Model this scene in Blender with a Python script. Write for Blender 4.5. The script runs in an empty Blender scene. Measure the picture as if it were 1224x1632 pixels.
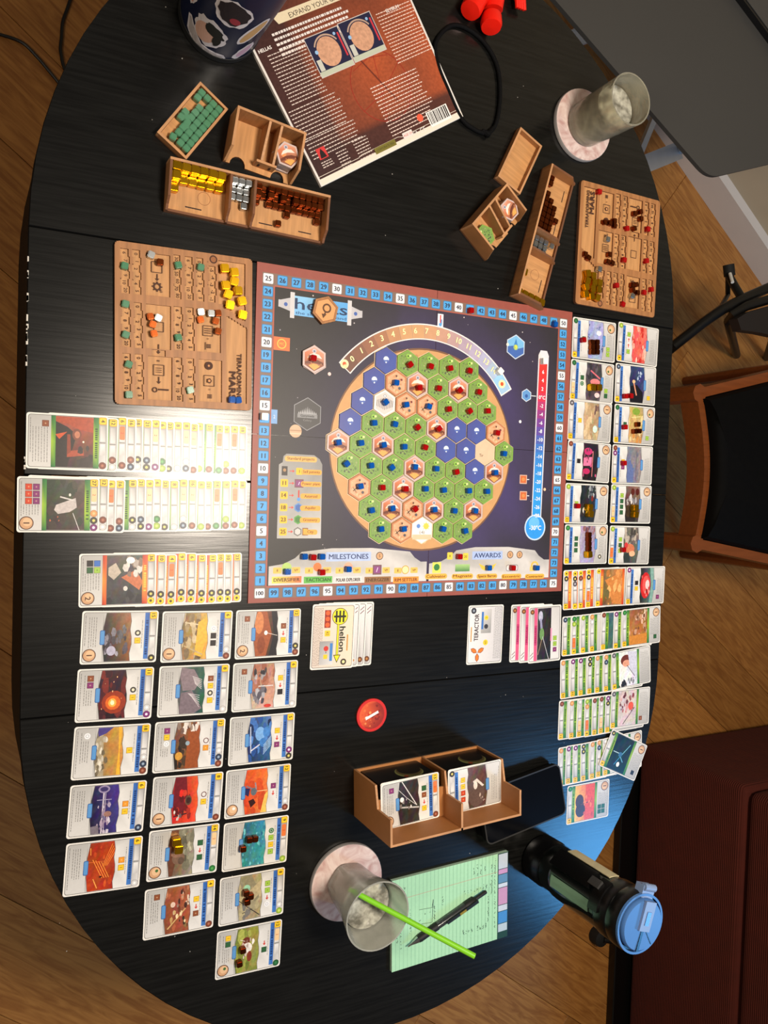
import bpy, bmesh, math, random
import numpy as np
from mathutils import Vector, Matrix, Euler

# ------------------------------------------------------------------ camera, world, lights
TZ = 0.75                                    # height of the table top above the floor
sc = bpy.context.scene
COL = bpy.context.collection
R3 = ((0.88776577, 0.03269218, 0.45913306), (-0.01333856, 0.99888285, -0.04533357), (-0.46010219, 0.03412141, 0.88721007))
CAM = Vector((-0.32784, -0.27483, 1.00344)); FPX = 1302.725
Rm = Matrix(R3)
cd = bpy.data.cameras.new('camera'); cam = bpy.data.objects.new('camera', cd); COL.objects.link(cam)
cd.sensor_fit = 'VERTICAL'; cd.sensor_height = 24.0; cd.lens = 24.0 * FPX / 1632.0
cd.clip_start = 0.02
cam.matrix_world = Matrix.Translation(CAM + Vector((0, 0, TZ))) @ Rm.transposed().to_4x4()
sc.camera = cam
sc.view_settings.view_transform = 'Standard'; sc.view_settings.look = 'None'
sc.view_settings.exposure = 0.0; sc.view_settings.gamma = 1.0; sc.view_settings.use_curve_mapping = False
w = bpy.data.worlds.new('room_air'); sc.world = w; w.use_nodes = True
w.node_tree.nodes['Background'].inputs[0].default_value = (1.0, 0.86, 0.72, 1)
w.node_tree.nodes['Background'].inputs[1].default_value = 0.11

def lamp(name, loc, target, size, power, col, shape='DISK'):
    ld = bpy.data.lights.new(name, 'AREA'); ld.shape = shape; ld.size = size; ld.energy = power; ld.color = col
    o = bpy.data.objects.new(name, ld); COL.objects.link(o)
    o.location = (loc[0], loc[1], loc[2] + TZ)
    d = Vector(target) - Vector(loc); o.rotation_euler = d.to_track_quat('-Z', 'Y').to_euler()
    return o
lamp('ceiling_lamp', (0.36, -0.23, 1.62), (0.36, -0.23, 0), 0.40, 33, (1.0, 0.88, 0.74))
lamp('ceiling_lamp_far', (-1.5, -0.6, 1.6), (0.4, -0.3, -0.3), 0.5, 12, (1.0, 0.84, 0.66))
lamp('window_daylight', (2.16, -1.86, 1.62), (0.6, -0.85, 0), 0.50, 19, (0.12, 0.47, 1.0), 'SQUARE')

# ------------------------------------------------------------------ helpers
def P(u, v, z=0.0):
    """table-space point that the photograph shows at pixel (u, v), at height z above the table top"""
    d = Rm.transposed() @ Vector(((u - 612) / FPX, -(v - 816) / FPX, -1.0))
    return CAM + d * ((z - CAM.z) / d.z)
def lin(c):
    r = []
    for x in c[:3]:
        x = x / 255.0
        r.append(x / 12.92 if x <= 0.04045 else ((x + 0.055) / 1.055) ** 2.4)
    return tuple(r) + (1.0,)
def mixc(a, b, t): return tuple(a[i] * (1 - t) + b[i] * t for i in range(3))
def rot2(p, a): return (p[0] * math.cos(a) - p[1] * math.sin(a), p[0] * math.sin(a) + p[1] * math.cos(a))
MATS = {}
def mat(name, col, rough=0.5, metal=0.0, var=0.12, scale=30.0, stretch=(1, 1, 1), bump=0.0, trans=0.0, ior=1.45, coat=0.0, vcol=False, col2=None, rnd=0.0, wave=0.0, alpha=1.0, spec=0.5, bdist=0.001, dist=0.0):
    if name in MATS: return MATS[name]
    m = bpy.data.materials.new(name); m.use_nodes = True; nt = m.node_tree; N = nt.nodes; K = nt.links
    b = N['Principled BSDF']
    b.inputs['Roughness'].default_value = rough; b.inputs['Metallic'].default_value = metal
    b.inputs['Transmission Weight'].default_value = trans; b.inputs['IOR'].default_value = ior
    b.inputs['Coat Weight'].default_value = coat; b.inputs['Alpha'].default_value = alpha
    b.inputs['Specular IOR Level'].default_value = spec
    tc = N.new('ShaderNodeTexCoord'); mp = N.new('ShaderNodeMapping'); mp.inputs['Scale'].default_value = stretch
    K.new(tc.outputs['Object'], mp.inputs['Vector'])
    nz = N.new('ShaderNodeTexNoise'); nz.inputs['Scale'].default_value = scale; nz.inputs['Detail'].default_value = 5; nz.inputs['Distortion'].default_value = dist
    K.new(mp.outputs[0], nz.inputs['Vector'])
    mx = N.new('ShaderNodeMix'); mx.data_type = 'RGBA'; mx.blend_type = 'MIX'
    K.new(nz.outputs['Fac'], mx.inputs[0])
    if vcol:
        at = N.new('ShaderNodeAttribute'); at.attribute_name = 'Col'
        def scl(f):
            q = N.new('ShaderNodeVectorMath'); q.operation = 'SCALE'; q.inputs['Scale'].default_value = f
            K.new(at.outputs['Color'], q.inputs[0]); return q.outputs[0]
        K.new(scl(1 - var), mx.inputs[6]); K.new(scl(1 + var), mx.inputs[7])
    else:
        c = lin(col); c2 = lin(col2) if col2 else None
        mx.inputs[6].default_value = tuple(x * (1 - var) for x in c[:3]) + (1,)
        mx.inputs[7].default_value = c2 if c2 else tuple(min(1, x * (1 + var)) for x in c[:3]) + (1,)
    out = mx.outputs[2]
    if col2 or bump:
        rp = N.new('ShaderNodeValToRGB'); rp.color_ramp.elements[0].position = 0.36; rp.color_ramp.elements[1].position = 0.66
        K.new(nz.outputs['Fac'], rp.inputs[0]); K.new(rp.outputs[0], mx.inputs[0])
    if rnd:
        oi = N.new('ShaderNodeObjectInfo'); mr = N.new('ShaderNodeMapRange')
        mr.inputs['To Min'].default_value = 1 - rnd; mr.inputs['To Max'].default_value = 1 + rnd
        K.new(oi.outputs['Random'], mr.inputs[0])
        q = N.new('ShaderNodeVectorMath'); q.operation = 'SCALE'; K.new(out, q.inputs[0]); K.new(mr.outputs[0], q.inputs['Scale']); out = q.outputs[0]
        ad = N.new('ShaderNodeVectorMath'); ad.operation = 'ADD'; cm = N.new('ShaderNodeVectorMath'); cm.operation = 'SCALE'
        cm.inputs[0].default_value = (3.1, 7.7, 5.3)
        mu = N.new('ShaderNodeMath'); mu.operation = 'MULTIPLY'; mu.inputs[1].default_value = 9; K.new(oi.outputs['Random'], mu.inputs[0])
        K.new(mu.outputs[0], cm.inputs['Scale']); K.new(tc.outputs['Object'], ad.inputs[0]); K.new(cm.outputs[0], ad.inputs[1]); K.new(ad.outputs[0], mp.inputs['Vector'])
    K.new(out, b.inputs['Base Color'])
    if bump or wave:
        bp = N.new('ShaderNodeBump'); bp.inputs['Strength'].default_value = bump or wave; bp.inputs['Distance'].default_value = bdist
        if wave:
            wv = N.new('ShaderNodeTexWave'); wv.inputs['Scale'].default_value = 55; wv.bands_direction = 'Z'; wv.inputs['Distortion'].default_value = 0.4
            K.new(tc.outputs['Object'], wv.inputs['Vector']); K.new(wv.outputs['Fac'], bp.inputs['Height'])
        else: K.new(nz.outputs['Fac'], bp.inputs['Height'])
        K.new(bp.outputs[0], b.inputs['Normal'])
    MATS[name] = m
    return m

PRINT = mat('glossy_print', None, 0.34, vcol=True, var=0.05, scale=300)
ART = mat('printed_picture', None, 0.34, vcol=True, var=0.42, scale=260)
BOARDP = mat('board_print', None, 0.46, vcol=True, var=0.10, scale=120)
MATTE = mat('matte_ink', None, 0.7, vcol=True, var=0.06, scale=200)
BIRCH = mat('birch_plywood', (164, 112, 66), 0.55, var=0.16, scale=14, stretch=(14, 1.2, 1.2), bump=0.08, bdist=0.0004)
BIRCHL = mat('birch_plywood_pale', (192, 140, 88), 0.55, var=0.14, scale=14, stretch=(14, 1.2, 1.2), bump=0.08, bdist=0.0004)
BURNT = mat('burnt_plywood_edge', (112, 70, 42), 0.7, var=0.45, scale=18, stretch=(1, 1, 60))
PLYEDGE = mat('plywood_edge', (186, 136, 92), 0.6, var=0.4, scale=40, stretch=(1, 1, 40))
SLOT = mat('dark_slot', (42, 24, 14), 0.9)
WHITEP = mat('card_stock', (236, 232, 224), 0.36, var=0.02)

_tc = {}
def glyphs(s):
    if s in _tc: return _tc[s]
    cu = bpy.data.curves.new('t', 'FONT'); cu.body = s; cu.size = 1.0; cu.resolution_u = 2; cu.align_x = 'CENTER'; cu.align_y = 'CENTER'
    o = bpy.data.objects.new('t', cu); me = bpy.data.meshes.new_from_object(o)
    vs = [(v.co.x, v.co.y) for v in me.vertices]; fs = [tuple(p.vertices) for p in me.polygons]
    if vs:
        cx = (min(v[0] for v in vs) + max(v[0] for v in vs)) / 2; cy = (min(v[1] for v in vs) + max(v[1] for v in vs)) / 2
        vs = [(x - cx, y - cy) for x, y in vs]
    # make faces look up
    out = []
    for f in fs:
        a = sum(vs[f[i]][0] * vs[f[(i + 1) % len(f)]][1] - vs[f[(i + 1) % len(f)]][0] * vs[f[i]][1] for i in range(len(f)))
        out.append(f if a > 0 else tuple(reversed(f)))
    bpy.data.objects.remove(o); bpy.data.meshes.remove(me); bpy.data.curves.remove(cu)
    _tc[s] = (vs, out); return _tc[s]

class MB:
    """collects shapes; k scales units (0.001 = mm)"""
    def __init__(s, k=1.0, dz=0.00001): s.v = []; s.f = []; s.c = []; s.m = []; s.k = k; s.dz = dz; s.z = 0.0
    def add(s, vs, fs, col=(255, 255, 255), mi=0):
        n = len(s.v); s.v += [(x * s.k, y * s.k, z * s.k) for x, y, z in vs]
        percorner = isinstance(col, list)
        for f in fs:
            s.f.append(tuple(i + n for i in f)); s.m.append(mi)
            s.c.append([lin(col[i]) for i in f] if percorner else lin(col))
        return s
    def box(s, x0, x1, y0, y1, z0, z1, col=(255, 255, 255), mi=0, emi=None, M=None):
        vs = [(x, y, z) for z in (z0, z1) for y in (y0, y1) for x in (x0, x1)]
        if M is not None: vs = [tuple(M @ Vector(p)) for p in vs]
        fs = [(0, 2, 3, 1), (4, 5, 7, 6), (0, 1, 5, 4), (2, 6, 7, 3), (0, 4, 6, 2), (1, 3, 7, 5)]
        if emi is None: return s.add(vs, fs, col, mi)
        dims = (abs(z1 - z0), abs(y1 - y0), abs(x1 - x0)); t = dims.index(min(dims))
        for j, f in enumerate(fs): s.add(vs, [f], col, mi if j // 2 == t else emi)
        return s
    def prism(s, poly, z0, z1, col=(255, 255, 255), mi=0, smi=None):
        n = len(poly)
        s.add([(x, y, z1) for x, y in poly], [tuple(range(n))], col, mi)
        s.add([(x, y, z0) for x, y in poly], [tuple(range(n - 1, -1, -1))], col, mi)
        s.add([(x, y, z0) for x, y in poly] + [(x, y, z1) for x, y in poly], [(i, (i + 1) % n, n + (i + 1) % n, n + i) for i in range(n)], col, mi if smi is None else smi)
        return s
    def flat(s, poly, col, mi=0, lift=True):
        if lift: s.z += s.dz / s.k
        a = sum(poly[i][0] * poly[(i + 1) % len(poly)][1] - poly[(i + 1) % len(poly)][0] * poly[i][1] for i in range(len(poly)))
        if a < 0:
            poly = poly[::-1]
            if isinstance(col, list): col = col[::-1]
        return s.add([(x, y, s.z) for x, y in poly], [tuple(range(len(poly)))], col, mi)
    def rect(s, x0, x1, y0, y1, col, mi=0, lift=True): return s.flat([(x0, y0), (x1, y0), (x1, y1), (x0, y1)], col, mi, lift)
    def disc(s, cx, cy, r, col, mi=0, n=16, ry=None, a0=0):
        ry = ry or r
        return s.flat([(cx + r * math.cos(a0 + 2 * math.pi * i / n), cy + ry * math.sin(a0 + 2 * math.pi * i / n)) for i in range(n)], col, mi)
    def rr(s, x0, x1, y0, y1, r, col, mi=0): return s.flat(rrect(x0, x1, y0, y1, r), col, mi)
    def line(s, x0, y0, x1, y1, wd, col, mi=0, lift=True):
        d = math.hypot(x1 - x0, y1 - y0) or 1e-9; nx, ny = -(y1 - y0) / d * wd / 2, (x1 - x0) / d * wd / 2
        return s.flat([(x0 + nx, y0 + ny), (x0 - nx, y0 - ny), (x1 - nx, y1 - ny), (x1 + nx, y1 + ny)], col, mi, lift)
    def poly(s, pts, wd, col, mi=0):
        s.z += s.dz / s.k
        for a, b in zip(pts, pts[1:]): s.line(a[0], a[1], b[0], b[1], wd, col, mi, lift=False)
        return s
    def ring(s, cx, cy, r0, r1, col, n=20, a0=0.0, a1=2 * math.pi, mi=0, col1=None):
        s.z += s.dz / s.k
        for i in range(n):
            t0 = a0 + (a1 - a0) * i / n; t1 = a0 + (a1 - a0) * (i + 1) / n
            c = mixc(col, col1, (i + .5) / n) if col1 else col
            s.flat([(cx + r0 * math.cos(t0), cy + r0 * math.sin(t0)), (cx + r1 * math.cos(t0), cy + r1 * math.sin(t0)), (cx + r1 * math.cos(t1), cy + r1 * math.sin(t1)), (cx + r0 * math.cos(t1), cy + r0 * math.sin(t1))], c, mi, lift=False)
        return s
    def text(s, t, cx, cy, size, col, rot=0.0, mi=0, width=None, bold=0.0):
        vs, fs = glyphs(t)
        if not vs: return s
        s.z += s.dz / s.k
        sx = size
        if width:
            ww = max(v[0] for v in vs) - min(v[0] for v in vs); sx = width / max(ww, 1e-6)
        offs = [(0, 0)] if not bold else [(-bold, 0), (bold, 0), (0, bold)]
        for ox, oy in offs:
            pts = [rot2((x * sx + ox, y * size + oy), rot) for x, y in vs]
            s.add([(cx + x, cy + y, s.z) for x, y in pts], fs, col, mi)
            s.z += s.dz / s.k * .3
        return s
    def lathe(s, prof, n=32, col=(255, 255, 255), mi=0, cx=0, cy=0, close=False):
        m = len(prof)
        vs = [(cx + r * math.cos(2 * math.pi * i / n), cy + r * math.sin(2 * math.pi * i / n), z) for r, z in prof for i in range(n)]
        fs = [(j * n + i, j * n + (i + 1) % n, (j + 1) * n + (i + 1) % n, (j + 1) * n + i) for j in range(m - 1) for i in range(n)]
        if close: fs += [((m - 1) * n + i, (m - 1) * n + (i + 1) % n, (i + 1) % n, i) for i in range(n)]
        return s.add(vs, fs, col, mi)
    def tube(s, pts, r, n=10, col=(255, 255, 255), mi=0, closed=False, cap=True):
        pts = [Vector(p) for p in pts]; m = len(pts); vs = []; rs = r if isinstance(r, (list, tuple)) else [r] * m
        up = None
        for i, p in enumerate(pts):
            a = pts[(i - 1) % m] if (closed or i) else p; b = pts[(i + 1) % m] if (closed or i < m - 1) else p
            t = (b - a).normalized()
            if up is None: up = t.orthogonal().normalized()
            up = (up - t * up.dot(t)).normalized(); sd = t.cross(up)
            for j in range(n):
                q = p + (up * math.cos(2 * math.pi * j / n) + sd * math.sin(2 * math.pi * j / n)) * rs[i]; vs.append(tuple(q))
        fs = [(i * n + j, i * n + (j + 1) % n, ((i + 1) % m) * n + (j + 1) % n, ((i + 1) % m) * n + j) for i in range(m if closed else m - 1) for j in range(n)]
        if not closed and cap: fs += [tuple(range(n - 1, -1, -1)), tuple((m - 1) * n + j for j in range(n))]
        return s.add(vs, fs, col, mi)
    def build(s, name, mats, parent=None, loc=(0, 0, 0), rot=0.0, smooth=False, abs_=False):
        me = bpy.data.meshes.new(name); me.from_pydata(s.v, [], s.f)
        for m in (mats if isinstance(mats, (list, tuple)) else [mats]): me.materials.append(m)
        me.polygons.foreach_set('material_index', s.m)
        ca = me.color_attributes.new('Col', 'FLOAT_COLOR', 'CORNER')
        flatc = []
        for f, c in zip(s.f, s.c):
            if isinstance(c, list):
                for q in c: flatc += q
            else: flatc += c * len(f)
        ca.data.foreach_set('color', flatc)
        if smooth: me.polygons.foreach_set('use_smooth', [True] * len(s.f))
        me.update()
        o = bpy.data.objects.new(name, me); COL.objects.link(o)
        if parent: o.parent = parent; o.location = loc
        else: o.location = (loc[0], loc[1], loc[2] + TZ)
        o.rotation_euler = rot if isinstance(rot, (tuple, list)) else (0, 0, rot)
        if smooth:
            try: me.set_sharp_from_angle(angle=math.radians(40))
            except Exception: pass
        return o
def rrect(x0, x1, y0, y1, r, n=4):
    out = []
    for cx, cy, a in ((x1 - r, y1 - r, 0), (x0 + r, y1 - r, 90), (x0 + r, y0 + r, 180), (x1 - r, y0 + r, 270)):
        for i in range(n + 1):
            t = math.radians(a + 90 * i / n); out.append((cx + r * math.cos(t), cy + r * math.sin(t)))
    return out
def hexpts(r, a0=90): return [(r * math.cos(math.radians(a0 + 60 * i)), r * math.sin(math.radians(a0 + 60 * i))) for i in range(6)]
def tag(o, label=None, cat=None, group=None, kind=None):
    for k, v in (('label', label), ('category', cat), ('group', group), ('kind', kind)):
        if v: o[k] = v
    return o
def empty(name, loc, rot=0.0):
    o = bpy.data.objects.new(name, None); COL.objects.link(o); o.location = (loc[0], loc[1], loc[2] + TZ); o.rotation_euler = (0, 0, rot); o.empty_display_size = 0.02
    return o
def dup(o, parent=None):
    c = o.copy(); COL.objects.link(c)
    if parent: c.parent = parent
    for ch in list(o.children): dup(ch, c)
    return c
ORD = ['first', 'second', 'third', 'fourth', 'fifth', 'sixth', 'seventh', 'eighth', 'ninth', 'tenth', 'eleventh', 'twelfth', 'thirteenth', 'fourteenth', 'fifteenth', 'sixteenth', 'seventeenth', 'eighteenth', 'nineteenth']
rng = random.Random(7)
def J(a): return rng.uniform(-a, a)
def frame4(tl, tr, br, bl, z):
    a, b, c, d = [P(q[0], q[1], z) for q in (tl, tr, br, bl)]
    ce = (a + b + c + d) / 4; dx = (b + c - a - d) / 2
    dy = (a + b - c - d) / 2
    return ce, math.atan2(dx.y, dx.x), dx.length, dy.length

# ------------------------------------------------------------------ the room
FZ = -0.75
WD = Vector((0.791, -0.612, 0)).normalized(); WN = Vector((WD.y, -WD.x, 0)) * -1     # along the wall / out of the room
WA = math.atan2(WD.y, WD.x); W0 = Vector((1.5795, 0.642, 0))
fm = MB(); fm.box(-3.2, 3.2, -3.0, 3.0, -0.05, -0.0151)
floor = fm.build('floor', mat('floor_underlay', (60, 38, 22), 0.9), loc=(W0.x + WN.x * -3.0 + WD.x * 0.6, W0.y + WN.y * -3.0 + WD.y * 0.6, FZ), rot=WA)
tag(floor, kind='structure')
OAK = mat('oak_laminate', (204, 142, 72), 0.45, var=0.22, scale=6, stretch=(1.1, 9, 1), col2=(150, 96, 44), dist=2.2, rnd=0.18, bump=0.05)
pm = {}
def plank_mesh(L):
    b = MB(); g = 0.0005
    vs = [(0, g, -.015), (L, g, -.015), (L, .192 - g, -.015), (0, .192 - g, -.015), (g, g, -.001), (L - g, g, -.001), (L - g, .192 - g, -.001), (g, .192 - g, -.001),
          (2.5 * g, 2.5 * g, 0), (L - 2.5 * g, 2.5 * g, 0), (L - 2.5 * g, .192 - 2.5 * g, 0), (2.5 * g, .192 - 2.5 * g, 0)]
    b.add(vs, [(8, 9, 10, 11), (4, 5, 9, 8), (5, 6, 10, 9), (6, 7, 11, 10), (7, 4, 8, 11), (0, 1, 5, 4), (1, 2, 6, 5), (2, 3, 7, 6), (3, 0, 4, 7)])
    return b
src = None
for r in range(31):
    y = 2.99 - 0.192 * (r + 1); x = -3.2 - (r * 0.47) % 1.28
    while x < 3.2:
        if x > -3.3:
            if src is None: src = plank_mesh(1.28).build('floor_plank', OAK, floor); o = src
            else: o = src.copy(); COL.objects.link(o)
            o.location = (x, y, 0)
        x += 1.28
wb = MB(); wb.box(-3, 3.4, 0.0, 0.12, 0, 2.45)
wallr = wb.build('wall_right', mat('painted_wall', (196, 184, 158), 0.8, var=0.04, scale=8, bump=0.03), loc=(W0.x, W0.y, FZ), rot=WA); tag(wallr, kind='structure')
bb = MB(); bb.box(-3, 3.4, -0.018, 0, 0, 0.09); bb.add([(-3, -.018, .09), (3.4, -.018, .09), (3.4, 0, .1), (-3, 0, .1)], [(0, 1, 2, 3)])
tag(bb.build('baseboard_right', mat('gloss_white_paint', (215, 208, 200), 0.35, var=0.03), loc=(W0.x - WN.x * .0, W0.y - WN.y * .0, FZ), rot=WA), kind='structure')

# ------------------------------------------------------------------ dining table
TBL = mat('black_painted_wood', (15, 15, 14), 0.225, var=0.45, scale=9, stretch=(1.3, 26, 6), bump=0.22, bdist=0.0004, coat=0.0, spec=0.55)
TSIDE = mat('black_table_edge', (7, 7, 7), 0.75, var=0.2, scale=20, spec=0.15)
table = empty('dining_table', (0.2305, -0.2775, -0.75)); tag(table, 'large black painted oval dining table with leaf seams, covered in the card game', 'table')
TR, TXC = 0.4955, 0.0
def arc(cy, a0, a1, r=TR, n=40): return [(r * math.cos(math.radians(a0 + (a1 - a0) * i / n)), cy + r * math.sin(math.radians(a0 + (a1 - a0) * i / n))) for i in range(n + 1)]
def section(poly):
    b = MB(); n = len(poly); e = 0.0018
    cx = sum(p[0] for p in poly) / n; cy = sum(p[1] for p in poly) / n
    def ins(d): return [(x - math.copysign(min(d, abs(x)), x), y - math.copysign(d, y - cy)) for x, y in poly]
    lv = [(poly, -.028), (poly, -.0016), (ins(.0010), 0.0)]
    vs = [(x, y, z) for pl, z in lv for x, y in pl]
    fs = [(j * n + i, j * n + (i + 1) % n, (j + 1) * n + (i + 1) % n, (j + 1) * n + i) for j in range(2) for i in range(n)]
    b.add(vs, fs, mi=1); b.add([(x, y, 0) for x, y in ins(.0010)], [tuple(range(n))], mi=0); b.add([(x, y, -.028) for x, y in poly], [tuple(range(n - 1, -1, -1))], mi=1)
    return b
g = 0.0005
secs = [arc(0.2775, 0, 180) , [(-TR, 0.2775 - g), (-TR, g), (TR, g), (TR, 0.2775 - g)], [(-TR, -g), (-TR, -0.2785 + g), (TR, -0.2785 + g), (TR, -g)], arc(-0.2785, 180, 360)]
for k, pl in enumerate(secs): section(pl).build('tabletop_section' if k in (0, 3) else 'table_leaf', [TBL, TSIDE], table, loc=(0, 0, 0.75))
ap = MB(); out = arc(0.2775, 0, 180, TR - .0015) + arc(-0.2785, 180, 360, TR - .0015); inn = [(x * .94, y * .955) for x, y in out]; n = len(out)
ap.add([(x, y, -.20) for x, y in out] + [(x, y, -.0285) for x, y in out] + [(x, y, -.20) for x, y in inn] + [(x, y, -.0285) for x, y in inn],
       [(i, (i + 1) % n, n + (i + 1) % n, n + i) for i in range(n)] + [(2 * n + (i + 1) % n, 2 * n + i, 3 * n + i, 3 * n + (i + 1) % n) for i in range(n)] + [((i + 1) % n, i, 2 * n + i, 2 * n + (i + 1) % n) for i in range(n)])
ap.build('apron', TSIDE, table, loc=(0, 0, .75))
for sx in (-1, 1):
    for sy in (-1, 1):
        b = MB(); b.lathe([(.0, 0), (.018, 0), (.02, .01), (.026, .3), (.034, .6), (.036, .665), (0, .665)], 16)
        b.build('leg', TSIDE, table, loc=(sx * .27, sy * .42, 0), smooth=True)
ch = MB()
for i in range(26):
    yy = rng.choice([P(36, q, 0).y for q in (415, 436, 470, 475, 500, 505, 512, 518, 524, 530, 536, 542, 548, 573, 730, 742)]) + .2775 + J(.003)
    wd, hh = rng.uniform(.0006, .0022), rng.uniform(.001, .004)
    ch.box(-TR - .0002, -TR + wd, yy - hh, yy + hh, -.002, .0002)
tag(ch.build('chipped_paint', mat('bare_white_undercoat', (214, 208, 198), 0.8), table, loc=(0, 0, .75)), 'white undercoat showing through chips on the table edge', kind='stuff')
dm = MB(dz=0)
for i in range(70):
    x, y = rng.uniform(-.46, .45), rng.uniform(-.6, .65); s_ = rng.uniform(.0003, .0009); dm.z = 0.00008
    dm.flat([(x + s_ * math.cos(k * 1.26 + i) * rng.uniform(.6, 1.3), y + s_ * math.sin(k * 1.26 + i)) for k in range(5)], (150, 145, 138))
tag(dm.build('dust_specks', MATTE, table, loc=(0, 0, .75)), 'pale dust specks and crumbs on the black table top', kind='stuff')

# ------------------------------------------------------------------ chairs, stand, sofa, side table, cables
CW = mat('teak_wood', (126, 66, 28), 0.4, var=0.3, scale=8, stretch=(2, 16, 16))
LEATHER = mat('black_leather', (5, 4, 3), 0.8, spec=0.12, var=0.2, scale=60, bump=0.1)
def bar(b, a, c, wd, th, mi=0):
    a = Vector(a); c = Vector(c); t = (c - a).normalized(); u = Vector((0, 0, 1)) if abs(t.z) < .9 else Vector((1, 0, 0))
    sd = t.cross(u).normalized(); up = sd.cross(t)
    vs = [tuple(p + sd * (i * wd / 2) + up * (j * th / 2)) for p in (a, c) for i, j in ((-1, -1), (1, -1), (1, 1), (-1, 1))]
    b.add(vs, [(3, 2, 1, 0), (4, 5, 6, 7), (0, 1, 5, 4), (1, 2, 6, 5), (2, 3, 7, 6), (3, 0, 4, 7)], mi=mi)
sz = -0.30
fl, fr_ = P(1112, 627, sz), P(1108, 866, sz); rl, rr_ = P(1224, 600, sz), P(1224, 891, sz)
dl = (rl - fl).normalized(); dr = (rr_ - fr_).normalized(); RL = fl + dl * .44; RR = fr_ + dr * .44
chair = empty('dining_chair', ((fl.x + RL.x) / 2, (fl.y + fr_.y) / 2, FZ)); tag(chair, 'teak dining chair with black leather seat pushed towards the table edge', 'chair')
co = Vector(((fl.x + RL.x) / 2, (fl.y + fr_.y) / 2, FZ))
for nm, a, c in (('side_rail', fl, RL), ('side_rail', fr_, RR), ('rear_rail', RL, RR)):
    b = MB(); bar(b, a - co + Vector((0, 0, -.02)), c - co + Vector((0, 0, -.02)), .022, .05); b.build(nm, CW, chair)
b = MB(); mid = (fl + fr_) / 2 + Vector((.028, 0, 0)); pts = []
for i in range(13):
    t = i / 12; q = fl * (1 - t) + fr_ * t + Vector((.028, 0, 0)) * math.sin(math.pi * t); pts.append(q - co)
for a, c in zip(pts, pts[1:]): bar(b, a + Vector((0, 0, -.02)), c + Vector((0, 0, -.02)), .018, .05)
b.build('front_rail', CW, chair)
for q in (fl, fr_):
    b = MB(); b.tube([q - co + Vector((0, 0, .006)), Vector((q.x - co.x, q.y - co.y, .3)), Vector((q.x - co.x, q.y - co.y, 0))], [.021, .019, .015], 8); b.build('leg', CW, chair)
for q in (RL, RR):
    b = MB(); b.tube([Vector((q.x - co.x + .04, q.y - co.y, .92)), Vector((q.x - co.x, q.y - co.y, .45)), Vector((q.x - co.x + .02, q.y - co.y, 0))], [.012, .018, .014], 8); b.build('leg', CW, chair)
b = MB(); outl = [p + co for p in pts]
op = [(p.x + .010, p.y) for p in outl]; op[0] = (op[0][0], op[0][1] - .012); op[-1] = (op[-1][0], op[-1][1] + .012)
op = [(p[0] - co.x, p[1] - co.y) for p in op] + [(RR.x - co.x - .012, RR.y - co.y + .014), (RL.x - co.x - .012, RL.y - co.y - .014)]
n = len(op); cxx = sum(p[0] for p in op) / n; cyy = sum(p[1] for p in op) / n
lv = [(1, .43), (1, .462), (.97, .474), (.8, .482), (.4, .486)]
vs = [(cxx + (x - cxx) * f, cyy + (y - cyy) * f, z) for f, z in lv for x, y in op]
b.add(vs, [(j * n + (i + 1) % n, j * n + i, (j + 1) * n + i, (j + 1) * n + (i + 1) % n) for j in range(4) for i in range(n)] + [tuple(4 * n + n - 1 - i for i in range(n))])
b.build('seat', LEATHER, chair, smooth=True)
b = MB(); bar(b, Vector((RL.x - co.x + .03, RL.y - co.y, .8)), Vector((RR.x - co.x + .03, RR.y - co.y, .8)), .02, .2); b.build('backrest', LEATHER, chair)

BK = mat('black_tube', (12, 12, 12), 0.35, var=0.2); BR_ = mat('black_rubber', (16, 17, 17), 0.75)
fold = empty('folding_chair', (1.35, .22, FZ)); tag(fold, 'black tube folding chair with dark seat on the floor beyond the table', 'chair')
fo = Vector((1.35, .22, FZ))
def tb(nm, pts, r, m=BK, n=10):
    b = MB(); b.tube([p - fo for p in pts], r, n); return b.build(nm, m, fold, smooth=True)
tb('long_tube', [P(1060, 563, -.45), P(1073, 552, -.42), P(1120, 515, -.40), P(1150, 494, -.38), P(1183, 477, -.38), P(1240, 452, -.38)], .0125)
tb('foot_tube', [P(1162, 440, -.42), P(1172, 458, -.40), P(1184, 478, -.38)], .010)
tb('foot_tube', [P(1160, 444, -.45), P(1160, 470, -.47), P(1146, 494, -.42)], .006)
tb('rubber_foot', [P(1161, 422, -.42), P(1163, 440, -.42)], .0135, BR_)
tb('front_leg', [P(1224, 478, -.36), P(1190, 488, -.36), P(1168, 500, -.37), P(1161, 512, -.40), P(1166, 535, -.55), P(1174, 566, -.74)], .0115)
tb('rear_leg', [P(1250, 470, -.36), P(1235, 530, -.55), P(1222, 570, -.742)], .0115)
tag(tb('white_label', [P(1163.5, 436, -.405), P(1167.5, 450, -.39)], .004, mat('white_sticker', (215, 215, 210), 0.6)), 'small white label on the foot tube')
b = MB(); sp = [P(1164, 510, -.36), P(1180, 500, -.36), P(1224, 488, -.36), P(1262, 484, -.36), P(1262, 545, -.36), P(1200, 532, -.36), P(1170, 528, -.36)]
b.prism([(p.x - fo.x, p.y - fo.y) for p in sp][::-1], .385, .41); b.build('seat', mat('dark_brown_vinyl', (30, 24, 22), 0.5), fold)

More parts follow.
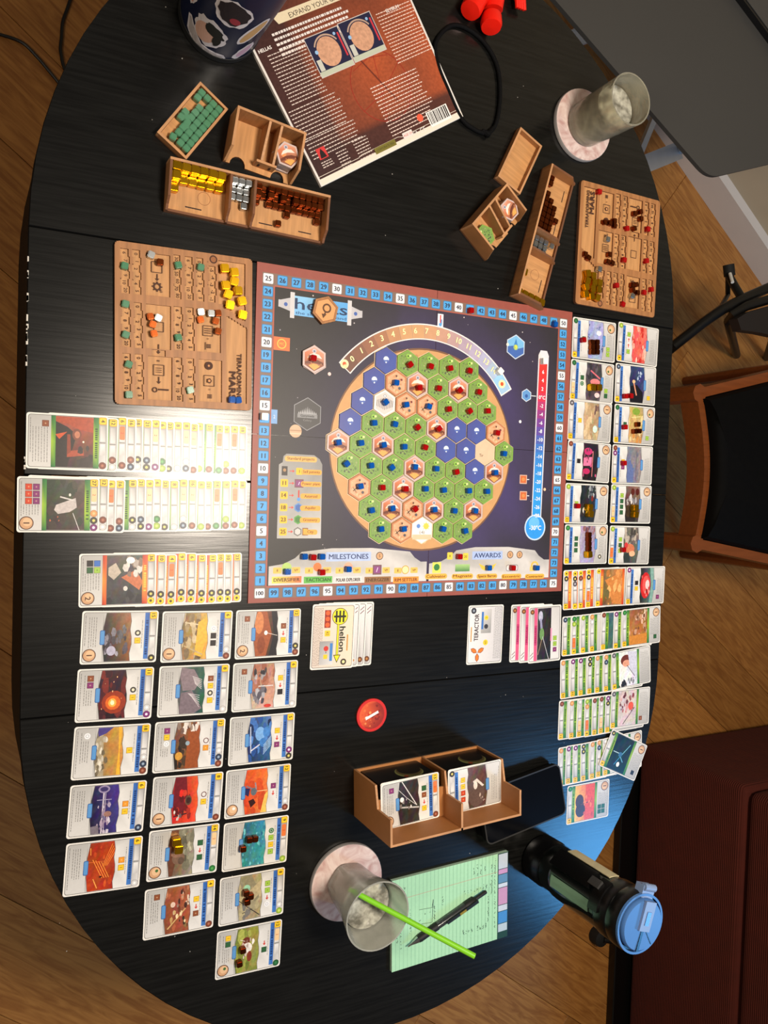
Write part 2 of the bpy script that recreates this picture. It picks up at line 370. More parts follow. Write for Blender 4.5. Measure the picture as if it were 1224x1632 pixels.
SOFA = mat('rust_corduroy', (80, 24, 9), 0.9, var=0.25, scale=25, wave=0.7, bdist=0.003)
sofa = empty('sofa', (1.42, -1.0, FZ)); tag(sofa, 'rust orange corduroy sofa with a black plinth beside the table', 'sofa')
def cbox(nm, x0, x1, y0, y1, z0, z1, m, par, bv=.02):
    bm = bmesh.new(); bmesh.ops.create_cube(bm, size=1)
    for v in bm.verts: v.co = Vector((x0 if v.co.x < 0 else x1, y0 if v.co.y < 0 else y1, z0 if v.co.z < 0 else z1))
    bmesh.ops.bevel(bm, geom=bm.edges[:], offset=bv, segments=3, profile=.6, affect='EDGES')
    me = bpy.data.meshes.new(nm); bm.to_mesh(me); bm.free(); me.materials.append(m); me.polygons.foreach_set('use_smooth', [True] * len(me.polygons))
    me.color_attributes.new('Col', 'FLOAT_COLOR', 'CORNER')
    o = bpy.data.objects.new(nm, me); COL.objects.link(o); o.parent = par; return o
cbox('base_frame', 0.0, .9, -1.9, 0, .03, .385, SOFA, sofa)
cbox('armrest', 0.006, .24, -1.9, -.01, .39, .66, SOFA, sofa, .03)
cbox('seat_cushion', .25, .9, -1.9, -.25, .39, .5, SOFA, sofa, .03)
cbox('backrest', .25, .9, -.24, -.01, .39, .85, SOFA, sofa, .03)
cbox('plinth', -.055, .88, -1.88, -.03, 0, .028, mat('black_lacquer', (8, 8, 8), 0.3), sofa, .004)

wq = P(968, 1502, -.70); cast = empty('furniture_foot', (wq.x, wq.y, FZ)); tag(cast, 'black round adjustable foot on the floor below the black tumbler', 'furniture foot')
b = MB(); b.lathe([(0, 0), (.024, 0), (.026, .006), (.024, .03), (.012, .036), (0, .036)], 20); b.build('pad', BR_, cast, smooth=True)
b = MB(); b.tube([(0, 0, .034), (.03, -.004, .045), (.075, -.012, .05)], .009, 10); b.build('stem', BK, cast, smooth=True)
b = MB(); b.tube([(.075, -.012, .05), (.085, -.014, .05)], .006, 10); b.build('bolt', mat('steel', (150, 150, 150), 0.3, 1.0), cast, smooth=True)

GT = mat('grey_laminate', (58, 57, 55), 0.55, var=0.04, scale=6)
a_, c_, e_ = P(885, 0, -.02), P(1130, 284, -.02), P(1224, 262, -.02)
d1 = (a_ - c_).normalized(); d2 = (e_ - c_).normalized()
side = empty('side_table', (c_.x + .3, c_.y + .3, FZ)); so = Vector((c_.x + .3, c_.y + .3, FZ))
tag(side, 'grey rounded side table standing against the wall beyond the glass', 'table')
cr = .028; cp = []
p0 = c_ + d1 * cr; p1 = c_ + d2 * cr
for i in range(7):
    t = i / 6; q = p0 * (1 - t) ** 2 + c_ * (2 * t * (1 - t)) + p1 * t ** 2; cp.append(q)
poly = [c_ + d1 * .75] + cp + [c_ + d2 * .30, c_ + d2 * .42 + Vector((-.02, .25, 0)), c_ + d1 * .75 + Vector((.35, .42, 0))]
b = MB(); b.prism([(p.x - so.x, p.y - so.y) for p in poly], .722, .73); b.build('table_top', GT, side)
GS = mat('grey_steel_leg', (196, 198, 200), 0.35, 0.3, var=0.1)
for a, c, wd in (((1012, 268, -.50), (1082, 240, -.50), .042), ((1012, 262, -.45), (1044, 184, -.45), .014), ((890, 72, -.35), (960, 44, -.35), .034)):
    b = MB(); bar(b, P(*a) - so, P(*c) - so, wd, .012); b.build('leg_brace', GS, side)
for q in ((1082, 240, -.5), (960, 44, -.35)):
    p = P(*q) - so; b = MB(); b.tube([(p.x - .07, p.y + .09, .722), (p.x, p.y, .25), (p.x + .01, p.y - .01, 0)], .012, 10); b.build('leg', GS, side, smooth=True)
lp = c_ + d2 * .1 + Vector((.10, .19, 0))
lap = empty('laptop', (P(1262, -10, 0).x + .05, P(1262, -10, 0).y + .05, -.02), math.atan2(d1.y, d1.x)); tag(lap, 'black laptop edge on the grey side table at the upper right', 'laptop')
b = MB(); b.prism(rrect(-.16, .16, -.06, .16, .01), 0.0005, .012); b.build('base', mat('black_plastic', (14, 14, 15), 0.3), lap)
b = MB(); b.prism(rrect(-.155, .155, -.035, .155, .008), .0121, .0132); b.build('keyboard_deck', mat('dark_grey_aluminium', (80, 80, 80), 0.35, .5), lap)

CAB = mat('black_cable', (10, 9, 9), 0.4)
def smoothpath(pts, n=6):
    out = []; m = len(pts)
    for i in range(m - 1):
        p0, p1, p2, p3 = [Vector(pts[max(0, min(m - 1, j))]) for j in (i - 1, i, i + 1, i + 2)]
        for k in range(n):
            t = k / n; out.append(.5 * ((2 * p1) + (p2 - p0) * t + (2 * p0 - 5 * p1 + 4 * p2 - p3) * t * t + (3 * p1 - p0 - 3 * p2 + p3) * t ** 3))
    return out + [Vector(pts[-1])]
for lab, q in (('thin black cable on the floor entering at the top edge', [(118, -20), (108, 12), (100, 35), (98, 60), (97, 85), (110, 120), (160, 150)]), ('thin black cable curving over the floor at the left edge', [(-40, 45), (0, 55), (35, 68), (60, 92), (82, 118), (110, 150), (160, 190)])):
    b = MB(); b.tube(smoothpath([P(u, v, FZ + .005) for u, v in q]), .0032, 8); tag(b.build('floor_cable', CAB, smooth=True), lab, 'cable')

# ------------------------------------------------------------------ cubes
def cube_mesh(sz_, bv, m, name):
    bm = bmesh.new(); bmesh.ops.create_cube(bm, size=sz_); bmesh.ops.bevel(bm, geom=bm.edges[:], offset=bv, segments=2, affect='EDGES')
    me = bpy.data.meshes.new(name); bm.to_mesh(me); bm.free(); me.materials.append(m); me.polygons.foreach_set('use_smooth', [True] * len(me.polygons))
    try: me.set_sharp_from_angle(angle=math.radians(25))
    except Exception: pass
    return me
CM = {
 'red': cube_mesh(.0078, .0008, mat('clear_red_acrylic', (200, 10, 16), 0.12, trans=0.45, var=0.05), 'red_cube'),
 'blue': cube_mesh(.0078, .0008, mat('clear_blue_acrylic', (8, 92, 186), 0.12, trans=0.25, var=0.05), 'blue_cube'),
 'green': cube_mesh(.0080, .0008, mat('clear_green_acrylic', (96, 156, 118), 0.2, trans=0.3, var=0.2), 'green_cube'),
 'white': cube_mesh(.0088, .0005, mat('white_plastic', (246, 244, 238), 0.35, var=0.01), 'white_cube'),
 'gold': cube_mesh(.0105, .0011, mat('gold_plating', (226, 172, 30), 0.24, 1.0, var=0.1), 'gold_cube'),
 'silver': cube_mesh(.0080, .0009, mat('silver_plating', (190, 194, 196), 0.26, 1.0, var=0.06), 'silver_cube'),
 'copper': cube_mesh(.0078, .0009, mat('copper_plating', (130, 62, 28), 0.24, 1.0, var=0.1), 'copper_cube')}
CS = {'red': .0078, 'blue': .0078, 'green': .008, 'white': .0088, 'gold': .0105, 'silver': .008, 'copper': .0078}
CNAME = {'red': 'player_cube', 'blue': 'player_cube', 'green': 'marker_cube', 'white': 'marker_cube', 'gold': 'resource_cube', 'silver': 'resource_cube', 'copper': 'resource_cube'}
CDESC = {'red': 'translucent red cube', 'blue': 'translucent blue cube', 'green': 'translucent green cube', 'white': 'plain white cube', 'gold': 'shiny large gold cube', 'silver': 'shiny silver cube', 'copper': 'shiny copper cube'}
def cube(col, x, y, z, label, group, rot=None):
    o = bpy.data.objects.new(CNAME[col], CM[col]); COL.objects.link(o)
    o.location = (x, y, z + CS[col] / 2 + TZ + .00005); o.rotation_euler = (J(.035), J(.035), J(.35) if rot is None else rot)
    return tag(o, label, 'cube', group)
def cubepx(col, u, v, z, label, group, rot=None):
    p = P(u, v, z + CS[col] / 2); return cube(col, p.x, p.y, z, label, group, rot)

# ------------------------------------------------------------------ game board
BW, BH = 0.508, 0.4328
board = empty('game_board', (0, 0, 0)); tag(board, 'square folding game board with a numbered track and a round planet map', 'game board')
bo = 0.0022
for i in range(3):
    for j in range(2):
        if i: continue
EDGE = mat('board_edge', (70, 52, 48), 0.7)
xs = [0, .2655, BW]; 
def bgcol(x, y):
    n1 = math.sin(x * 31 + 1) * math.cos(y * 27 + 2) * .5 + .5; n2 = math.sin(x * 67 + y * 43) * .5 + .5
    d = math.hypot(x - .2532, y + .2221)
    vio = max(0, 1 - abs(d - .15) / .09) * .8 + .35 * n1 * (x / BW) + .25 * n2 * (x / BW) * (1 if x > .3 else .3)
    if x < .2: vio *= .35 + x * 1.6
    return mixc((42, 39, 37), (68, 56, 104), min(1, vio * .85))
for (x0, x1, y0, y1) in ((.0, .1325, -BH, -BH / 2), (0, .1325, -BH / 2, 0), (.1325, .2650, -BH, -BH / 2), (.1325, .2650, -BH / 2, 0), (.2650, BW, -BH, -BH / 2), (.2650, BW, -BH / 2, 0)):
    if x0 == .1325: continue
    if x0 == 0: x1 = .2650
    b = MB(); gp = .0003
    b.box(x0 + gp * (x0 > 0), x1 - gp * (x1 < BW), y0 + gp * (y0 > -BH), y1 - gp * (y1 < 0), 0, bo, (150, 78, 66), 0)
    nx, ny = 22, 18; X0, X1, Y0, Y1 = max(x0 + gp, .0245), min(x1 - gp, BW - .0245), max(y0 + gp, -BH + .021), min(y1 - gp, -.0275)
    vs = []; cs = []
    for jj in range(ny + 1):
        for ii in range(nx + 1):
            x = X0 + (X1 - X0) * ii / nx; y = Y0 + (Y1 - Y0) * jj / ny; vs.append((x, y, bo + .00003)); cs.append(bgcol(x, y))
    b.add(vs, [(jj * (nx + 1) + ii, jj * (nx + 1) + ii + 1, (jj + 1) * (nx + 1) + ii + 1, (jj + 1) * (nx + 1) + ii) for jj in range(ny) for ii in range(nx)], cs, 0)
    b.build('board_panel', BOARDP, board)
# score track
tr = MB(dz=.0000006); tr.z = bo + .00004
ti, tox, toy = (.0075, BW - .0085, -BH + .0055, -.0105), 0, 0
for (x0, x1, y0, y1) in ((.0075, BW - .009, -.0265, -.0115), (.0075, BW - .009, -BH + .0055, -BH + .0195), (.0075, .0225, -BH + .0195, -.0265), (BW - .024, BW - .009, -BH + .0195, -.0265)):
    tr.rect(x0, x1, y0, y1, (128, 104, 92), 0)
for (x0, y0, x1, y1) in ((.0235, -.0272, BW - .025, -.0272), (.0235, -BH + .0206, BW - .025, -BH + .0206), (.0235, -.0272, .0235, -BH + .0206), (BW - .0255, -.0272, BW - .0255, -BH + .0206)):
    tr.line(x0, y0, x1, y1, .0016, (176, 90, 74))
tx0, tx1, ty0, ty1 = .0152, BW - .0166, -BH + .0125, -.0190
def trackpos(n):
    if n <= 25: return tx0, ty0 + (ty1 - ty0) * n / 25
    if n <= 50: return tx0 + (tx1 - tx0) * (n - 25) / 25, ty1
    if n <= 75: return tx1, ty1 + (ty0 - ty1) * (n - 50) / 25
    return tx1 + (tx0 - tx1) * (n - 75) / 25, ty0
lt = MB(dz=.0000008); lt.z = bo + .00035
for n in range(1, 101):
    x, y = trackpos(n) if n < 100 else (tx0, ty0)
    wq_ = .0068; hq = .0063
    white = n % 5 == 0
    tr.rr(x - wq_, x + wq_, y - hq, y + hq, .0016, (205, 208, 212) if white else (40, 110, 170)); tr.rr(x - wq_ + .0006, x + wq_ - .0006, y - hq + .0006, y + hq - .0006, .0014, (240, 240, 240) if white else (74, 164, 228))
    if n in (14,): continue
    lt.text(str(n), x, y, .0088 if n < 100 else .0075, (40, 46, 74), bold=.00022)
tr.build('score_track', BOARDP, board); 
# planet
pc = (.2532, -.2221); pl = MB(dz=.0000012); pl.z = bo + .00006
pl.disc(pc[0], pc[1] - .003, .1475, (120, 84, 60), 0, 72, ry=.1425)
vsn = 24
for k in range(10):
    f = 1 - k / 10
    pl.disc(pc[0], pc[1] - .003, .1455 * f, mixc((206, 156, 102), (222, 178, 130), k / 9), 0, 60, ry=.1400 * f)
for i in range(90):
    a = rng.uniform(0, 6.28); r = rng.uniform(.10, .138); pl.disc(pc[0] + r * math.cos(a), pc[1] - .003 + r * .96 * math.sin(a), rng.uniform(.001, .004), mixc((178, 118, 76), (226, 184, 136), rng.random()), 0, 7)
# empty spaces outlines
HX = lambda r, c, n: (.2532 + .0338 * (c - (n - 1) / 2) - .0001 * (r - 4), -.2221 - .0002 * c - .029 * (r - 4))
ROWN = [5, 6, 7, 8, 9, 8, 7, 6, 5]
for r in range(9):
    for c in range(ROWN[r]):
        x, y = HX(r, c, ROWN[r]); h = hexpts(.0193); pl.poly([(x + a, y + d) for a, d in h + h[:1]], .0008, (238, 214, 178))
x, y = HX(8, 2, 5); pl.flat([(x + a, y + d) for a, d in hexpts(.0186)], (246, 240, 232)); pl.rect(x - .0155, x + .0155, y - .013, y - .006, (228, 196, 160))
pl.disc(x - .006, y + .006, .0032, (96, 140, 210), 0, 10); pl.disc(x + .0065, y + .006, .0045, (250, 206, 80), 0, 10)
for k in range(8): pl.line(x + .0065, y + .006, x + .0065 + .0062 * math.cos(k * .785), y + .006 + .0062 * math.sin(k * .785), .0008, (250, 206, 80))
x, y = HX(4, 7, 9); pl.flat([(x + a, y + d) for a, d in hexpts(.0188)], (220, 190, 158)); 
lt.text('Tir', x - .006, y - .0045, .006, (120, 90, 66)); x, y = HX(8, 2, 5); lt.text('(-6)', x, y - .003, .0060, (70, 60, 56))
pl.build('planet_map', BOARDP, board)
# oxygen arc
ox = MB(dz=.000002); ox.z = bo + .00005; A0, A1 = math.radians(33), math.radians(142)
ox.ring(pc[0], pc[1], .1515, .1735, (238, 232, 228), 60, A0, A1); ox.ring(pc[0], pc[1], .1530, .1718, (160, 196, 226), 60, A0 + .012, A1 - .012, col1=(122, 82, 64))
cols = [(150, 200, 232), (168, 188, 214), (176, 176, 204), (178, 166, 190), (176, 156, 172), (186, 152, 150), (196, 150, 128), (204, 154, 116), (206, 158, 112), (204, 156, 110), (190, 138, 98), (168, 116, 84), (150, 100, 76), (132, 88, 68), (116, 78, 62)]
for k in range(15):
    t0 = math.radians(36.4 + 7.02 * k - 0); ox.ring(pc[0], pc[1], .1532, .1716, cols[k], 5, t0, t0 + math.radians(6.9))
    a = math.radians(142.6 - 6.9 * k - 7.2)
for k in range(15):
    a = math.radians(136.0 - 6.38 * k); lt.text(str(k), pc[0] + .1635 * math.cos(a), pc[1] + .1635 * math.sin(a), .0112, (246, 240, 176), rot=(a - math.pi / 2) * .75, bold=.0003)
a = math.radians(141.0); lt.text('%', pc[0] + .1635 * math.cos(a), pc[1] + .1635 * math.sin(a), .0075, (246, 240, 176), rot=.5, bold=.0002)
for u, v in ((549, 580), (800, 612)):
    q = P(u, v, bo); ox.disc(q.x, q.y, .0062, (240, 232, 176), 0, 18); ox.disc(q.x, q.y, .0030, (226, 88, 44), 0, 14)
q = P(702, 510, bo); ox.rect(q.x - .0046, q.x + .0046, q.y - .010, q.y + .0085, (240, 240, 240)); ox.rect(q.x - .001, q.x + .001, q.y - .006, q.y + .007, (214, 60, 60)); ox.rect(q.x + .001, q.x + .0028, q.y - .006, q.y + .001, (90, 160, 220)); ox.disc(q.x, q.y - .0065, .0026, (90, 160, 220), 0, 10)
ox.build('oxygen_scale', BOARDP, board)
# thermometer
th = MB(dz=.000002); th.z = bo + .00005; tx = .4558; xo = .4535
def tl_(y): return .4558 - .0022 * ((-y - .075) / .25)
th.flat([(tl_(-.066) - .0098, -.072), (tl_(-.066) - .006, -.0645), (tl_(-.066) + .006, -.0645), (tl_(-.066) + .0098, -.072), (tl_(-.31) + .0092, -.318), (tl_(-.31) - .0092, -.318)], (222, 220, 226))
tcol = [(228, 52, 44), (226, 50, 46), (226, 48, 50), (222, 46, 60), (208, 50, 84), (182, 54, 108), (150, 58, 130), (118, 62, 146), (98, 76, 160), (80, 96, 176), (64, 116, 196), (56, 130, 208), (52, 140, 218), (50, 146, 222), (48, 150, 226), (46, 152, 228), (44, 154, 230), (44, 154, 230), (44, 154, 230)]
for k in range(19):
    ya, yb = -.0775 - .01285 * k, -.0775 - .01285 * (k + 1)
    th.flat([(tl_(ya) - .0076, ya), (tl_(ya) + .0076, ya), (tl_(yb) + .0076, yb), (tl_(yb) - .0076, yb)], tcol[k])
    if k: lt.text(str(8 - 2 * k) if k != 4 else '0°C', tl_(ya) , (ya + yb) / 2, .0078, (240, 246, 250), bold=.0002)
th.disc(.4520, -.3335, .0198, (196, 216, 234), 0, 32); th.disc(.4520, -.3335, .0176, (44, 150, 232), 0, 32); th.disc(.4500, -.3270, .010, (104, 186, 242), 0, 20)
lt.text('-30°C', .4520, -.334, .0095, (226, 240, 250), bold=.0003)
th.build('thermometer_scale', BOARDP, board)
# ocean marker, small icons
ic = MB(dz=.000002); ic.z = bo + .00005
lt.build('lettering', BOARDP, board); lt = MB(dz=.0000008); lt.z = bo + .00035
def flush(name):
    global ic, lt
    o = ic.build(name, BOARDP, board)
    if lt.v: lt.build('lettering', BOARDP, o)
    ic = MB(dz=.000002); ic.z = bo + .00005; lt = MB(dz=.0000008); lt.z = bo + .00035
    return o
def hexp(u, v, r, col, mi=0):
    q = P(u, v, bo); ic.flat([(q.x + a, q.y + d) for a, d in hexpts(r)], col, mi); return q
q = hexp(822, 553, .0185, (196, 210, 226)); ic.flat([(q.x + a, q.y + d) for a, d in hexpts(.0168)], (120, 184, 228)); ic.flat([(q.x + a * .0168, q.y + d * .0168) for a, d in ((-.866, -.5), (0, -1), (.866, -.5), (.866, .05), (.3, -.12), (-.2, .1), (-.866, -.02))], (66, 104, 176))
ic.flat([(q.x, q.y + .0125), (q.x - .004, q.y + .001), (q.x - .0035, q.y - .003), (q.x, q.y - .005), (q.x + .0035, q.y - .003), (q.x + .004, q.y + .001)], (58, 128, 196)); ic.disc(q.x, q.y - .0005, .0042, (160, 190, 120), 0, 14); lt.text('9', q.x, q.y - .0005, .0085, (246, 230, 70), bold=.0003)
flush('ocean_counter_print'); q = hexp(839, 630, .0100, (206, 216, 228)); ic.flat([(q.x + a, q.y + d) for a, d in hexpts(.0086)], (96, 150, 206)); ic.disc(q.x, q.y - .001, .0028, (50, 90, 160), 0, 10); ic.line(q.x + .009, q.y, q.x + .018, q.y, .0012, (220, 226, 232))
for u, v in ((834, 764), (834, 790)):
    if ic.v and v == 790: flush('heat_bonus_mark')
    q = P(u, v, bo); ic.rr(q.x - .0068, q.x + .0068, q.y - .0068, q.y + .0068, .001, (206, 170, 152)); ic.rect(q.x - .0054, q.x + .0054, q.y - .0054, q.y + .0054, (204, 104, 54)); ic.disc(q.x, q.y, .003, (228, 140, 76), 0, 10); ic.line(q.x + .0068, q.y, q.x + .011, q.y, .0012, (220, 226, 232))
flush('heat_bonus_mark'); q = P(490, 660, bo); ic.flat([(q.x + a, q.y + d) for a, d in hexpts(.0218)], (150, 150, 154)); ic.flat([(q.x + a, q.y + d) for a, d in hexpts(.0208)], (74, 72, 72))
for k in range(-5, 6): ic.flat([(q.x + k * .0024 - .0012, q.y), (q.x + k * .0024, q.y + .010 - abs(k) * .0014), (q.x + k * .0024 + .0012, q.y)], (172, 172, 174))
ic.rect(q.x - .014, q.x + .014, q.y - .0052, q.y - .0002, (138, 138, 140)); lt.text('Ganymede', q.x, q.y - .0028, .0045, (60, 60, 62)); lt.text('Colony', q.x, q.y - .0085, .004, (150, 150, 150))
flush('moon_colony_space'); q = P(471, 687, bo); ic.disc(q.x, q.y, .0085, (206, 172, 140), 0, 24); ic.rect(q.x - .0082, q.x + .0082, q.y, q.y + .0014, (178, 138, 108)); ic.rect(q.x - .008, q.x + .008, q.y - .004, q.y - .0025, (226, 196, 166))
q = P(499, 573, bo)
for s_ in range(70):
    x, y = rng.uniform(.03, BW - .03), rng.uniform(-BH + .07, -.03)
    if math.hypot(x - pc[0], y - pc[1]) > .178: ic.disc(x, y, rng.choice([.0004, .0006, .0006, .001]), mixc((150, 146, 156), (240, 226, 220), rng.random()), 0, 6)
for u, v, c_ in ((525, 596, (244, 206, 200)), (868, 780, (246, 198, 160)), (829, 672, (240, 236, 236)), (809, 549, (232, 228, 214))): q = P(u, v, bo); ic.disc(q.x, q.y, .0024, c_, 0, 10)
q = P(449, 548, bo); ic.rect(q.x - .011, q.x + .011, q.y - .0085, q.y + .0085, (222, 112, 56)); ic.ring(q.x, q.y, .0050, .0064, (240, 190, 80), 16); lt.text('MC', q.x, q.y, .0050, (240, 190, 80))
q = P(437, 664, bo); ic.rect(q.x - .0042, q.x + .0042, q.y - .009, q.y + .009, (122, 166, 216)); lt.text('2', q.x, q.y, .006, (230, 236, 244))
tag(flush('star_field'), kind='stuff')
# title banner
q0, q1 = P(466, 486, bo), P(557, 499, bo); yb = (q0.y + q1.y) / 2
ic.rect(q0.x, q1.x, yb - .0125, yb + .0125, [(120, 184, 232), (104, 176, 232), (86, 164, 226), (150, 204, 240)])
for sx, x in ((-1, q0.x), (1, q1.x)):
    ic.rect(x - .003 , x + .003, yb - .0165, yb + .0165, (206, 204, 206)); ic.flat([(x + sx * .003, yb - .008), (x + sx * .016, yb - .0045), (x + sx * .019, yb - .004), (x + sx * .019, yb + .005), (x + sx * .016, yb + .005), (x + sx * .003, yb + .009)], (190, 188, 192)); ic.disc(x + sx * .009, yb, .0026, (70, 100, 170), 0, 10)
lt.text('hellas', (q0.x + q1.x) / 2, yb + .0025, .020, (26, 52, 92), width=.074, bold=.0003); lt.text('the sea of ice land', (q0.x + q1.x) / 2, yb - .0088, .0055, (40, 80, 130), width=.072)
flush('title_banner')
# standard projects panel
pa, pb = P(445, 724, bo), P(509, 858, bo); xa, xb = pa.x, pb.x + .001; ya, yb_ = pa.y, pb.y
ic.flat([(xa + .006, ya - .002), (xa + .010, ya + .0012), (xb - .012, ya + .001), (xb - .004, ya - .004), (xb, ya - .011), (xb + .001, yb_), (xa, yb_), (xa, ya - .013), (xa + .005, ya - .010)], [(150, 148, 145)] * 3 + [(140, 138, 136)] * 2 + [(200, 198, 194), (176, 174, 170), (166, 164, 160), (160, 158, 156)])
ic.rr((xa + xb) / 2 - .0225, (xa + xb) / 2 + .0225, ya - .0085, ya - .0015, .003, (232, 176, 96)); lt.text('Standard projects', (xa + xb) / 2, ya - .005, .0055, (96, 60, 20), width=.038)
for k, (cst, nm) in enumerate((('', 'Sell patents'), ('11', 'Power plant'), ('14', 'Asteroid'), ('18', 'Aquifer'), ('23', 'Greenery'), ('25', 'City'))):
    y = ya - .0210 - k * .0158; x = xa + .008
    if cst: ic.rr(x - .0052, x + .0052, y - .005, y + .005, .0015, (244, 190, 40)); lt.text(cst, x, y, .0075, (90, 60, 10), bold=.0002)
    else: ic.rect(x - .004, x + .004, y - .006, y + .006, (56, 48, 46)); ic.disc(x, y + .001, .0022, (170, 130, 90), 0, 10)
    ic.line(x + .0070, y, x + .0115, y, .001, (206, 70, 60)); ic.flat([(x + .0110, y - .002), (x + .0140, y), (x + .0110, y + .002)], (206, 70, 60))
    x2 = x + .0205
    if k == 0: ic.rr(x2 - .0045, x2 + .0045, y - .0045, y + .0045, .001, (244, 190, 40)); lt.text('1', x2, y, .006, (90, 60, 10))
    if k == 1: ic.rect(x2 - .0062, x2 + .0062, y - .0055, y + .0055, (120, 74, 84)); ic.rect(x2 - .0045, x2 + .0045, y - .004, y + .004, (134, 64, 120)); ic.line(x2 - .0008, y - .002, x2 + .0008, y + .002, .0009, (240, 220, 240))
    if k == 2: ic.rect(x2 - .001, x2 + .001, y - .004, y + .007, (196, 60, 50)); ic.disc(x2, y - .005, .0024, (80, 150, 220), 0, 10)
    if k in (3, 4, 5):
        ic.flat([(x2 + a, y + d) for a, d in hexpts(.0062)], ((92, 140, 200), (92, 160, 70), (120, 116, 112))[k - 3]); ic.flat([(x2 + a, y + d) for a, d in hexpts(.0044)], ((60, 100, 170), (64, 124, 52), (206, 202, 198))[k - 3])
    if k == 5: ic.rect(x2 + .0065, x2 + .0145, y - .005, y + .005, (150, 100, 50)); ic.rect(x2 + .0080, x2 + .0130, y - .0035, y + .0035, (244, 190, 40))
    xl = x + .0375 + (.001 if k == 5 else 0); ww = .0145 if k < 5 else .0098
    ic.rr(xl - ww, xl + ww, y - .0040, y + .0028, .0026, (236, 166, 64)); lt.text(nm, xl, y - .0006, .0052, (92, 56, 16))
flush('standard_projects_panel')
# milestones / awards panels
def panel(x0, x1, cl, cr_):
    yt, ym, y0 = -.3655, -.3830, -BH + .0220
    ic.flat([(x0, y0), (x1, y0), (x1, ym), (x1 - .010, ym), (x1 - .02, ym + .006), (x1 - .028, yt - .003), ((x0 + x1) / 2 + .03, yt + .0025), ((x0 + x1) / 2 - .03, yt + .0025), (x0 + .045, yt - .002), (x0 + .036, yt - .010), (x0 + .02, ym), (x0, ym - .003)],
            [(214, 210, 206), (216, 212, 208), (190, 187, 184), (176, 174, 172), (172, 170, 168), (190, 187, 184), (206, 202, 198), (194, 190, 186), (178, 176, 172), (168, 166, 162), (172, 170, 166), (192, 189, 185)])
panel(.0265, .2625, 0, 0); panel(.2665, .4815, 0, 0)
def plabel(u, v, w_, h_, t, bg, fg, bg2=None, rnd=0, size=None):
    q = P(u, v, bo); (ic.rr(q.x - w_, q.x + w_, q.y - h_, q.y + h_, h_ * .9, bg) if rnd else ic.rect(q.x - w_, q.x + w_, q.y - h_, q.y + h_, [bg, bg2 or bg, bg2 or bg, bg])); lt.text(t, q.x, q.y, size or h_ * 1.5, fg, width=w_ * 1.75, bold=.00012)
plabel(556, 887, .0335, .0062, 'MILESTONES', (178, 196, 232), (48, 62, 110), size=.0098); plabel(777, 885, .0270, .0060, 'AWARDS', (170, 190, 230), (48, 62, 110), size=.0098)
for u, t, c1, c2, fg in ((457, 'DIVERSIFIER', (222, 220, 90), (232, 110, 70), (84, 50, 20)), (507, 'TACTICIAN', (96, 178, 70), None, (34, 84, 24)), (555, 'POLAR EXPLORER', (224, 218, 214), None, (52, 48, 48)), (602, 'ENERGIZER', (150, 106, 62), None, (92, 54, 24)), (647, 'RIM SETTLER', (240, 150, 50), (238, 150, 60), (120, 58, 10))):
    plabel(u, 924, .0205, .0044, t, c1, fg, c2)
for u, t in ((695, 'Cultivator'), (737, 'Magnate'), (776, 'Space Baron'), (815, 'Eccentric'), (852, 'Contractor')): plabel(u, 918.5, .0185, .0038, t, (240, 178, 70), (120, 76, 20), rnd=1)
for u in (457, 507, 555, 602, 647):
    q = P(u, 909, bo)
    for dx in (-.013, .013): ic.rr(q.x + dx - .0058, q.x + dx + .0058, q.y - .0040, q.y + .0040, .001, (238, 190, 92)); lt.text('8' if dx < 0 else 'VP', q.x + dx, q.y, .005, (110, 76, 24))
q = P(601, 908, bo); ic.rect(q.x - .0068, q.x + .0068, q.y - .0068, q.y + .0068, (120, 80, 84)); ic.rect(q.x - .0048, q.x + .0048, q.y - .0048, q.y + .0048, (140, 70, 130)); ic.line(q.x - .001, q.y - .003, q.x + .001, q.y + .003, .001, (240, 220, 240))
q = P(646, 908, bo); ic.disc(q.x, q.y, .0062, (200, 160, 70), 0, 18); ic.disc(q.x, q.y, .0050, (244, 226, 168), 0, 18)
q = P(457, 905, bo); ic.disc(q.x, q.y, .007, (176, 206, 110), 0, 14); q = P(508, 906, bo); ic.disc(q.x - .002, q.y + .002, .006, (232, 120, 60), 0, 10); q = P(555, 904, bo); ic.disc(q.x, q.y, .0068, (236, 170, 140), 0, 14)
q = P(696, 904, bo); ic.rect(q.x - .0072, q.x + .0072, q.y - .0085, q.y + .0072, (220, 220, 96)); ic.disc(q.x, q.y, .005, (52, 124, 60), 0, 10)
q = P(737, 905, bo); ic.rect(q.x - .0125, q.x + .0125, q.y - .0052, q.y + .0052, [(70, 130, 70), (70, 130, 70), (170, 206, 130), (170, 206, 130)])
q = P(777, 903, bo); ic.flat([(q.x - .016, q.y + .005), (q.x - .004, q.y), (q.x - .004, q.y - .006), (q.x - .010, q.y - .004)], (236, 196, 74)); ic.flat([(q.x + .016, q.y + .005), (q.x + .004, q.y), (q.x + .004, q.y - .006), (q.x + .010, q.y - .004)], (236, 196, 74))
q = P(816, 905, bo); ic.rr(q.x - .011, q.x + .011, q.y - .005, q.y + .005, .003, (150, 146, 146)); ic.rr(q.x - .0098, q.x + .0098, q.y - .0038, q.y + .0038, .0025, (226, 222, 222))
q = P(852, 902, bo); ic.ring(q.x, q.y, .0045, .0075, (234, 190, 90), 16); ic.rect(q.x - .009, q.x - .001, q.y - .008, q.y - .001, (234, 200, 110))
for u, v in ((605, 886), (813, 884), (828, 884)): q = P(u, v, bo); ic.disc(q.x, q.y, .0056, (92, 60, 44), 0, 18); ic.disc(q.x, q.y, .0046, (208, 162, 118), 0, 18); lt.text('5' if u != 828 else '2', q.x, q.y, .006, (110, 70, 44))
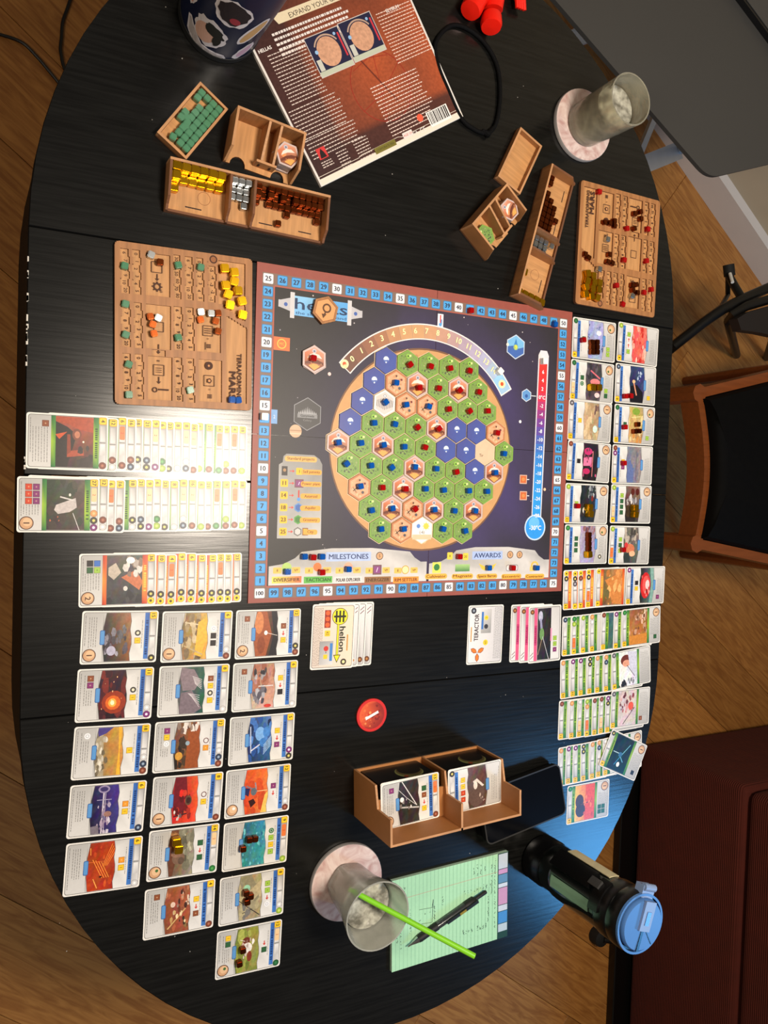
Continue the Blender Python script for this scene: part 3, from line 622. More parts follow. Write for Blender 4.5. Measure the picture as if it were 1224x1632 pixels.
for u, v in ((717, 886), (742, 887)): q = P(u, v, bo); ic.rr(q.x - .0046, q.x + .0046, q.y - .0052, q.y + .0052, .0012, (238, 206, 70)); lt.text('8' if u == 717 else '20', q.x, q.y, .005, (100, 76, 10))
flush('milestones_and_awards_panels')

# ------------------------------------------------------------------ hex tiles and their cubes
def tile_mb(kind):
    b = MB(k=.001, dz=.00001); T = 1.8; rim = {'g': (132, 170, 78), 'o': (74, 82, 148), 'c': (206, 184, 178), 's': (196, 128, 86), 'w': (240, 236, 230)}[kind]
    h = hexpts(18.7); hi = hexpts(18.2)
    b.add([(x, y, 0) for x, y in h] + [(x, y, T - .3) for x, y in h] + [(x, y, T) for x, y in hi], [(i, (i + 1) % 6, 6 + (i + 1) % 6, 6 + i) for i in range(6)] + [(6 + i, 6 + (i + 1) % 6, 12 + (i + 1) % 6, 12 + i) for i in range(6)], mixc(rim, (60, 50, 40), .3))
    b.add([(x, y, T) for x, y in hi], [(0, 1, 2, 3, 4, 5)], rim); b.add([(x, y, 0) for x, y in h], [(5, 4, 3, 2, 1, 0)], rim)
    b.z = T; r_ = random.Random(kind)
    if kind == 'o':
        b.flat(hexpts(17.4), (84, 94, 162)); b.flat(hexpts(17), [(80, 86, 152)] * 3 + [(76, 92, 164)] * 3)
        b.disc(0, 1.5, 4.3, (214, 226, 240), 0, 16); b.flat([(-4.3, 1.2), (-1.5, .4), (1.2, 1.4), (4.3, .8), (3.4, -1.6), (0, -3.2), (-3.4, -1.6)], (88, 110, 180)); b.flat([(-2.2, 1.4), (0, 4.8), (2.2, 1.6), (.8, .8)], (240, 244, 250)); b.disc(0, -2.4, 1.2, (220, 230, 242), 0, 8)
    else:
        inner = hexpts(15.6)
        if kind == 'g':
            b.flat(hexpts(16.2), (110, 152, 62)); b.flat(inner, [(128, 160, 84)] * 6)
            for i in range(46):
                a, rr0 = r_.uniform(0, 6.28), 13.6 * math.sqrt(r_.random()); b.disc(rr0 * math.cos(a), rr0 * math.sin(a), r_.uniform(.5, 1.6), mixc((84, 116, 66), (176, 188, 122), r_.random()), 0, 5)
            for i in range(14): b.disc(J(7), -8 + J(3), r_.uniform(.4, 1.0), (90, 92, 84), 0, 5)
            b.disc(0, 9.5, 3.4, (150, 196, 84), 0, 10); b.disc(.2, 9.5, 1.4, (72, 100, 50), 0, 7)
            b.disc(3.6, 10.3, 1.8, (216, 228, 150), 0, 8); b.disc(-3.4, 8.6, 1.3, (110, 150, 60), 0, 6)
        elif kind == 'c':
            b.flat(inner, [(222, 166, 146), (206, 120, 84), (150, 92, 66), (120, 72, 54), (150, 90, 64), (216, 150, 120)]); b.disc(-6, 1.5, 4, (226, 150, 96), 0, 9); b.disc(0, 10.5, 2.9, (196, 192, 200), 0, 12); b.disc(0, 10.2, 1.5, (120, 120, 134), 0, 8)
            b.flat([(-10, 1), (-6, 6), (0, 8), (7, 6), (11, 1), (6, 2), (0, 3), (-6, 2)], (244, 226, 214)); b.flat([(-13, -4), (-4, -1), (5, -1), (13, -4), (12.5, -7), (0, -5), (-12.5, -7)], (112, 62, 46)); b.flat([(-8, -8.5), (-3, -6), (3, -6.4), (8, -9), (0, -14.5)], (238, 170, 92))
            for i in range(14): b.disc(J(10), -7 + J(4), r_.uniform(.3, .9), mixc((160, 90, 50), (250, 196, 120), r_.random()), 0, 5)
        elif kind == 'w':
            b.flat(inner, (214, 206, 200))
            for i in range(-5, 6): b.line(i * 2.4, -9 + abs(i) * .9, i * 2.4 + .6, 8 - abs(i) * .8, .8, (110, 104, 104))
            b.disc(0, 10, 2.4, (236, 234, 234), 0, 10); b.ring(0, 10, 1.6, 2.2, (110, 110, 116), 10)
        else:
            b.flat(inner, (222, 172, 136))
            for i in range(40):
                a, rr0 = r_.uniform(0, 6.28), 12.5 * math.sqrt(r_.random()); b.disc(rr0 * math.cos(a), rr0 * math.sin(a), r_.uniform(.5, 2.4), mixc((200, 140, 100), (236, 196, 150), r_.random()), 0, 6)
            b.line(-9, -5, -3, 0, 1.0, (60, 44, 40)); b.line(-9.5, -1, -5, -6, .8, (80, 60, 50)); b.disc(0, 9.5, 1.6, (110, 74, 56), 0, 7); b.disc(8, 5, 1.7, (130, 60, 60), 0, 6); b.disc(5, -7, 2.2, (96, 88, 92), 0, 6)
    return b
TM_ = {}
for kd in 'gocsw': TM_[kd] = None
TN = {'g': ('greenery_tile', 'green forest hex tile'), 'o': ('ocean_tile', 'plain blue ocean hex tile'), 'c': ('city_tile', 'pink-rimmed domed city hex tile'), 's': ('special_tile', 'orange-brown special hex tile'), 'w': ('special_tile', 'white-rimmed grey hex tile')}
ROWS = ['o Gr Gr Gr Gr', 'o Sb Cr Gr Cr Gr', 'o Wb Sb Sb Gr Gr Gr', 'o Gb Gb Gr Cr o o Sr', 'Cb Gb Cb Gb Gr o o - Gb', 'Gb Gb Gb Cb Gb Gr o Cb', 'Sb Gr Cr Gb Gb Gb Gb', 'Gb Cb Sr Cb Gb Cb', 'Gb Sb - Gb Gb']
PX = [[(613, 574), (653, 581), (686, 584), (717, 587), (748, 591)], [(595, 604), (631, 610), (668, 618), (699, 619), (732, 622), (763, 625)], [(577, 637), (614, 641), (647, 645), (683, 648), (715, 652), (748, 655), (777, 655)], [(558, 671), (596, 674), (629, 676), (665, 681), (699, 683), (729, 687), (760, 688), (792, 690)],
      [(539, 705), (575, 706), (611, 709), (644, 712), (677, 713), (711, 716), (741, 717), (772, 720), (803, 723)], [(552, 739), (591, 742), (624, 745), (661, 744), (695, 747), (727, 752), (757, 750), (789, 753)], [(574, 775), (609, 777), (646, 779), (678, 779), (707, 781), (747, 782), (776, 783)], [(592, 813), (625, 810), (661, 811), (692, 812), (724, 814), (757, 814)], [(607, 843), (643, 843), (674, 845), (706, 843), (741, 846)]]
bt = bo + .0003
for r, row in enumerate(ROWS):
    for c, code in enumerate(row.split()):
        if code == '-': continue
        kd = code[0].lower(); x, y = HX(r, c, ROWN[r])
        nm, ds = TN[kd]; rest = {'r': 'under a red cube', 'b': 'under a blue cube'}.get(code[1:], 'without a cube')
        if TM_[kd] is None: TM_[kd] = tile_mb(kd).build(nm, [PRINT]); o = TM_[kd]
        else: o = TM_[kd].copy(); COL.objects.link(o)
        o.location = (x, y, bt + TZ); o.rotation_euler = (0, 0, J(.02))
        place = '%s from left, %s map row' % (ORD[c], 'top' if r == 0 else 'bottom' if r == 8 else ORD[r])
        tag(o, '%s %s, %s' % (ds, rest, place), 'hex tile', 'hex tiles on the planet map')
        if len(code) > 1:
            u, v = PX[r][c]; col = {'r': 'red', 'b': 'blue'}[code[1]]
            cubepx(col, u, v, bt + .0020, '%s on the %s, %s' % (CDESC[col], {'g': 'green tile', 'c': 'city tile', 's': 'orange tile', 'w': 'white tile'}[kd], place), 'player cubes on the planet map', J(.3) if rng.random() < .8 else .7)
q = P(499, 573, bo); o = TM_['c'].copy(); COL.objects.link(o); o.location = (q.x, q.y, bt + .002 + TZ); tag(o, 'city hex tile lying apart in black space left of the planet', 'hex tile', 'spare city tiles')
o = TM_['c'].copy(); COL.objects.link(o); o.location = (q.x + .0012, q.y - .001, bt + TZ); o.rotation_euler = (0, 0, .07); tag(o, 'lower city hex tile of the pair left of the planet, mostly covered', 'hex tile', 'spare city tiles')
cubepx('red', 499, 571, bt + .004, 'translucent red cube on the lone city tile left of the planet', 'player cubes')
cubepx('red', 750, 495, bt, 'translucent red cube on the top score track just after square 40', 'score markers', .05); cubepx('blue', 884, 517, bt, 'translucent blue cube on the score track just before square 50', 'score markers', -.1)
cubepx('white', 421, 664, bt, 'plain white cube on the left score track just below square 15', 'white trackers', 0.0); cubepx('white', 867, 576, bt, 'plain white cube at the red top of the thermometer', 'white trackers', .05); cubepx('white', 796, 592, bt, 'plain white cube at the blue end of the oxygen arc', 'white trackers', -.7)
for col, u, v, l in (('blue', 485, 887, 'first beside the milestones heading'), ('red', 499, 888, 'between the two blue cubes beside the milestones heading'), ('blue', 513, 887, 'second beside the milestones heading'), ('blue', 458, 911, 'above the leftmost yellow milestone name'), ('red', 513, 912, 'above the green milestone name'), ('blue', 555, 907, 'above the pale third milestone name'),
                     ('red', 732, 887, 'beside the awards heading'), ('blue', 779, 905, 'on the gold wings above the middle award'), ('red', 817, 905, 'above the fourth award name'), ('blue', 855, 905, 'above the last award name')):
    cubepx(col, u, v, bt, '%s %s' % (CDESC[col], l), 'claimed milestones and awards', J(.05))
# wooden hexagon token
q = P(518, 494, .009); tk = MB(k=.001); hh = hexpts(19.0, 78); tk.prism(hh, 0, 6.0, mi=0, smi=1)
ho = tk.build('wooden_token', [BIRCH, BURNT], loc=(q.x + .001, q.y, bt)); tag(ho, 'hexagonal plywood token with an engraved ring symbol lying on the blue banner', 'token')
b = MB(k=.001); b.z = 6.0; h2 = hexpts(15.6, 78); b.flat(h2, (224, 160, 104)); b.build('raised_face', MATTE, ho)
b = MB(k=.001); b.z = 6.06; b.ring(1.8, 2.6, 3.9, 6.2, (96, 66, 44), 24); b.line(-.2, -3, -1.6, -6.5, 2.0, (96, 66, 44)); b.flat([(-5.5, -5), (1.8, -5.0), (-3.2, -11)], (96, 66, 44)); b.build('engraved_symbol', MATTE, ho)
b = MB(k=.001); b.z = 6.03; b.poly([h2[i] for i in (0, 1, 2, 3, 4, 5, 0)], .7, (150, 96, 58)); b.build('engraved_outline', MATTE, ho)
# first player token
q = P(593, 1140, .003); tk = MB(k=.001, dz=.000004); tk.lathe([(0, 0), (22.6, 0), (23.2, .4), (23.2, 2.2), (22.8, 2.6)], 40, (196, 40, 36)); tk.z = 2.6; tk.disc(0, 0, 22.8, (206, 44, 40), 0, 40); tk.disc(0, 0, 19.2, [(226, 96, 52) if 8 < i < 26 else (150, 44, 34) for i in range(40)], 0, 40)
for i in range(40):
    a, r = rng.uniform(0, 6.28), rng.uniform(2, 16); tk.disc(r * math.cos(a) - 2, r * math.sin(a), rng.uniform(.5, 2.2), mixc((200, 60, 34), (248, 150, 84), rng.random()) if math.cos(a) < .4 else (130, 40, 30), 0, 7)
o = tk.build('round_token', PRINT, loc=(q.x, q.y, 0), rot=0); tag(o, 'round red planet first-player token marked with a white numeral 1', 'token')
b = MB(k=.001); b.z = 3.25; b.line(-9, -3.8, 9.5, 4.2, 3.6, (246, 240, 236)); b.flat([(-9.6, -6), (-5.8, -4.4), (-7.8, -.4), (-10.6, -1.6)], (246, 240, 236)); b.build('numeral', PRINT, o)

# ------------------------------------------------------------------ cards
CW_, CH_ = 63.0, 88.0
TAGC = {'B': ((122, 62, 44), (176, 110, 84)), 'S': ((62, 58, 50), (228, 208, 110)), 'U': ((120, 44, 110), (240, 220, 240)), 'W': ((208, 206, 204), (246, 246, 246)), 'E': ((50, 60, 80), (150, 170, 190)), 'G': ((48, 118, 60), (84, 168, 84)), 'M': ((150, 180, 60), (206, 224, 110)), 'A': ((40, 96, 54), (60, 130, 80)), 'J': ((214, 150, 90), (240, 190, 130)), 'V': ((240, 208, 50), (90, 70, 20)), 'R': ((90, 84, 90), (190, 190, 196))}
ICO = {'y': (242, 196, 48), 'b': (140, 78, 50), 'g': (50, 96, 60), 'p': (132, 52, 110), 'k': (44, 38, 38), 'l': (158, 196, 74), 'o': (236, 152, 48), 'w': (238, 238, 240), 'h': (206, 70, 40), 'i': (60, 110, 190)}
def icon(b, k, x, y, s=3.6):
    if k == 'r': b.line(x - 2.6, y, x + 1.2, y, 1.3, (206, 60, 50)); b.flat([(x + .8, y - 2.2), (x + 3.6, y), (x + .8, y + 2.2)], (206, 60, 50)); return
    if k == 'c': b.disc(x, y, s, (70, 66, 60), 0, 14); b.disc(x, y, s * .5, (226, 220, 190), 0, 10); return
    if k == 'n': b.ring(x, y, s * .7, s, (120, 84, 84), 14); return
    if k in 'wG': b.disc(x, y, s, ICO.get(k, (50, 120, 60)), 0, 14); b.ring(x, y, s * .4, s * .6, (180, 180, 184), 10); return
    b.rect(x - s, x + s, y - s, y + s, mixc(ICO[k], (60, 40, 20), .35)); b.rect(x - s * .84, x + s * .84, y - s * .84, y + s * .84, ICO[k])
    if k in 'yobphl': b.text('1' if k == 'y' else '+', x, y, 4.4, mixc(ICO[k], (20, 10, 0), .75) if k in 'yl' else mixc(ICO[k], (255, 230, 180), .7))
def fineprint(b, x0, x1, y, col=(122, 120, 118), h=.55):
    x = x0; b.z += b.dz / b.k
    while x < x1 - 1:
        wd = rng.uniform(1.2, 4.2); b.rect(x, min(x + wd, x1), y - h / 2, y + h / 2, col, lift=False); x += wd + .8
def art(b, spec, y0, y1, x0, x1, flip, wavy=0):
    """picture painted with layered patches; spec in picture coordinates as seen in the photo (X right, Y down)"""
    def T(X, Y):
        X = min(1, max(0, X)); Y = min(1, max(0, Y))
        if flip: X, Y = 1 - X, 1 - Y
        return (x0 + (x1 - x0) * Y, y0 + (y1 - y0) * X)
    bg = spec[0]; g0, g1, g2, g3 = bg
    nx = 8; b.z += b.dz / b.k; vs = []; cs = []
    for j in range(nx + 1):
        for i in range(nx + 1):
            X, Y = i / nx, j / nx; p = T(X, Y); vs.append((p[0], p[1], b.z)); c = mixc(mixc(g0, g1, X), mixc(g2, g3, X), Y); cs.append(tuple(max(0, min(255, q + J(14))) for q in c))
    fl_ = [(j * 9 + i, j * 9 + i + 1, (j + 1) * 9 + i + 1, (j + 1) * 9 + i) for j in range(nx) for i in range(nx)]
    a, b_, c2 = vs[0], vs[1], vs[10]
    if (b_[0] - a[0]) * (c2[1] - a[1]) - (b_[1] - a[1]) * (c2[0] - a[0]) < 0: fl_ = [f[::-1] for f in fl_]
    b.add(vs, fl_, cs, 1)
    for s in spec[1:]:
        k = s[0]
        if k == 'e':
            _, X, Y, rx, ry, c = s[:6]; n = 14; b.flat([T(X + rx * math.cos(6.283 * i / n), Y + ry * math.sin(6.283 * i / n)) for i in range(n)], c, 1)
        elif k == 'p': b.flat([T(*q) for q in s[1]], s[2], 1)
        elif k == 'l':
            _, X0, Y0, X1, Y1, wd, c = s; p, q = T(X0, Y0), T(X1, Y1); b.line(p[0], p[1], q[0], q[1], wd, c, 1)
        elif k == 's':   # scatter: n, X0, X1, Y0, Y1, size, cols
            _, n, X0, X1, Y0, Y1, sz2, c = s
            for i in range(n):
                X, Y, r = rng.uniform(X0, X1), rng.uniform(Y0, Y1), sz2 * rng.uniform(.4, 1.2); cc = mixc(rng.choice(c), rng.choice(c), rng.random()); a0 = rng.random() * 6; m = 6
                b.flat([T(X + r * math.cos(a0 + 6.283 * i2 / m) * rng.uniform(.7, 1.3), Y + r * 1.2 * math.sin(a0 + 6.283 * i2 / m) * rng.uniform(.7, 1.3)) for i2 in range(m)], cc, 1)
SILV = [(196, 194, 190), (150, 148, 146)]
def silverband(b, y0, y1):
    b.rect(-29.5, 29.5, y0, y1, [(152, 150, 148), (196, 194, 192), (222, 220, 218), (140, 138, 136)]); b.rect(-20, -2, y0 + 1.4, y1 - 1.2, [(196, 194, 190), (230, 228, 226), (214, 212, 210), (168, 166, 164)]); b.rect(1, 14, y0 + 1.4, y1 - 1.2, [(236, 234, 232), (206, 204, 202), (190, 188, 186), (232, 230, 228)]); b.line(-.6, y0 + .5, -.6, y1 - .5, .7, (96, 94, 92))
def head(b, cost, tags, req=None):
    b.rr(-30.2, -21.4, 33.6, 42.4, 2, (206, 150, 30)); b.rr(-29.4, -22.2, 34.4, 41.6, 1.6, (248, 204, 42)); b.text(str(cost), -25.8, 38, 6.2, (70, 52, 18), bold=.2, width=None)
    for i, t in enumerate(tags):
        x = 26 - 8.2 * i; c0, c1 = TAGC[t]; b.disc(x, 38, 4.2, mixc(c0, (40, 30, 30), .3), 0, 16); b.disc(x, 38, 3.7, c0, 0, 16); b.disc(x, 38, 1.7, c1, 0, 7)
    if req: b.rr(-20, -4 if req != 'long' else 2, 35, 41, 1.5, (226, 120, 60) if req == 'hot' else (236, 200, 150)); b.text('2', -12, 38, 4.5, (180, 40, 30))
def panelgrey(b):
    b.rr(-29.9, 29.9, -42.3, 42.3, 3.2, (120, 118, 114)); b.rr(-29.2, 29.2, -41.6, 41.6, 2.8, [(206, 204, 200)] * 5 + [(190, 188, 184)] * 5 + [(178, 176, 172)] * 5 + [(212, 210, 206)] * 5)
def cardface(kind, cost, tags, spec, icons='', fx='', vp=None, flip=False, req=None, full=True):
    b = MB(k=.001, dz=.0000025); b.z = .32
    if kind == 'blue':
        panelgrey(b)
        art(b, spec, -19.5, 14, -29, 29, flip)
        b.flat([(-29, 29.5), (29, 29.5), (29, 12.6), (20, 11.5), (9, 13.6), (0, 13.2), (-9, 11.4), (-19, 12.5), (-29, 10.8)], [(200, 198, 194), (226, 224, 220), (232, 230, 226), (214, 212, 208), (206, 204, 200), (226, 224, 220), (196, 194, 190), (224, 222, 218), (190, 188, 184)])
        b.poly([(29, 12.6), (20, 11.5), (9, 13.6), (0, 13.2), (-9, 11.4), (-19, 12.5), (-29, 10.8)], .5, (110, 108, 106))
        b.flat([(-29, -19.5), (-29, -16.5), (-12, -19.2), (0, -20), (12, -19.2), (29, -17), (29, -19.5)], (190, 188, 184)); b.poly([(-29, -16.5), (-12, -19.2), (12, -19.2), (29, -17)], .5, (110, 108, 106))
        silverband(b, 33.8, 41.8); b.rect(-29, 27, 28.2, 33.6, [(62, 112, 186), (72, 128, 200), (60, 108, 182), (50, 92, 162)])
        x = -20.0
        while x < 20: wd = rng.uniform(1.2, 2.2); b.rect(x, x + wd, 29.6, 32.4, (26, 54, 110)); x += wd + .8 + (2 if rng.random() < .14 else 0)
        b.rr(-8.5, 9, -23, -17.4, 1.6, (54, 96, 158)); b.rr(-7.6, 8.1, -22.3, -18, 1.2, (92, 150, 206))
        if icons:
            n = len(icons)
            for i, k in enumerate(icons): icon(b, k, (i - (n - 1) / 2) * 9.2, 20.5)
        for yy in (25.5,): fineprint(b, -20, 14, yy)
        if fx:
            for i, k in enumerate(fx): icon(b, k, -20 + i * 8, -29)
        for i in range(4):
            yy = -27.5 - i * 2.6; fineprint(b, (-14 + 8 * max(0, len(fx) - 1) if fx and i < 3 else -24), 12, yy)
        fineprint(b, -26, 24 if vp is None else 10, -39.6)
    elif kind in ('green', 'red'):
        panelgrey(b); G1, G2, G3 = ((44, 128, 66), (166, 196, 48), (30, 96, 52)) if kind == 'green' else ((216, 82, 44), (240, 152, 60), (176, 40, 30))
        if full: art(b, spec, -13.5, 28.5, -29, 29, flip)
        silverband(b, 33.8, 41.8)
        b.rect(-29.3, -8, 27.6, 33.8, [G3, G2, mixc(G1, G2, .5), G1]); b.rect(-8, 8, 27.6, 33.8, [G2, G2, mixc(G2, G1, .35), mixc(G1, G2, .5)]); b.rect(8, 29.3, 27.6, 33.8, [G2, G3, G1, mixc(G2, G1, .35)])
        x = -17.0
        while x < 17: wd = rng.uniform(1.2, 2.2); b.rect(x, x + wd, 29.4, 32.2, mixc(G3, (30, 40, 10), .4) if kind == 'green' else (250, 200, 80)); x += wd + .8 + (2 if rng.random() < .14 else 0)
        if full:
            b.rect(-29.3, 0, -18, -13.2, [G3, G2, mixc(G1, G2, .6), G1]); b.rect(0, 29.3, -18, -13.2, [G2, G3, G1, mixc(G1, G2, .6)])
            for i, k in enumerate(fx):
                if k != ' ': icon(b, k, -20 + (i // 2) * 8, -24 - (i % 2) * 8)
            for i in range(6): fineprint(b, (-26 if not fx else -26 + 8 * ((len(fx) + 1) // 2) + 2), 24 if vp is None else 12, -22 - i * 3.0)
            fineprint(b, -26, 14, -39.6)
    elif kind in ('corp', 'teractor', 'prelude'): pass
    head(b, cost, tags, req) if kind in ('blue', 'green', 'red') else None
    if vp is not None:
        b.disc(21, -34, 7.6, (92, 62, 46), 0, 24); b.disc(21, -34, 6.6, (206, 160, 120), 0, 24); b.disc(20, -33, 4.8, (226, 186, 144), 0, 16); (b.text(str(vp), 21, -34, 9, (84, 52, 36), rot=-.0, bold=.25) if str(vp) not in 'A0' else b.disc(19, -32, 2.0, (70, 110, 60) if vp == 'A' else (240, 236, 230), 0, 8))
    return b
bodyL = MB(k=.001); rp = rrect(-31.5, 31.5, -44, 44, 3); bodyL.prism(rp, 0, .3)
BODY = None
def newcard(face, loc, rot, label, group, cat='card', name='project_card', kids=('printed_face',)):
    global BODY
    if BODY is None: BODY = bodyL.build(name, WHITEP); o = BODY
    else: o = BODY.copy(); COL.objects.link(o); o.name = name
    o.location = (loc[0], loc[1], loc[2] + TZ); o.rotation_euler = rot if isinstance(rot, tuple) else (0, 0, rot)
    tag(o, label, cat, group)
    if isinstance(face, MB): f = face.build(kids[0], [PRINT, ART], o)
    else: f = face.copy(); COL.objects.link(f); f.parent = o; f.location = (0, 0, 0)
    return o
def quad(c4, z=.0003):
    ce, a, lx, ly = frame4(*c4, z); return ce, a
OR, DK, GY = (226, 112, 44), (26, 22, 26), (150, 146, 144)
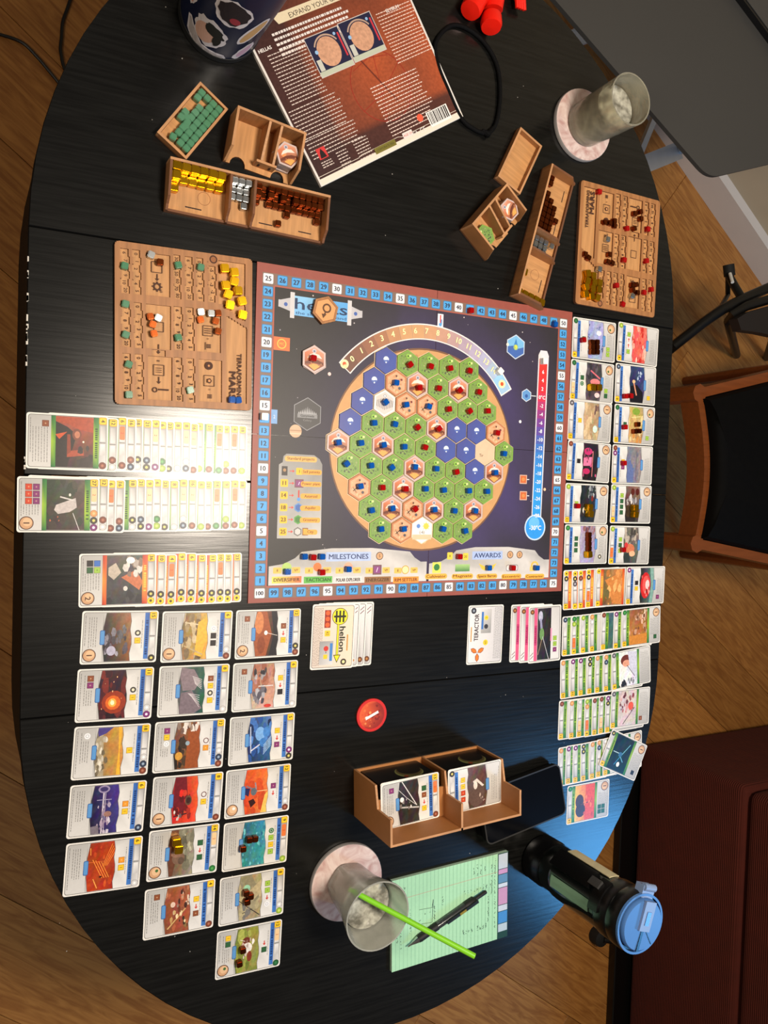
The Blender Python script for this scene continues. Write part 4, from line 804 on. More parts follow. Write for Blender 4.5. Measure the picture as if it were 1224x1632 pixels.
LEFT = [
 ([(132.5, 973.6), (253.8, 973.6), (247.9, 1054.4), (125.4, 1059.6)], 'blue project card with a silver spacecraft picture, upper left of the grid', 15, 'S', [((60, 44, 36), (178, 122, 76), (30, 24, 26), (130, 92, 60)), ('s', 22, .1, .8, .4, .85, .08, [(96, 88, 100), (170, 166, 178), (60, 54, 60)]), ('s', 8, .4, .85, .3, .5, .07, [(120, 120, 126), (80, 76, 80)]), ('e', .3, .78, .16, .1, (180, 176, 196))], 'cy', '', 1, None),
 ([(259.8, 974.3), (371.4, 972.4), (367.1, 1052), (254.5, 1056.7)], 'blue project card picturing beige tower blocks under a yellow sky', 6, 'BW', [((110, 88, 58), (226, 176, 80), (150, 122, 80), (234, 170, 70)), ('s', 30, 0, .7, 0, 1, .1, [(164, 142, 104), (206, 186, 148), (92, 72, 48)]), ('p', [(.9, .1), (.6, .2), (.5, .9), (.75, .95), (.95, .5)], (236, 178, 62)), ('l', .1, .2, .6, .25, 1.6, (212, 194, 158)), ('l', .1, .7, .8, .9, 1.6, (190, 168, 124))], 'wkk', '', 1, None),
 ([(377, 972.7), (480, 969.6), (476.8, 1045), (372.9, 1051.3)], 'blue project card with a brown planet and a bright sparkle in dark space', 12, 'BS', [((176, 92, 50), (50, 36, 34), (120, 56, 30), (34, 28, 30)), ('p', [(0, 0), (.5, 0), (.72, .5), (.5, 1), (0, 1)], (158, 82, 46)), ('e', .2, .25, .18, .25, (206, 128, 78)), ('e', .3, .75, .16, .2, (136, 66, 36)), ('p', [(.68, 0), (1, 0), (1, 1), (.62, 1), (.8, .5)], (34, 30, 34)), ('l', .5, .48, .95, .55, .6, (230, 220, 210)), ('e', .48, .48, .07, .05, (255, 250, 240))], 'bry', 'b', 2, None),
 ([(123.8, 1066.5), (246.3, 1062.6), (240, 1144.9), (119.2, 1152.6)], 'blue project card with a glowing orange star in a dark red nebula', 11, 'UW', [((46, 24, 34), (60, 26, 36), (40, 16, 24), (36, 20, 28)), ('s', 26, 0, 1, 0, 1, .13, [(96, 26, 30), (60, 20, 30), (120, 40, 34), (50, 24, 44)]), ('e', .55, .66, .42, .24, (150, 52, 26)), ('e', .52, .67, .26, .15, (216, 100, 32)), ('e', .5, .67, .14, .09, (252, 176, 70)), ('e', .5, .67, .07, .05, (255, 236, 190)), ('s', 8, .1, .9, .1, .9, .015, [(255, 200, 140)])], 'cy', 'bp', None, None),
 ([(255, 1062), (366.5, 1057.7), (361.4, 1136), (249.6, 1144.2)], 'blue project card with mauve domes and white ribs on a green ground', 8, 'W', [((84, 74, 80), (40, 96, 80), (96, 88, 92), (24, 78, 66)), ('p', [(.1, 0), (.55, .05), (.8, .3), (.6, .5), (.15, .5), (.05, .2)], (134, 118, 124)), ('p', [(.1, .55), (.5, .5), (.9, .9), (.6, 1), (.05, 1)], (120, 106, 114))] + [('l', .5 + .02 * i, .2 + .03 * i, .86, .28 + .04 * i, .7, (214, 206, 206)) for i in range(6)] + [('l', .35 + .03 * i, .56 + .015 * i, .8, .62 + .05 * i, .6, (206, 198, 200)) for i in range(6)], 'bycy', '', None, None),
 ([(372.3, 1058), (475.3, 1051.8), (472, 1126.7), (367.6, 1135.2)], 'blue project card with black and white walking robots on pink-brown rock', 6, 'W', [((150, 112, 96), (186, 130, 106), (196, 170, 158), (206, 160, 140)), ('s', 16, 0, 1, 0, .6, .14, [(150, 90, 70), (180, 120, 96)]), ('s', 12, .15, .6, .15, .35, .06, [(230, 228, 228), (50, 46, 50), (160, 156, 160)]), ('s', 16, .1, .65, .55, .85, .08, [(226, 224, 226), (70, 66, 76), (120, 116, 124)]), ('l', .3, .5, .9, .5, 1.2, (220, 216, 214)), ('e', .7, .95, .15, .04, (206, 60, 50))], 'yrk', 'b', None, None),
 ([(118.8, 1158.5), (241.2, 1152), (234.1, 1234.9), (112.6, 1244.6)], 'blue project card picturing a city before an ochre desert horizon', 18, 'BEW', [((140, 110, 70), (214, 152, 60), (150, 124, 84), (196, 140, 64)), ('p', [(0, 0), (.25, 0), (.35, 1), (0, 1)], (170, 156, 128)), ('s', 30, 0, .4, .1, 1, .07, [(226, 218, 200), (110, 98, 76), (180, 170, 150)]), ('p', [(.05, 0), (.6, 0), (.35, .12), (.1, .18)], (74, 62, 130)), ('p', [(.78, 0), (.9, 0), (.86, .5), (.92, 1), (.78, 1), (.82, .5)], (240, 176, 56))], 'y', 'w', None, None),
 ([(247.4, 1151.5), (359.9, 1143.8), (353.7, 1223.2), (243, 1232.7)], 'blue project card with white domes above brown machines on orange sand', 12, 'BEW', [((120, 80, 60), (150, 84, 44), (110, 66, 36), (140, 70, 36)), ('s', 16, .05, .9, 0, .18, .08, [(226, 216, 206), (150, 130, 116), (90, 60, 50)]), ('s', 20, .02, .5, .25, .95, .1, [(60, 46, 36), (110, 78, 44), (36, 28, 24)]), ('e', .2, .72, .14, .09, (206, 150, 60)), ('p', [(.5, .2), (1, .2), (1, 1), (.45, 1)], (150, 76, 36)), ('e', .5, .45, .08, .05, (150, 170, 180))], 'no', 'pyw', None, None),
 ([(366.9, 1143.4), (469.9, 1134.7), (466.4, 1210.3), (363, 1222)], 'blue project card with a deep blue ice and machinery picture', 5, 'SU', [((30, 60, 110), (90, 130, 190), (20, 40, 76), (40, 84, 140)), ('s', 22, 0, 1, 0, 1, .12, [(40, 80, 150), (80, 130, 200), (20, 40, 80)]), ('e', .5, .38, .2, .16, (120, 170, 224)), ('e', .75, .35, .14, .12, (70, 130, 200)), ('e', .62, .58, .14, .1, (60, 120, 190)), ('l', .1, .2, .15, .8, 1.4, (190, 200, 220)), ('l', .15, .75, .5, .62, 1.6, (206, 206, 220))] + [('l', .95, .45 + .04 * i, .65, .65 + .04 * i, .7, (170, 206, 240)) for i in range(6)], 'yrp', '', None, None),
 ([(111.6, 1251.4), (234.5, 1242.1), (227.9, 1326), (105.4, 1338.5)], 'blue project card with a white space elevator on a purple sky', 6, 'E', [((40, 34, 70), (70, 58, 140), (30, 24, 50), (56, 44, 120)), ('l', .42, 0, .42, 1, 1.6, (206, 196, 206)), ('l', .48, 0, .5, 1, .9, (170, 160, 180)), ('s', 26, .25, .65, .3, 1, .05, [(206, 196, 210), (120, 100, 130), (170, 150, 170)]), ('l', .2, .3, .7, .3, .8, (170, 160, 190)), ('e', .42, .08, .2, .08, (150, 136, 170)), ('e', .42, .08, .14, .05, (60, 50, 100)), ('e', .6, .6, .13, .06, (150, 110, 100)), ('p', [(0, .85), (.3, .82), (.35, 1), (0, 1)], (120, 110, 120))], 'oy', '', None, None),
 ([(243.8, 1239.3), (354.7, 1230), (352.5, 1307.2), (238.9, 1320)], 'blue project card with dark figures on a bright red and orange picture', 8, 'B', [((120, 24, 26), (236, 90, 40), (196, 40, 30), (232, 80, 44)), ('p', [(.1, 0), (.5, 0), (.6, .5), (.4, .9), (.05, .6)], (110, 24, 34)), ('s', 18, .1, .7, .3, .95, .09, [(226, 44, 34), (90, 20, 24), (206, 60, 40)]), ('e', .62, .52, .13, .11, (96, 70, 50)), ('e', .62, .52, .09, .07, (60, 34, 30)), ('l', .1, .85, .6, .8, 1.6, (60, 30, 34)), ('s', 8, .1, .5, .75, .95, .04, [(220, 210, 200), (60, 30, 30)])], 'ny', '', 1, None),
 ([(360.2, 1228.4), (464, 1216.1), (460.6, 1291.8), (357.2, 1306.3)], 'blue project card with a grey satellite over an orange planet', 12, 'BW', [((206, 74, 30), (236, 110, 44), (196, 62, 26), (226, 150, 70)), ('s', 12, 0, .8, 0, 1, .16, [(226, 86, 34), (196, 70, 30)]), ('p', [(.7, 1), (.85, .6), (1, .5), (1, 1)], (244, 190, 90)), ('l', .55, .5, .95, .5, .7, (250, 214, 150)), ('l', .1, .36, .55, .5, 1.6, (120, 116, 130)), ('e', .4, .5, .12, .09, (96, 104, 110)), ('p', [(.05, .4), (.25, .42), (.2, .6), (.05, .55)], (40, 34, 80)), ('p', [(.2, .7), (.4, .66), (.5, .76), (.3, .86)], (54, 20, 16)), ('l', .45, .3, .5, .45, 1.6, (150, 140, 150))], 'pr', '', '0', None),
 ([(105.9, 1344.7), (229, 1330.8), (221.9, 1413.5), (97.7, 1431.2)], 'blue project card with glowing lines on red-orange, lowest of the left column', 6, 'W', [((150, 46, 20), (176, 54, 24), (190, 66, 26), (160, 50, 24))] + [('l', .2 + .1 * i, .35 + .02 * i, .55 + .08 * i, .75, .8, (244, 150, 60)) for i in range(4)] + [('l', .55 + .05 * i, .5, .85 + .04 * i, .05 + .05 * i, .8, (236, 130, 50)) for i in range(4)] + [('l', .05, .4, .6, .4, .6, (230, 110, 50)), ('l', .1, .1, .12, .25, .8, (246, 160, 70)), ('s', 8, .1, .9, .1, .9, .06, [(190, 66, 26), (214, 90, 36)]), ('l', .25, .75, .4, .95, 1, (250, 170, 80)), ('e', .5, .72, .05, .02, (60, 20, 14))], 'oy', '', None, None),
 ([(238.7, 1324.3), (350, 1310.6), (345, 1390), (232, 1407)], 'blue project card with a brown ape on grey rocks, two gold cubes on it', 14, 'G', [((110, 70, 50), (140, 134, 112), (90, 66, 50), (160, 156, 132)), ('s', 30, .35, 1, 0, 1, .11, [(164, 160, 136), (120, 116, 96), (196, 192, 166), (90, 86, 70)]), ('p', [(0, 0), (.35, 0), (.4, .4), (.2, 1), (0, 1)], (104, 62, 44)), ('e', .4, .62, .24, .14, (120, 92, 74)), ('e', .5, .68, .12, .08, (96, 76, 62)), ('e', .32, .52, .2, .08, (140, 104, 84))], 'grg', '', 'A', 'y'),
 ([(356.7, 1313.7), (461, 1300), (456, 1371.7), (353, 1389.8)], 'blue project card with a sparkling turquoise water picture and copper cubes', 9, 'M', [((40, 96, 110), (60, 150, 180), (50, 130, 140), (64, 150, 150)), ('s', 70, 0, 1, 0, 1, .035, [(60, 150, 190), (120, 206, 214), (36, 100, 140), (80, 170, 170)])], 'Glyl', '', None, 'hot'),
 ([(231, 1419.1), (344.6, 1398.6), (339, 1478.2), (226.5, 1499.6)], 'blue project card with glinting craters on reddish ground', 4, 'B', [((150, 76, 48), (164, 92, 64), (140, 66, 42), (156, 84, 60)), ('s', 22, 0, 1, 0, 1, .07, [(176, 96, 64), (110, 56, 40), (196, 130, 96)]), ('l', .15, .9, .8, .5, 1.6, (206, 170, 110)), ('s', 12, .2, .9, .5, .9, .05, [(240, 216, 170), (60, 50, 36), (190, 150, 90)]), ('s', 12, .3, .95, .1, .45, .05, [(70, 44, 36), (226, 206, 180)]), ('e', .32, .38, .09, .06, (226, 196, 176))], 'yrb', 'b', None, None),
 ([(350.7, 1401), (455.3, 1381.6), (450.9, 1455.5), (346.8, 1477.1)], 'blue project card with cracked beige stone picture and three copper cubes', 8, 'MW', [((140, 132, 100), (170, 150, 110), (150, 142, 116), (160, 146, 112)), ('s', 16, 0, 1, 0, 1, .16, [(176, 164, 126), (140, 132, 104), (190, 176, 140)]), ('e', .35, .3, .14, .09, (150, 206, 170)), ('p', [(.4, .4), (1, .1), (1, .4), (.6, .6)], (186, 170, 130)), ('l', .05, .55, .4, .72, .9, (50, 46, 40)), ('l', .2, .85, .6, .78, .9, (50, 46, 40)), ('l', .4, .72, .9, .95, 1.2, (60, 56, 50)), ('s', 6, .05, .5, .7, .95, .07, [(120, 116, 110)])], 'llrw', '', None, None),
 ([(345, 1484.9), (450.5, 1463.7), (446, 1539.4), (342.4, 1563.2)], 'blue project card with brown and white cattle on a green field, lowest card', 12, 'A', [((110, 120, 50), (150, 140, 70), (150, 164, 66), (140, 132, 66)), ('s', 16, 0, 1, 0, 1, .14, [(150, 160, 70), (110, 120, 50), (170, 176, 84)]), ('e', .45, .3, .16, .09, (110, 50, 34)), ('e', .5, .46, .2, .12, (234, 226, 216)), ('s', 12, .3, .8, .25, .7, .06, [(120, 56, 36), (240, 232, 224), (96, 44, 30)]), ('e', .6, .66, .1, .12, (130, 54, 36)), ('l', .2, .25, .4, .3, .8, (230, 220, 200))], 'rg', 'yg', 'A', 'y'),
]
for c4, lab, cost, tags, spec, icons, fx, vp, req in LEFT:
    ce, a = quad(c4); newcard(cardface('blue', cost, tags, spec, icons, fx, vp, False, req), (ce.x, ce.y, .0001), a - math.pi / 2, lab, 'blue project cards in rows at the lower left')
RIGHT = [
 ([(914.3, 504.7), (981.5, 516.5), (978.2, 576.8), (911.3, 570.1)], 'blue project card with a lavender flock picture, holding red and copper cubes', 9, 'A', [((150, 160, 210), (170, 176, 214), (150, 160, 206), (160, 170, 214)), ('s', 26, .05, .95, .05, .8, .03, [(50, 54, 110), (80, 84, 140)]), ('e', .7, .3, .16, .07, (226, 226, 236))], 'g', 'll', 'A', None),
 ([(986.3, 512.8), (1049.9, 525.3), (1045.9, 584.4), (982.6, 574.6)], 'blue project card with a bright red coral picture, top of the outer column', 4, 'M', [((226, 84, 74), (236, 120, 100), (220, 90, 80), (226, 100, 90)), ('s', 40, 0, 1, 0, 1, .09, [(240, 150, 130), (196, 44, 40), (250, 196, 176), (214, 60, 54)])], 'lrrl', '', None, None),
 ([(910.9, 572.4), (978.7, 582.4), (975.3, 643), (908, 635.6)], 'blue project card with a pink shape on dark grey, gold cubes on it', 16, 'A', [((74, 68, 74), (70, 66, 70), (84, 76, 84), (66, 60, 66)), ('s', 20, 0, 1, 0, 1, .1, [(96, 88, 96), (54, 50, 56)]), ('l', .3, .2, .9, .4, 2.4, (216, 110, 120)), ('e', .6, .5, .3, .09, (224, 130, 134)), ('e', .75, .85, .16, .07, (236, 206, 204))], 'Gg', 'gl', 'A', 'y'),
 ([(981.2, 579), (1045.4, 586.3), (1043, 646.6), (980, 640)], 'blue project card with a dark figure in a night blue scene, two red cubes', 8, 'E', [((40, 56, 100), (60, 70, 120), (30, 30, 50), (60, 66, 116)), ('p', [(.1, .55), (.5, .5), (.9, .7), (.95, 1), (.05, 1)], (24, 22, 30)), ('l', .3, .45, .5, .8, 2.4, (224, 150, 120)), ('e', .3, .42, .1, .05, (240, 190, 140)), ('s', 10, .5, .8, .1, .4, .04, [(180, 196, 220)])], '', 'y', None, None),
 ([(906.9, 637), (975.6, 644.4), (971.6, 705.4), (904.3, 698.8)], 'blue project card with a tan desert and pale glint picture', 12, 'R', [((196, 164, 122), (150, 130, 110), (206, 176, 134), (170, 150, 120)), ('s', 22, 0, 1, 0, 1, .12, [(206, 178, 136), (170, 140, 104), (222, 196, 156)]), ('e', .75, .7, .14, .1, (206, 236, 220)), ('s', 6, .7, 1, .1, .3, .08, [(110, 84, 80)])], 'y', '', '1', None),
 ([(979.4, 644.7), (1043.4, 650.3), (1041.2, 709.9), (978, 704.4)], 'blue project card with a yellow-green field picture, red and copper cubes', 10, 'A', [((190, 176, 96), (170, 160, 100), (206, 164, 104), (190, 150, 96)), ('e', .5, .12, .25, .1, (130, 160, 60)), ('s', 24, 0, 1, .2, 1, .1, [(214, 180, 120), (170, 130, 84), (230, 206, 150)]), ('l', .2, .3, .8, .25, 1.4, (230, 214, 150)), ('s', 6, .3, .9, .8, 1, .08, [(206, 140, 70)])], 'g', 'l', 'A', None),
 ([(905.7, 702.5), (973.5, 708.8), (970.1, 769.1), (901.8, 763.5)], 'blue project card with magenta machinery on black', 5, 'B', [((50, 36, 44), (40, 34, 40), (30, 24, 30), (36, 30, 36)), ('e', .35, .22, .25, .1, (196, 50, 110)), ('p', [(.1, .4), (.6, .36), (.6, .6), (.1, .62)], (236, 120, 160)), ('e', .3, .76, .22, .08, (190, 44, 96)), ('l', .65, .2, .65, .9, 1.2, (220, 130, 130)), ('s', 10, .1, .9, .1, .9, .05, [(226, 90, 140), (90, 60, 70)])], 'k', '', '2', None),
 ([(976.5, 709.1), (1040.3, 712.8), (1037.5, 771.9), (974.9, 769.4)], 'blue project card with a hazy blue-grey sea picture and one red cube', 9, 'BU', [((120, 122, 140), (140, 130, 132), (86, 104, 150), (150, 134, 130)), ('p', [(.1, .4), (.5, .35), (.5, 1), (.1, 1)], (96, 112, 160)), ('l', .65, .1, .68, .95, 2, (110, 100, 108)), ('l', .85, 0, .85, 1, 2, (150, 138, 136)), ('s', 8, .4, 1, .1, .9, .09, [(140, 130, 134), (110, 110, 126)])], 'py', '', None, None),
 ([(900.6, 770.9), (969.4, 773.8), (967.2, 834.4), (899.6, 832.6)], 'blue project card with a black night picture, red and gold cubes on it', 12, 'M', [((30, 32, 38), (50, 54, 60), (26, 30, 40), (40, 50, 66)), ('s', 12, .4, 1, 0, .3, .06, [(170, 176, 180), (90, 96, 100)]), ('e', .35, .68, .16, .1, (210, 210, 206)), ('e', .75, .35, .08, .08, (120, 40, 34)), ('s', 10, 0, 1, .3, 1, .08, [(36, 40, 52), (50, 56, 70)])], 'l', '', '1', None),
 ([(973.8, 772.6), (1038, 773.8), (1036.3, 834.9), (972.6, 832.6)], 'blue project card with brown pods and white shapes, gold cubes on it', 8, 'M', [((110, 80, 76), (150, 110, 100), (50, 44, 44), (70, 60, 56)), ('e', .5, .15, .12, .1, (90, 34, 26)), ('e', .8, .15, .12, .1, (84, 30, 24)), ('s', 16, .05, .8, .28, .5, .06, [(220, 218, 220), (120, 116, 120)]), ('p', [(0, .55), (.9, .55), (.7, 1), (0, 1)], (44, 38, 38))], 'gggl', '', '1', 'y'),
 ([(900.3, 836.3), (967.9, 836.8), (966.5, 897.6), (899.1, 899.1)], 'blue project card with a pale lilac picture, a row of copper and gold cubes', 7, 'G', [((170, 160, 200), (150, 140, 150), (170, 162, 206), (160, 150, 190)), ('s', 16, .2, 1, 0, .4, .08, [(220, 206, 220), (130, 80, 84), (90, 70, 90)])], 'ggg', 'c', 'A', None),
 ([(971.9, 838.5), (1036, 839.3), (1032.9, 899.1), (970.4, 898.5)], 'blue project card with a grey rock and orange creature picture, one red cube', 6, 'M', [((110, 104, 96), (120, 112, 104), (60, 62, 62), (90, 86, 80)), ('s', 26, .05, .95, 0, .5, .09, [(150, 140, 130), (70, 66, 62), (190, 176, 160)]), ('e', .45, .6, .3, .14, (206, 120, 84)), ('e', .2, .5, .12, .08, (206, 60, 60)), ('e', .6, .74, .2, .08, (236, 180, 140)), ('p', [(.1, .75), (.4, .7), (.5, 1), (.05, 1)], (50, 58, 56))], 'lgl', '', None, 'hot'),
]
for c4, lab, cost, tags, spec, icons, fx, vp, req in RIGHT:
    ce, a = quad(c4); newcard(cardface('blue', cost, tags, spec, icons, fx, vp, True, req), (ce.x, ce.y, .0001), a + math.pi / 2, lab, 'blue project cards in two columns at the right')

def strip(kind, seed, flip=False):
    r_ = random.Random(seed); tags = ''.join(r_.choice('BBSGWUEJM') for _ in range(r_.choice([1, 1, 2]))) if kind != 'red' else 'V' + r_.choice(['S', 'S', 'SR', 'B'])
    return cardface(kind, r_.choice([4, 6, 8, 9, 10, 11, 12, 14, 16, 18, 21, 23]), tags, None, full=False, req=r_.choice([None, None, None, 'y', 'hot']))
TH = .00034
def fan_left(badges, ytop0, ytop1, tops, kind, what, grp):
    n = len(badges)
    for i, bx in enumerate(badges):
        t = (bx - badges[0]) / (badges[-1] - badges[0]); yy = ytop0 * (1 - t) + ytop1 * t
        p = P(bx, yy, .002); under = n - 1 - i; k = min(under, 6); slope = k * TH / .080
        cx = p.x - .0383; cy = p.y + J(.0012) * (1 if 0 < i < n - 1 else 0)
        ang = -math.pi / 2 + (.004 if i == 0 else J(.012))
        z = .0002 + slope * .044
        if i == 0: face = tops; lab = '%s, on top of %s' % (what[1], what[0])
        else: face = strip(kind, 100 * len(grp) + i * 7 + n); lab = '%s card showing only its top strip, %s from left in %s' % (kind, ORD[i], what[0])
        M = Matrix.Rotation(-slope, 4, 'Y') @ Matrix.Rotation(ang, 4, 'Z')
        o = newcard(face, (cx, cy, z), tuple(M.to_euler()), lab, grp)
spec1 = [((176, 80, 50), (190, 90, 60), (50, 42, 40), (56, 46, 44)), ('p', [(0, 0), (.95, .0), (1, .3), (.6, .25), (.35, .15), (0, .1)], (170, 74, 46)), ('p', [(0, .1), (.3, .2), (.55, .35), (.3, 1), (0, 1)], (44, 38, 36)), ('p', [(0, .36), (.3, .3), (.1, .45)], (206, 86, 44)), ('e', .55, .35, .12, .12, (120, 66, 50)), ('e', .56, .35, .07, .07, (190, 120, 90)), ('p', [(.3, .68), (.72, .64), (.74, .76), (.3, .8)], (170, 76, 50)), ('p', [(.3, .35), (.38, .35), (.4, .7), (.3, .75)], (140, 62, 42)), ('e', .72, .49, .025, .02, (255, 240, 220)), ('s', 8, .6, 1, .55, 1, .1, [(60, 50, 48), (50, 40, 40)])]
spec2 = [((36, 66, 44), (100, 80, 70), (56, 46, 42), (74, 58, 52)), ('s', 14, 0, 1, 0, 1, .14, [(66, 56, 50), (90, 72, 64), (50, 60, 46)]), ('p', [(.25, .5), (.75, .36), (.78, .55), (.6, .64), (.3, .68), (.2, .6)], (196, 186, 182)), ('l', .35, .34, .75, .42, 1.6, (206, 200, 196)), ('l', .68, .66, .85, 1, .7, (220, 216, 214)), ('e', .6, .3, .03, .03, (230, 220, 210)), ('s', 4, .1, .9, .7, 1, .02, [(190, 100, 70)])]
spec3 = [((90, 84, 80), (84, 80, 78), (54, 52, 54), (60, 58, 58)), ('s', 14, 0, 1, .5, 1, .12, [(70, 68, 70), (48, 46, 50)]), ('p', [(.05, .25), (.25, .15), (.4, .35), (.2, .5), (.05, .4)], (190, 176, 160)), ('p', [(.4, .45), (.8, .3), (1, .55), (.9, .72), (.6, .55)], (196, 112, 74)), ('s', 14, .5, .95, .05, .45, .08, [(220, 214, 206), (130, 110, 96)]), ('e', .52, .68, .06, .05, (220, 214, 206)), ('e', .65, .1, .12, .07, (240, 238, 234))]
fan_left([164, 180, 195, 209, 220, 234.5, 248, 259, 270, 283.5, 297, 309, 318, 334, 350, 361, 374, 387], 707, 718, cardface('green', 4, 'B', spec1, fx='b'), 'green', ('the upper left fan', 'green project card picturing a lit red mine shaft'), 'upper fan of green project cards')
fan_left([150, 165, 177, 191, 211.5, 224.7, 238, 250.5, 263, 278, 292.5, 307, 321, 332, 346, 361, 375, 386.5], 805.5, 805, cardface('green', 27, 'USJ', spec2, fx='phphph', vp='1', req='y'), 'green', ('the lower left fan', 'green project card picturing a pale solar sail'), 'lower fan of green project cards')
fan_left([241, 257, 273.5, 289.4, 305.5, 322, 338.7, 352, 364, 378.5], 923, 921, cardface('red', 36, 'VS', spec3, fx='iklg', vp='2'), 'red', ('the red event fan', 'red event card picturing meteors breaking up'), 'fan of red event cards')

def fan_right(lefts, y0a, y0b, y1a, y1b, last4, kinds, topface, what, grp, lastlab, special={}):
    """lefts: pixel x of each card's left edge; last4: corners of the rightmost (topmost) card"""
    ce, a = quad(last4, .0022); n = len(lefts)
    for i, lx in enumerate(lefts[:-1]):
        t = i / max(1, n - 1); p = P(lx, (y0a + y0b) / 2 * (1 - t) + (y1a + y1b) / 2 * t, .001); an = math.atan2(ce.y - p.y, ce.x - p.x) * 0
        k = min(i, 6); slope = k * TH / .080; z = .0002 + slope * .044
        M = Matrix.Rotation(slope, 4, 'Y') @ Matrix.Rotation(math.pi / 2 + .02 + J(.02), 4, 'Z')
        f = special.get(i) or strip(kinds[i], 31 * i + len(grp) * 11 + n, True)
        newcard(f, (p.x + .044, p.y, z), tuple(M.to_euler()), '%s project card, %s from the left in %s' % (kinds[i], ORD[i], what), grp)
    k = min(n - 1, 6); slope = k * TH / .080; M = Matrix.Rotation(slope, 4, 'Y') @ Matrix.Rotation(a + math.pi / 2, 4, 'Z')
    newcard(topface, (ce.x, ce.y, .0002 + slope * .044), tuple(M.to_euler()), lastlab, grp)
redart = [((120, 100, 60), (214, 140, 80), (96, 84, 50), (206, 130, 70)), ('p', [(.1, .3), (.9, .1), (1, 1), (.5, .95), (.3, .5)], (206, 130, 66)), ('s', 20, .2, 1, .1, 1, .09, [(226, 150, 84), (170, 100, 44), (240, 180, 110)]), ('s', 4, 0, .3, .5, 1, .1, [(110, 100, 60)])]
fan_right([897.8, 911.8, 920.7, 932.8, 948.3, 998], 908, 972, 905, 966, [(1000, 903.2), (1060, 903.2), (1057.7, 961), (997.2, 964.5)], ['red'] * 5 + ['blue'],
  cardface('blue', 10, 'U', [((40, 34, 36), (90, 130, 120), (30, 26, 30), (110, 150, 140)), ('p', [(.7, 0), (1, 0), (1, 1), (.7, 1), (.82, .5)], (130, 170, 158)), ('e', .42, .5, .34, .38, (206, 40, 40)), ('e', .45, .48, .24, .26, (244, 90, 84)), ('e', .55, .48, .14, .14, (255, 206, 200)), ('s', 8, .15, .7, .2, .8, .05, [(120, 20, 24), (255, 160, 150)])], 'yk', 'p', None, True),
  'the red event row at the right', 'red event cards at the right', 'blue project card with a glowing red orb, rightmost in the red event row', {4: cardface('red', 9, 'V', redart, flip=True)})
fan_right([896, 910.3, 924.7, 938.7, 956.8, 976.6, 992], 983, 1045, 973, 1030, [(992.5, 970.7), (1052, 965.8), (1051.5, 1023.5), (992, 1033)], ['green'] * 7,
  cardface('green', 13, 'G', [((150, 100, 66), (130, 84, 54), (206, 140, 60), (190, 120, 50)), ('s', 34, 0, 1, .0, .75, .07, [(206, 150, 116), (226, 196, 170), (110, 66, 40), (170, 110, 76)]), ('p', [(0, .75), (1, .7), (1, 1), (0, 1)], (206, 132, 54))], fx=' g', vp='1', flip=True), 'the first green row at the right', 'first green row at the right', 'green project card with a brown pebble picture, end of the first green row', {4: cardface('green', 11, 'B', [((60, 100, 100), (80, 120, 120), (60, 96, 90), (80, 110, 110)), ('e', .7, .4, .2, .15, (120, 160, 160)), ('e', .5, .75, .25, .12, (110, 150, 150))], flip=True)})
fan_right([893.2, 908.4, 920.7, 935, 947, 960.7, 975], 1051, 1113, 1040, 1099, [(975, 1041.4), (1036, 1029.7), (1037, 1086.8), (976.2, 1099.6)], ['green'] * 7,
  cardface('green', 8, 'R', [((230, 230, 226), (226, 226, 230), (236, 236, 232), (220, 222, 226)), ('e', .4, .25, .28, .16, (110, 50, 40)), ('e', .42, .34, .2, .1, (226, 160, 130)), ('p', [(.5, 0), (1, .05), (1, .95), (.6, .5)], (206, 206, 222)), ('l', .45, .4, .85, .75, 1, (40, 40, 46)), ('s', 10, 0, .4, .85, 1, .08, [(40, 40, 44), (96, 96, 96)]), ('s', 6, .5, .9, .8, .98, .05, [(130, 130, 134)])], flip=True), 'the second green row at the right', 'second green row at the right', 'green project card with a red-haired person in white, end of the second green row')
fan_right([890.3, 906.5, 919, 930.7, 942.5, 952.8, 963, 974], 1118, 1179, 1108, 1164, [(976.3, 1101), (1035.6, 1095.1), (1033, 1153.2), (973.4, 1162)], ['green'] * 8,
  cardface('green', 11, 'R', [((206, 190, 186), (214, 200, 196), (214, 196, 196), (206, 190, 190)), ('s', 26, .1, 1, .05, .6, .06, [(120, 40, 50), (206, 130, 130), (90, 50, 56), (226, 180, 176)]), ('l', .1, .3, .3, .55, 1, (110, 44, 56)), ('l', .3, .95, .9, .5, 1.2, (60, 36, 44)), ('e', .7, .45, .14, .12, (226, 90, 70))], fx='b', flip=True), 'the third green row at the right', 'third green row at the right', 'green project card with a tangled dark red branch picture, end of the third green row')
fan_right([889.6, 901.3, 912.4, 924.9, 938.8, 949, 960], 1192, 1253, 1177, 1236, [(963, 1178), (1021, 1165), (1022, 1222), (962, 1236)], ['green'] * 7,
  cardface('green', 11, 'W', [((220, 218, 214), (220, 218, 214), (214, 210, 206), (214, 210, 206))], vp='1', flip=True), 'the fourth green row at the right', 'fourth green row at the right', 'green project card half covered by the tilted card with the blue probe')
ce = P(993.8, 1203.8, .0045); a = math.atan2((P(1030, 1188.5, .004) - P(977.8, 1163.5, .004)).y, (P(1030, 1188.5, .004) - P(977.8, 1163.5, .004)).x)
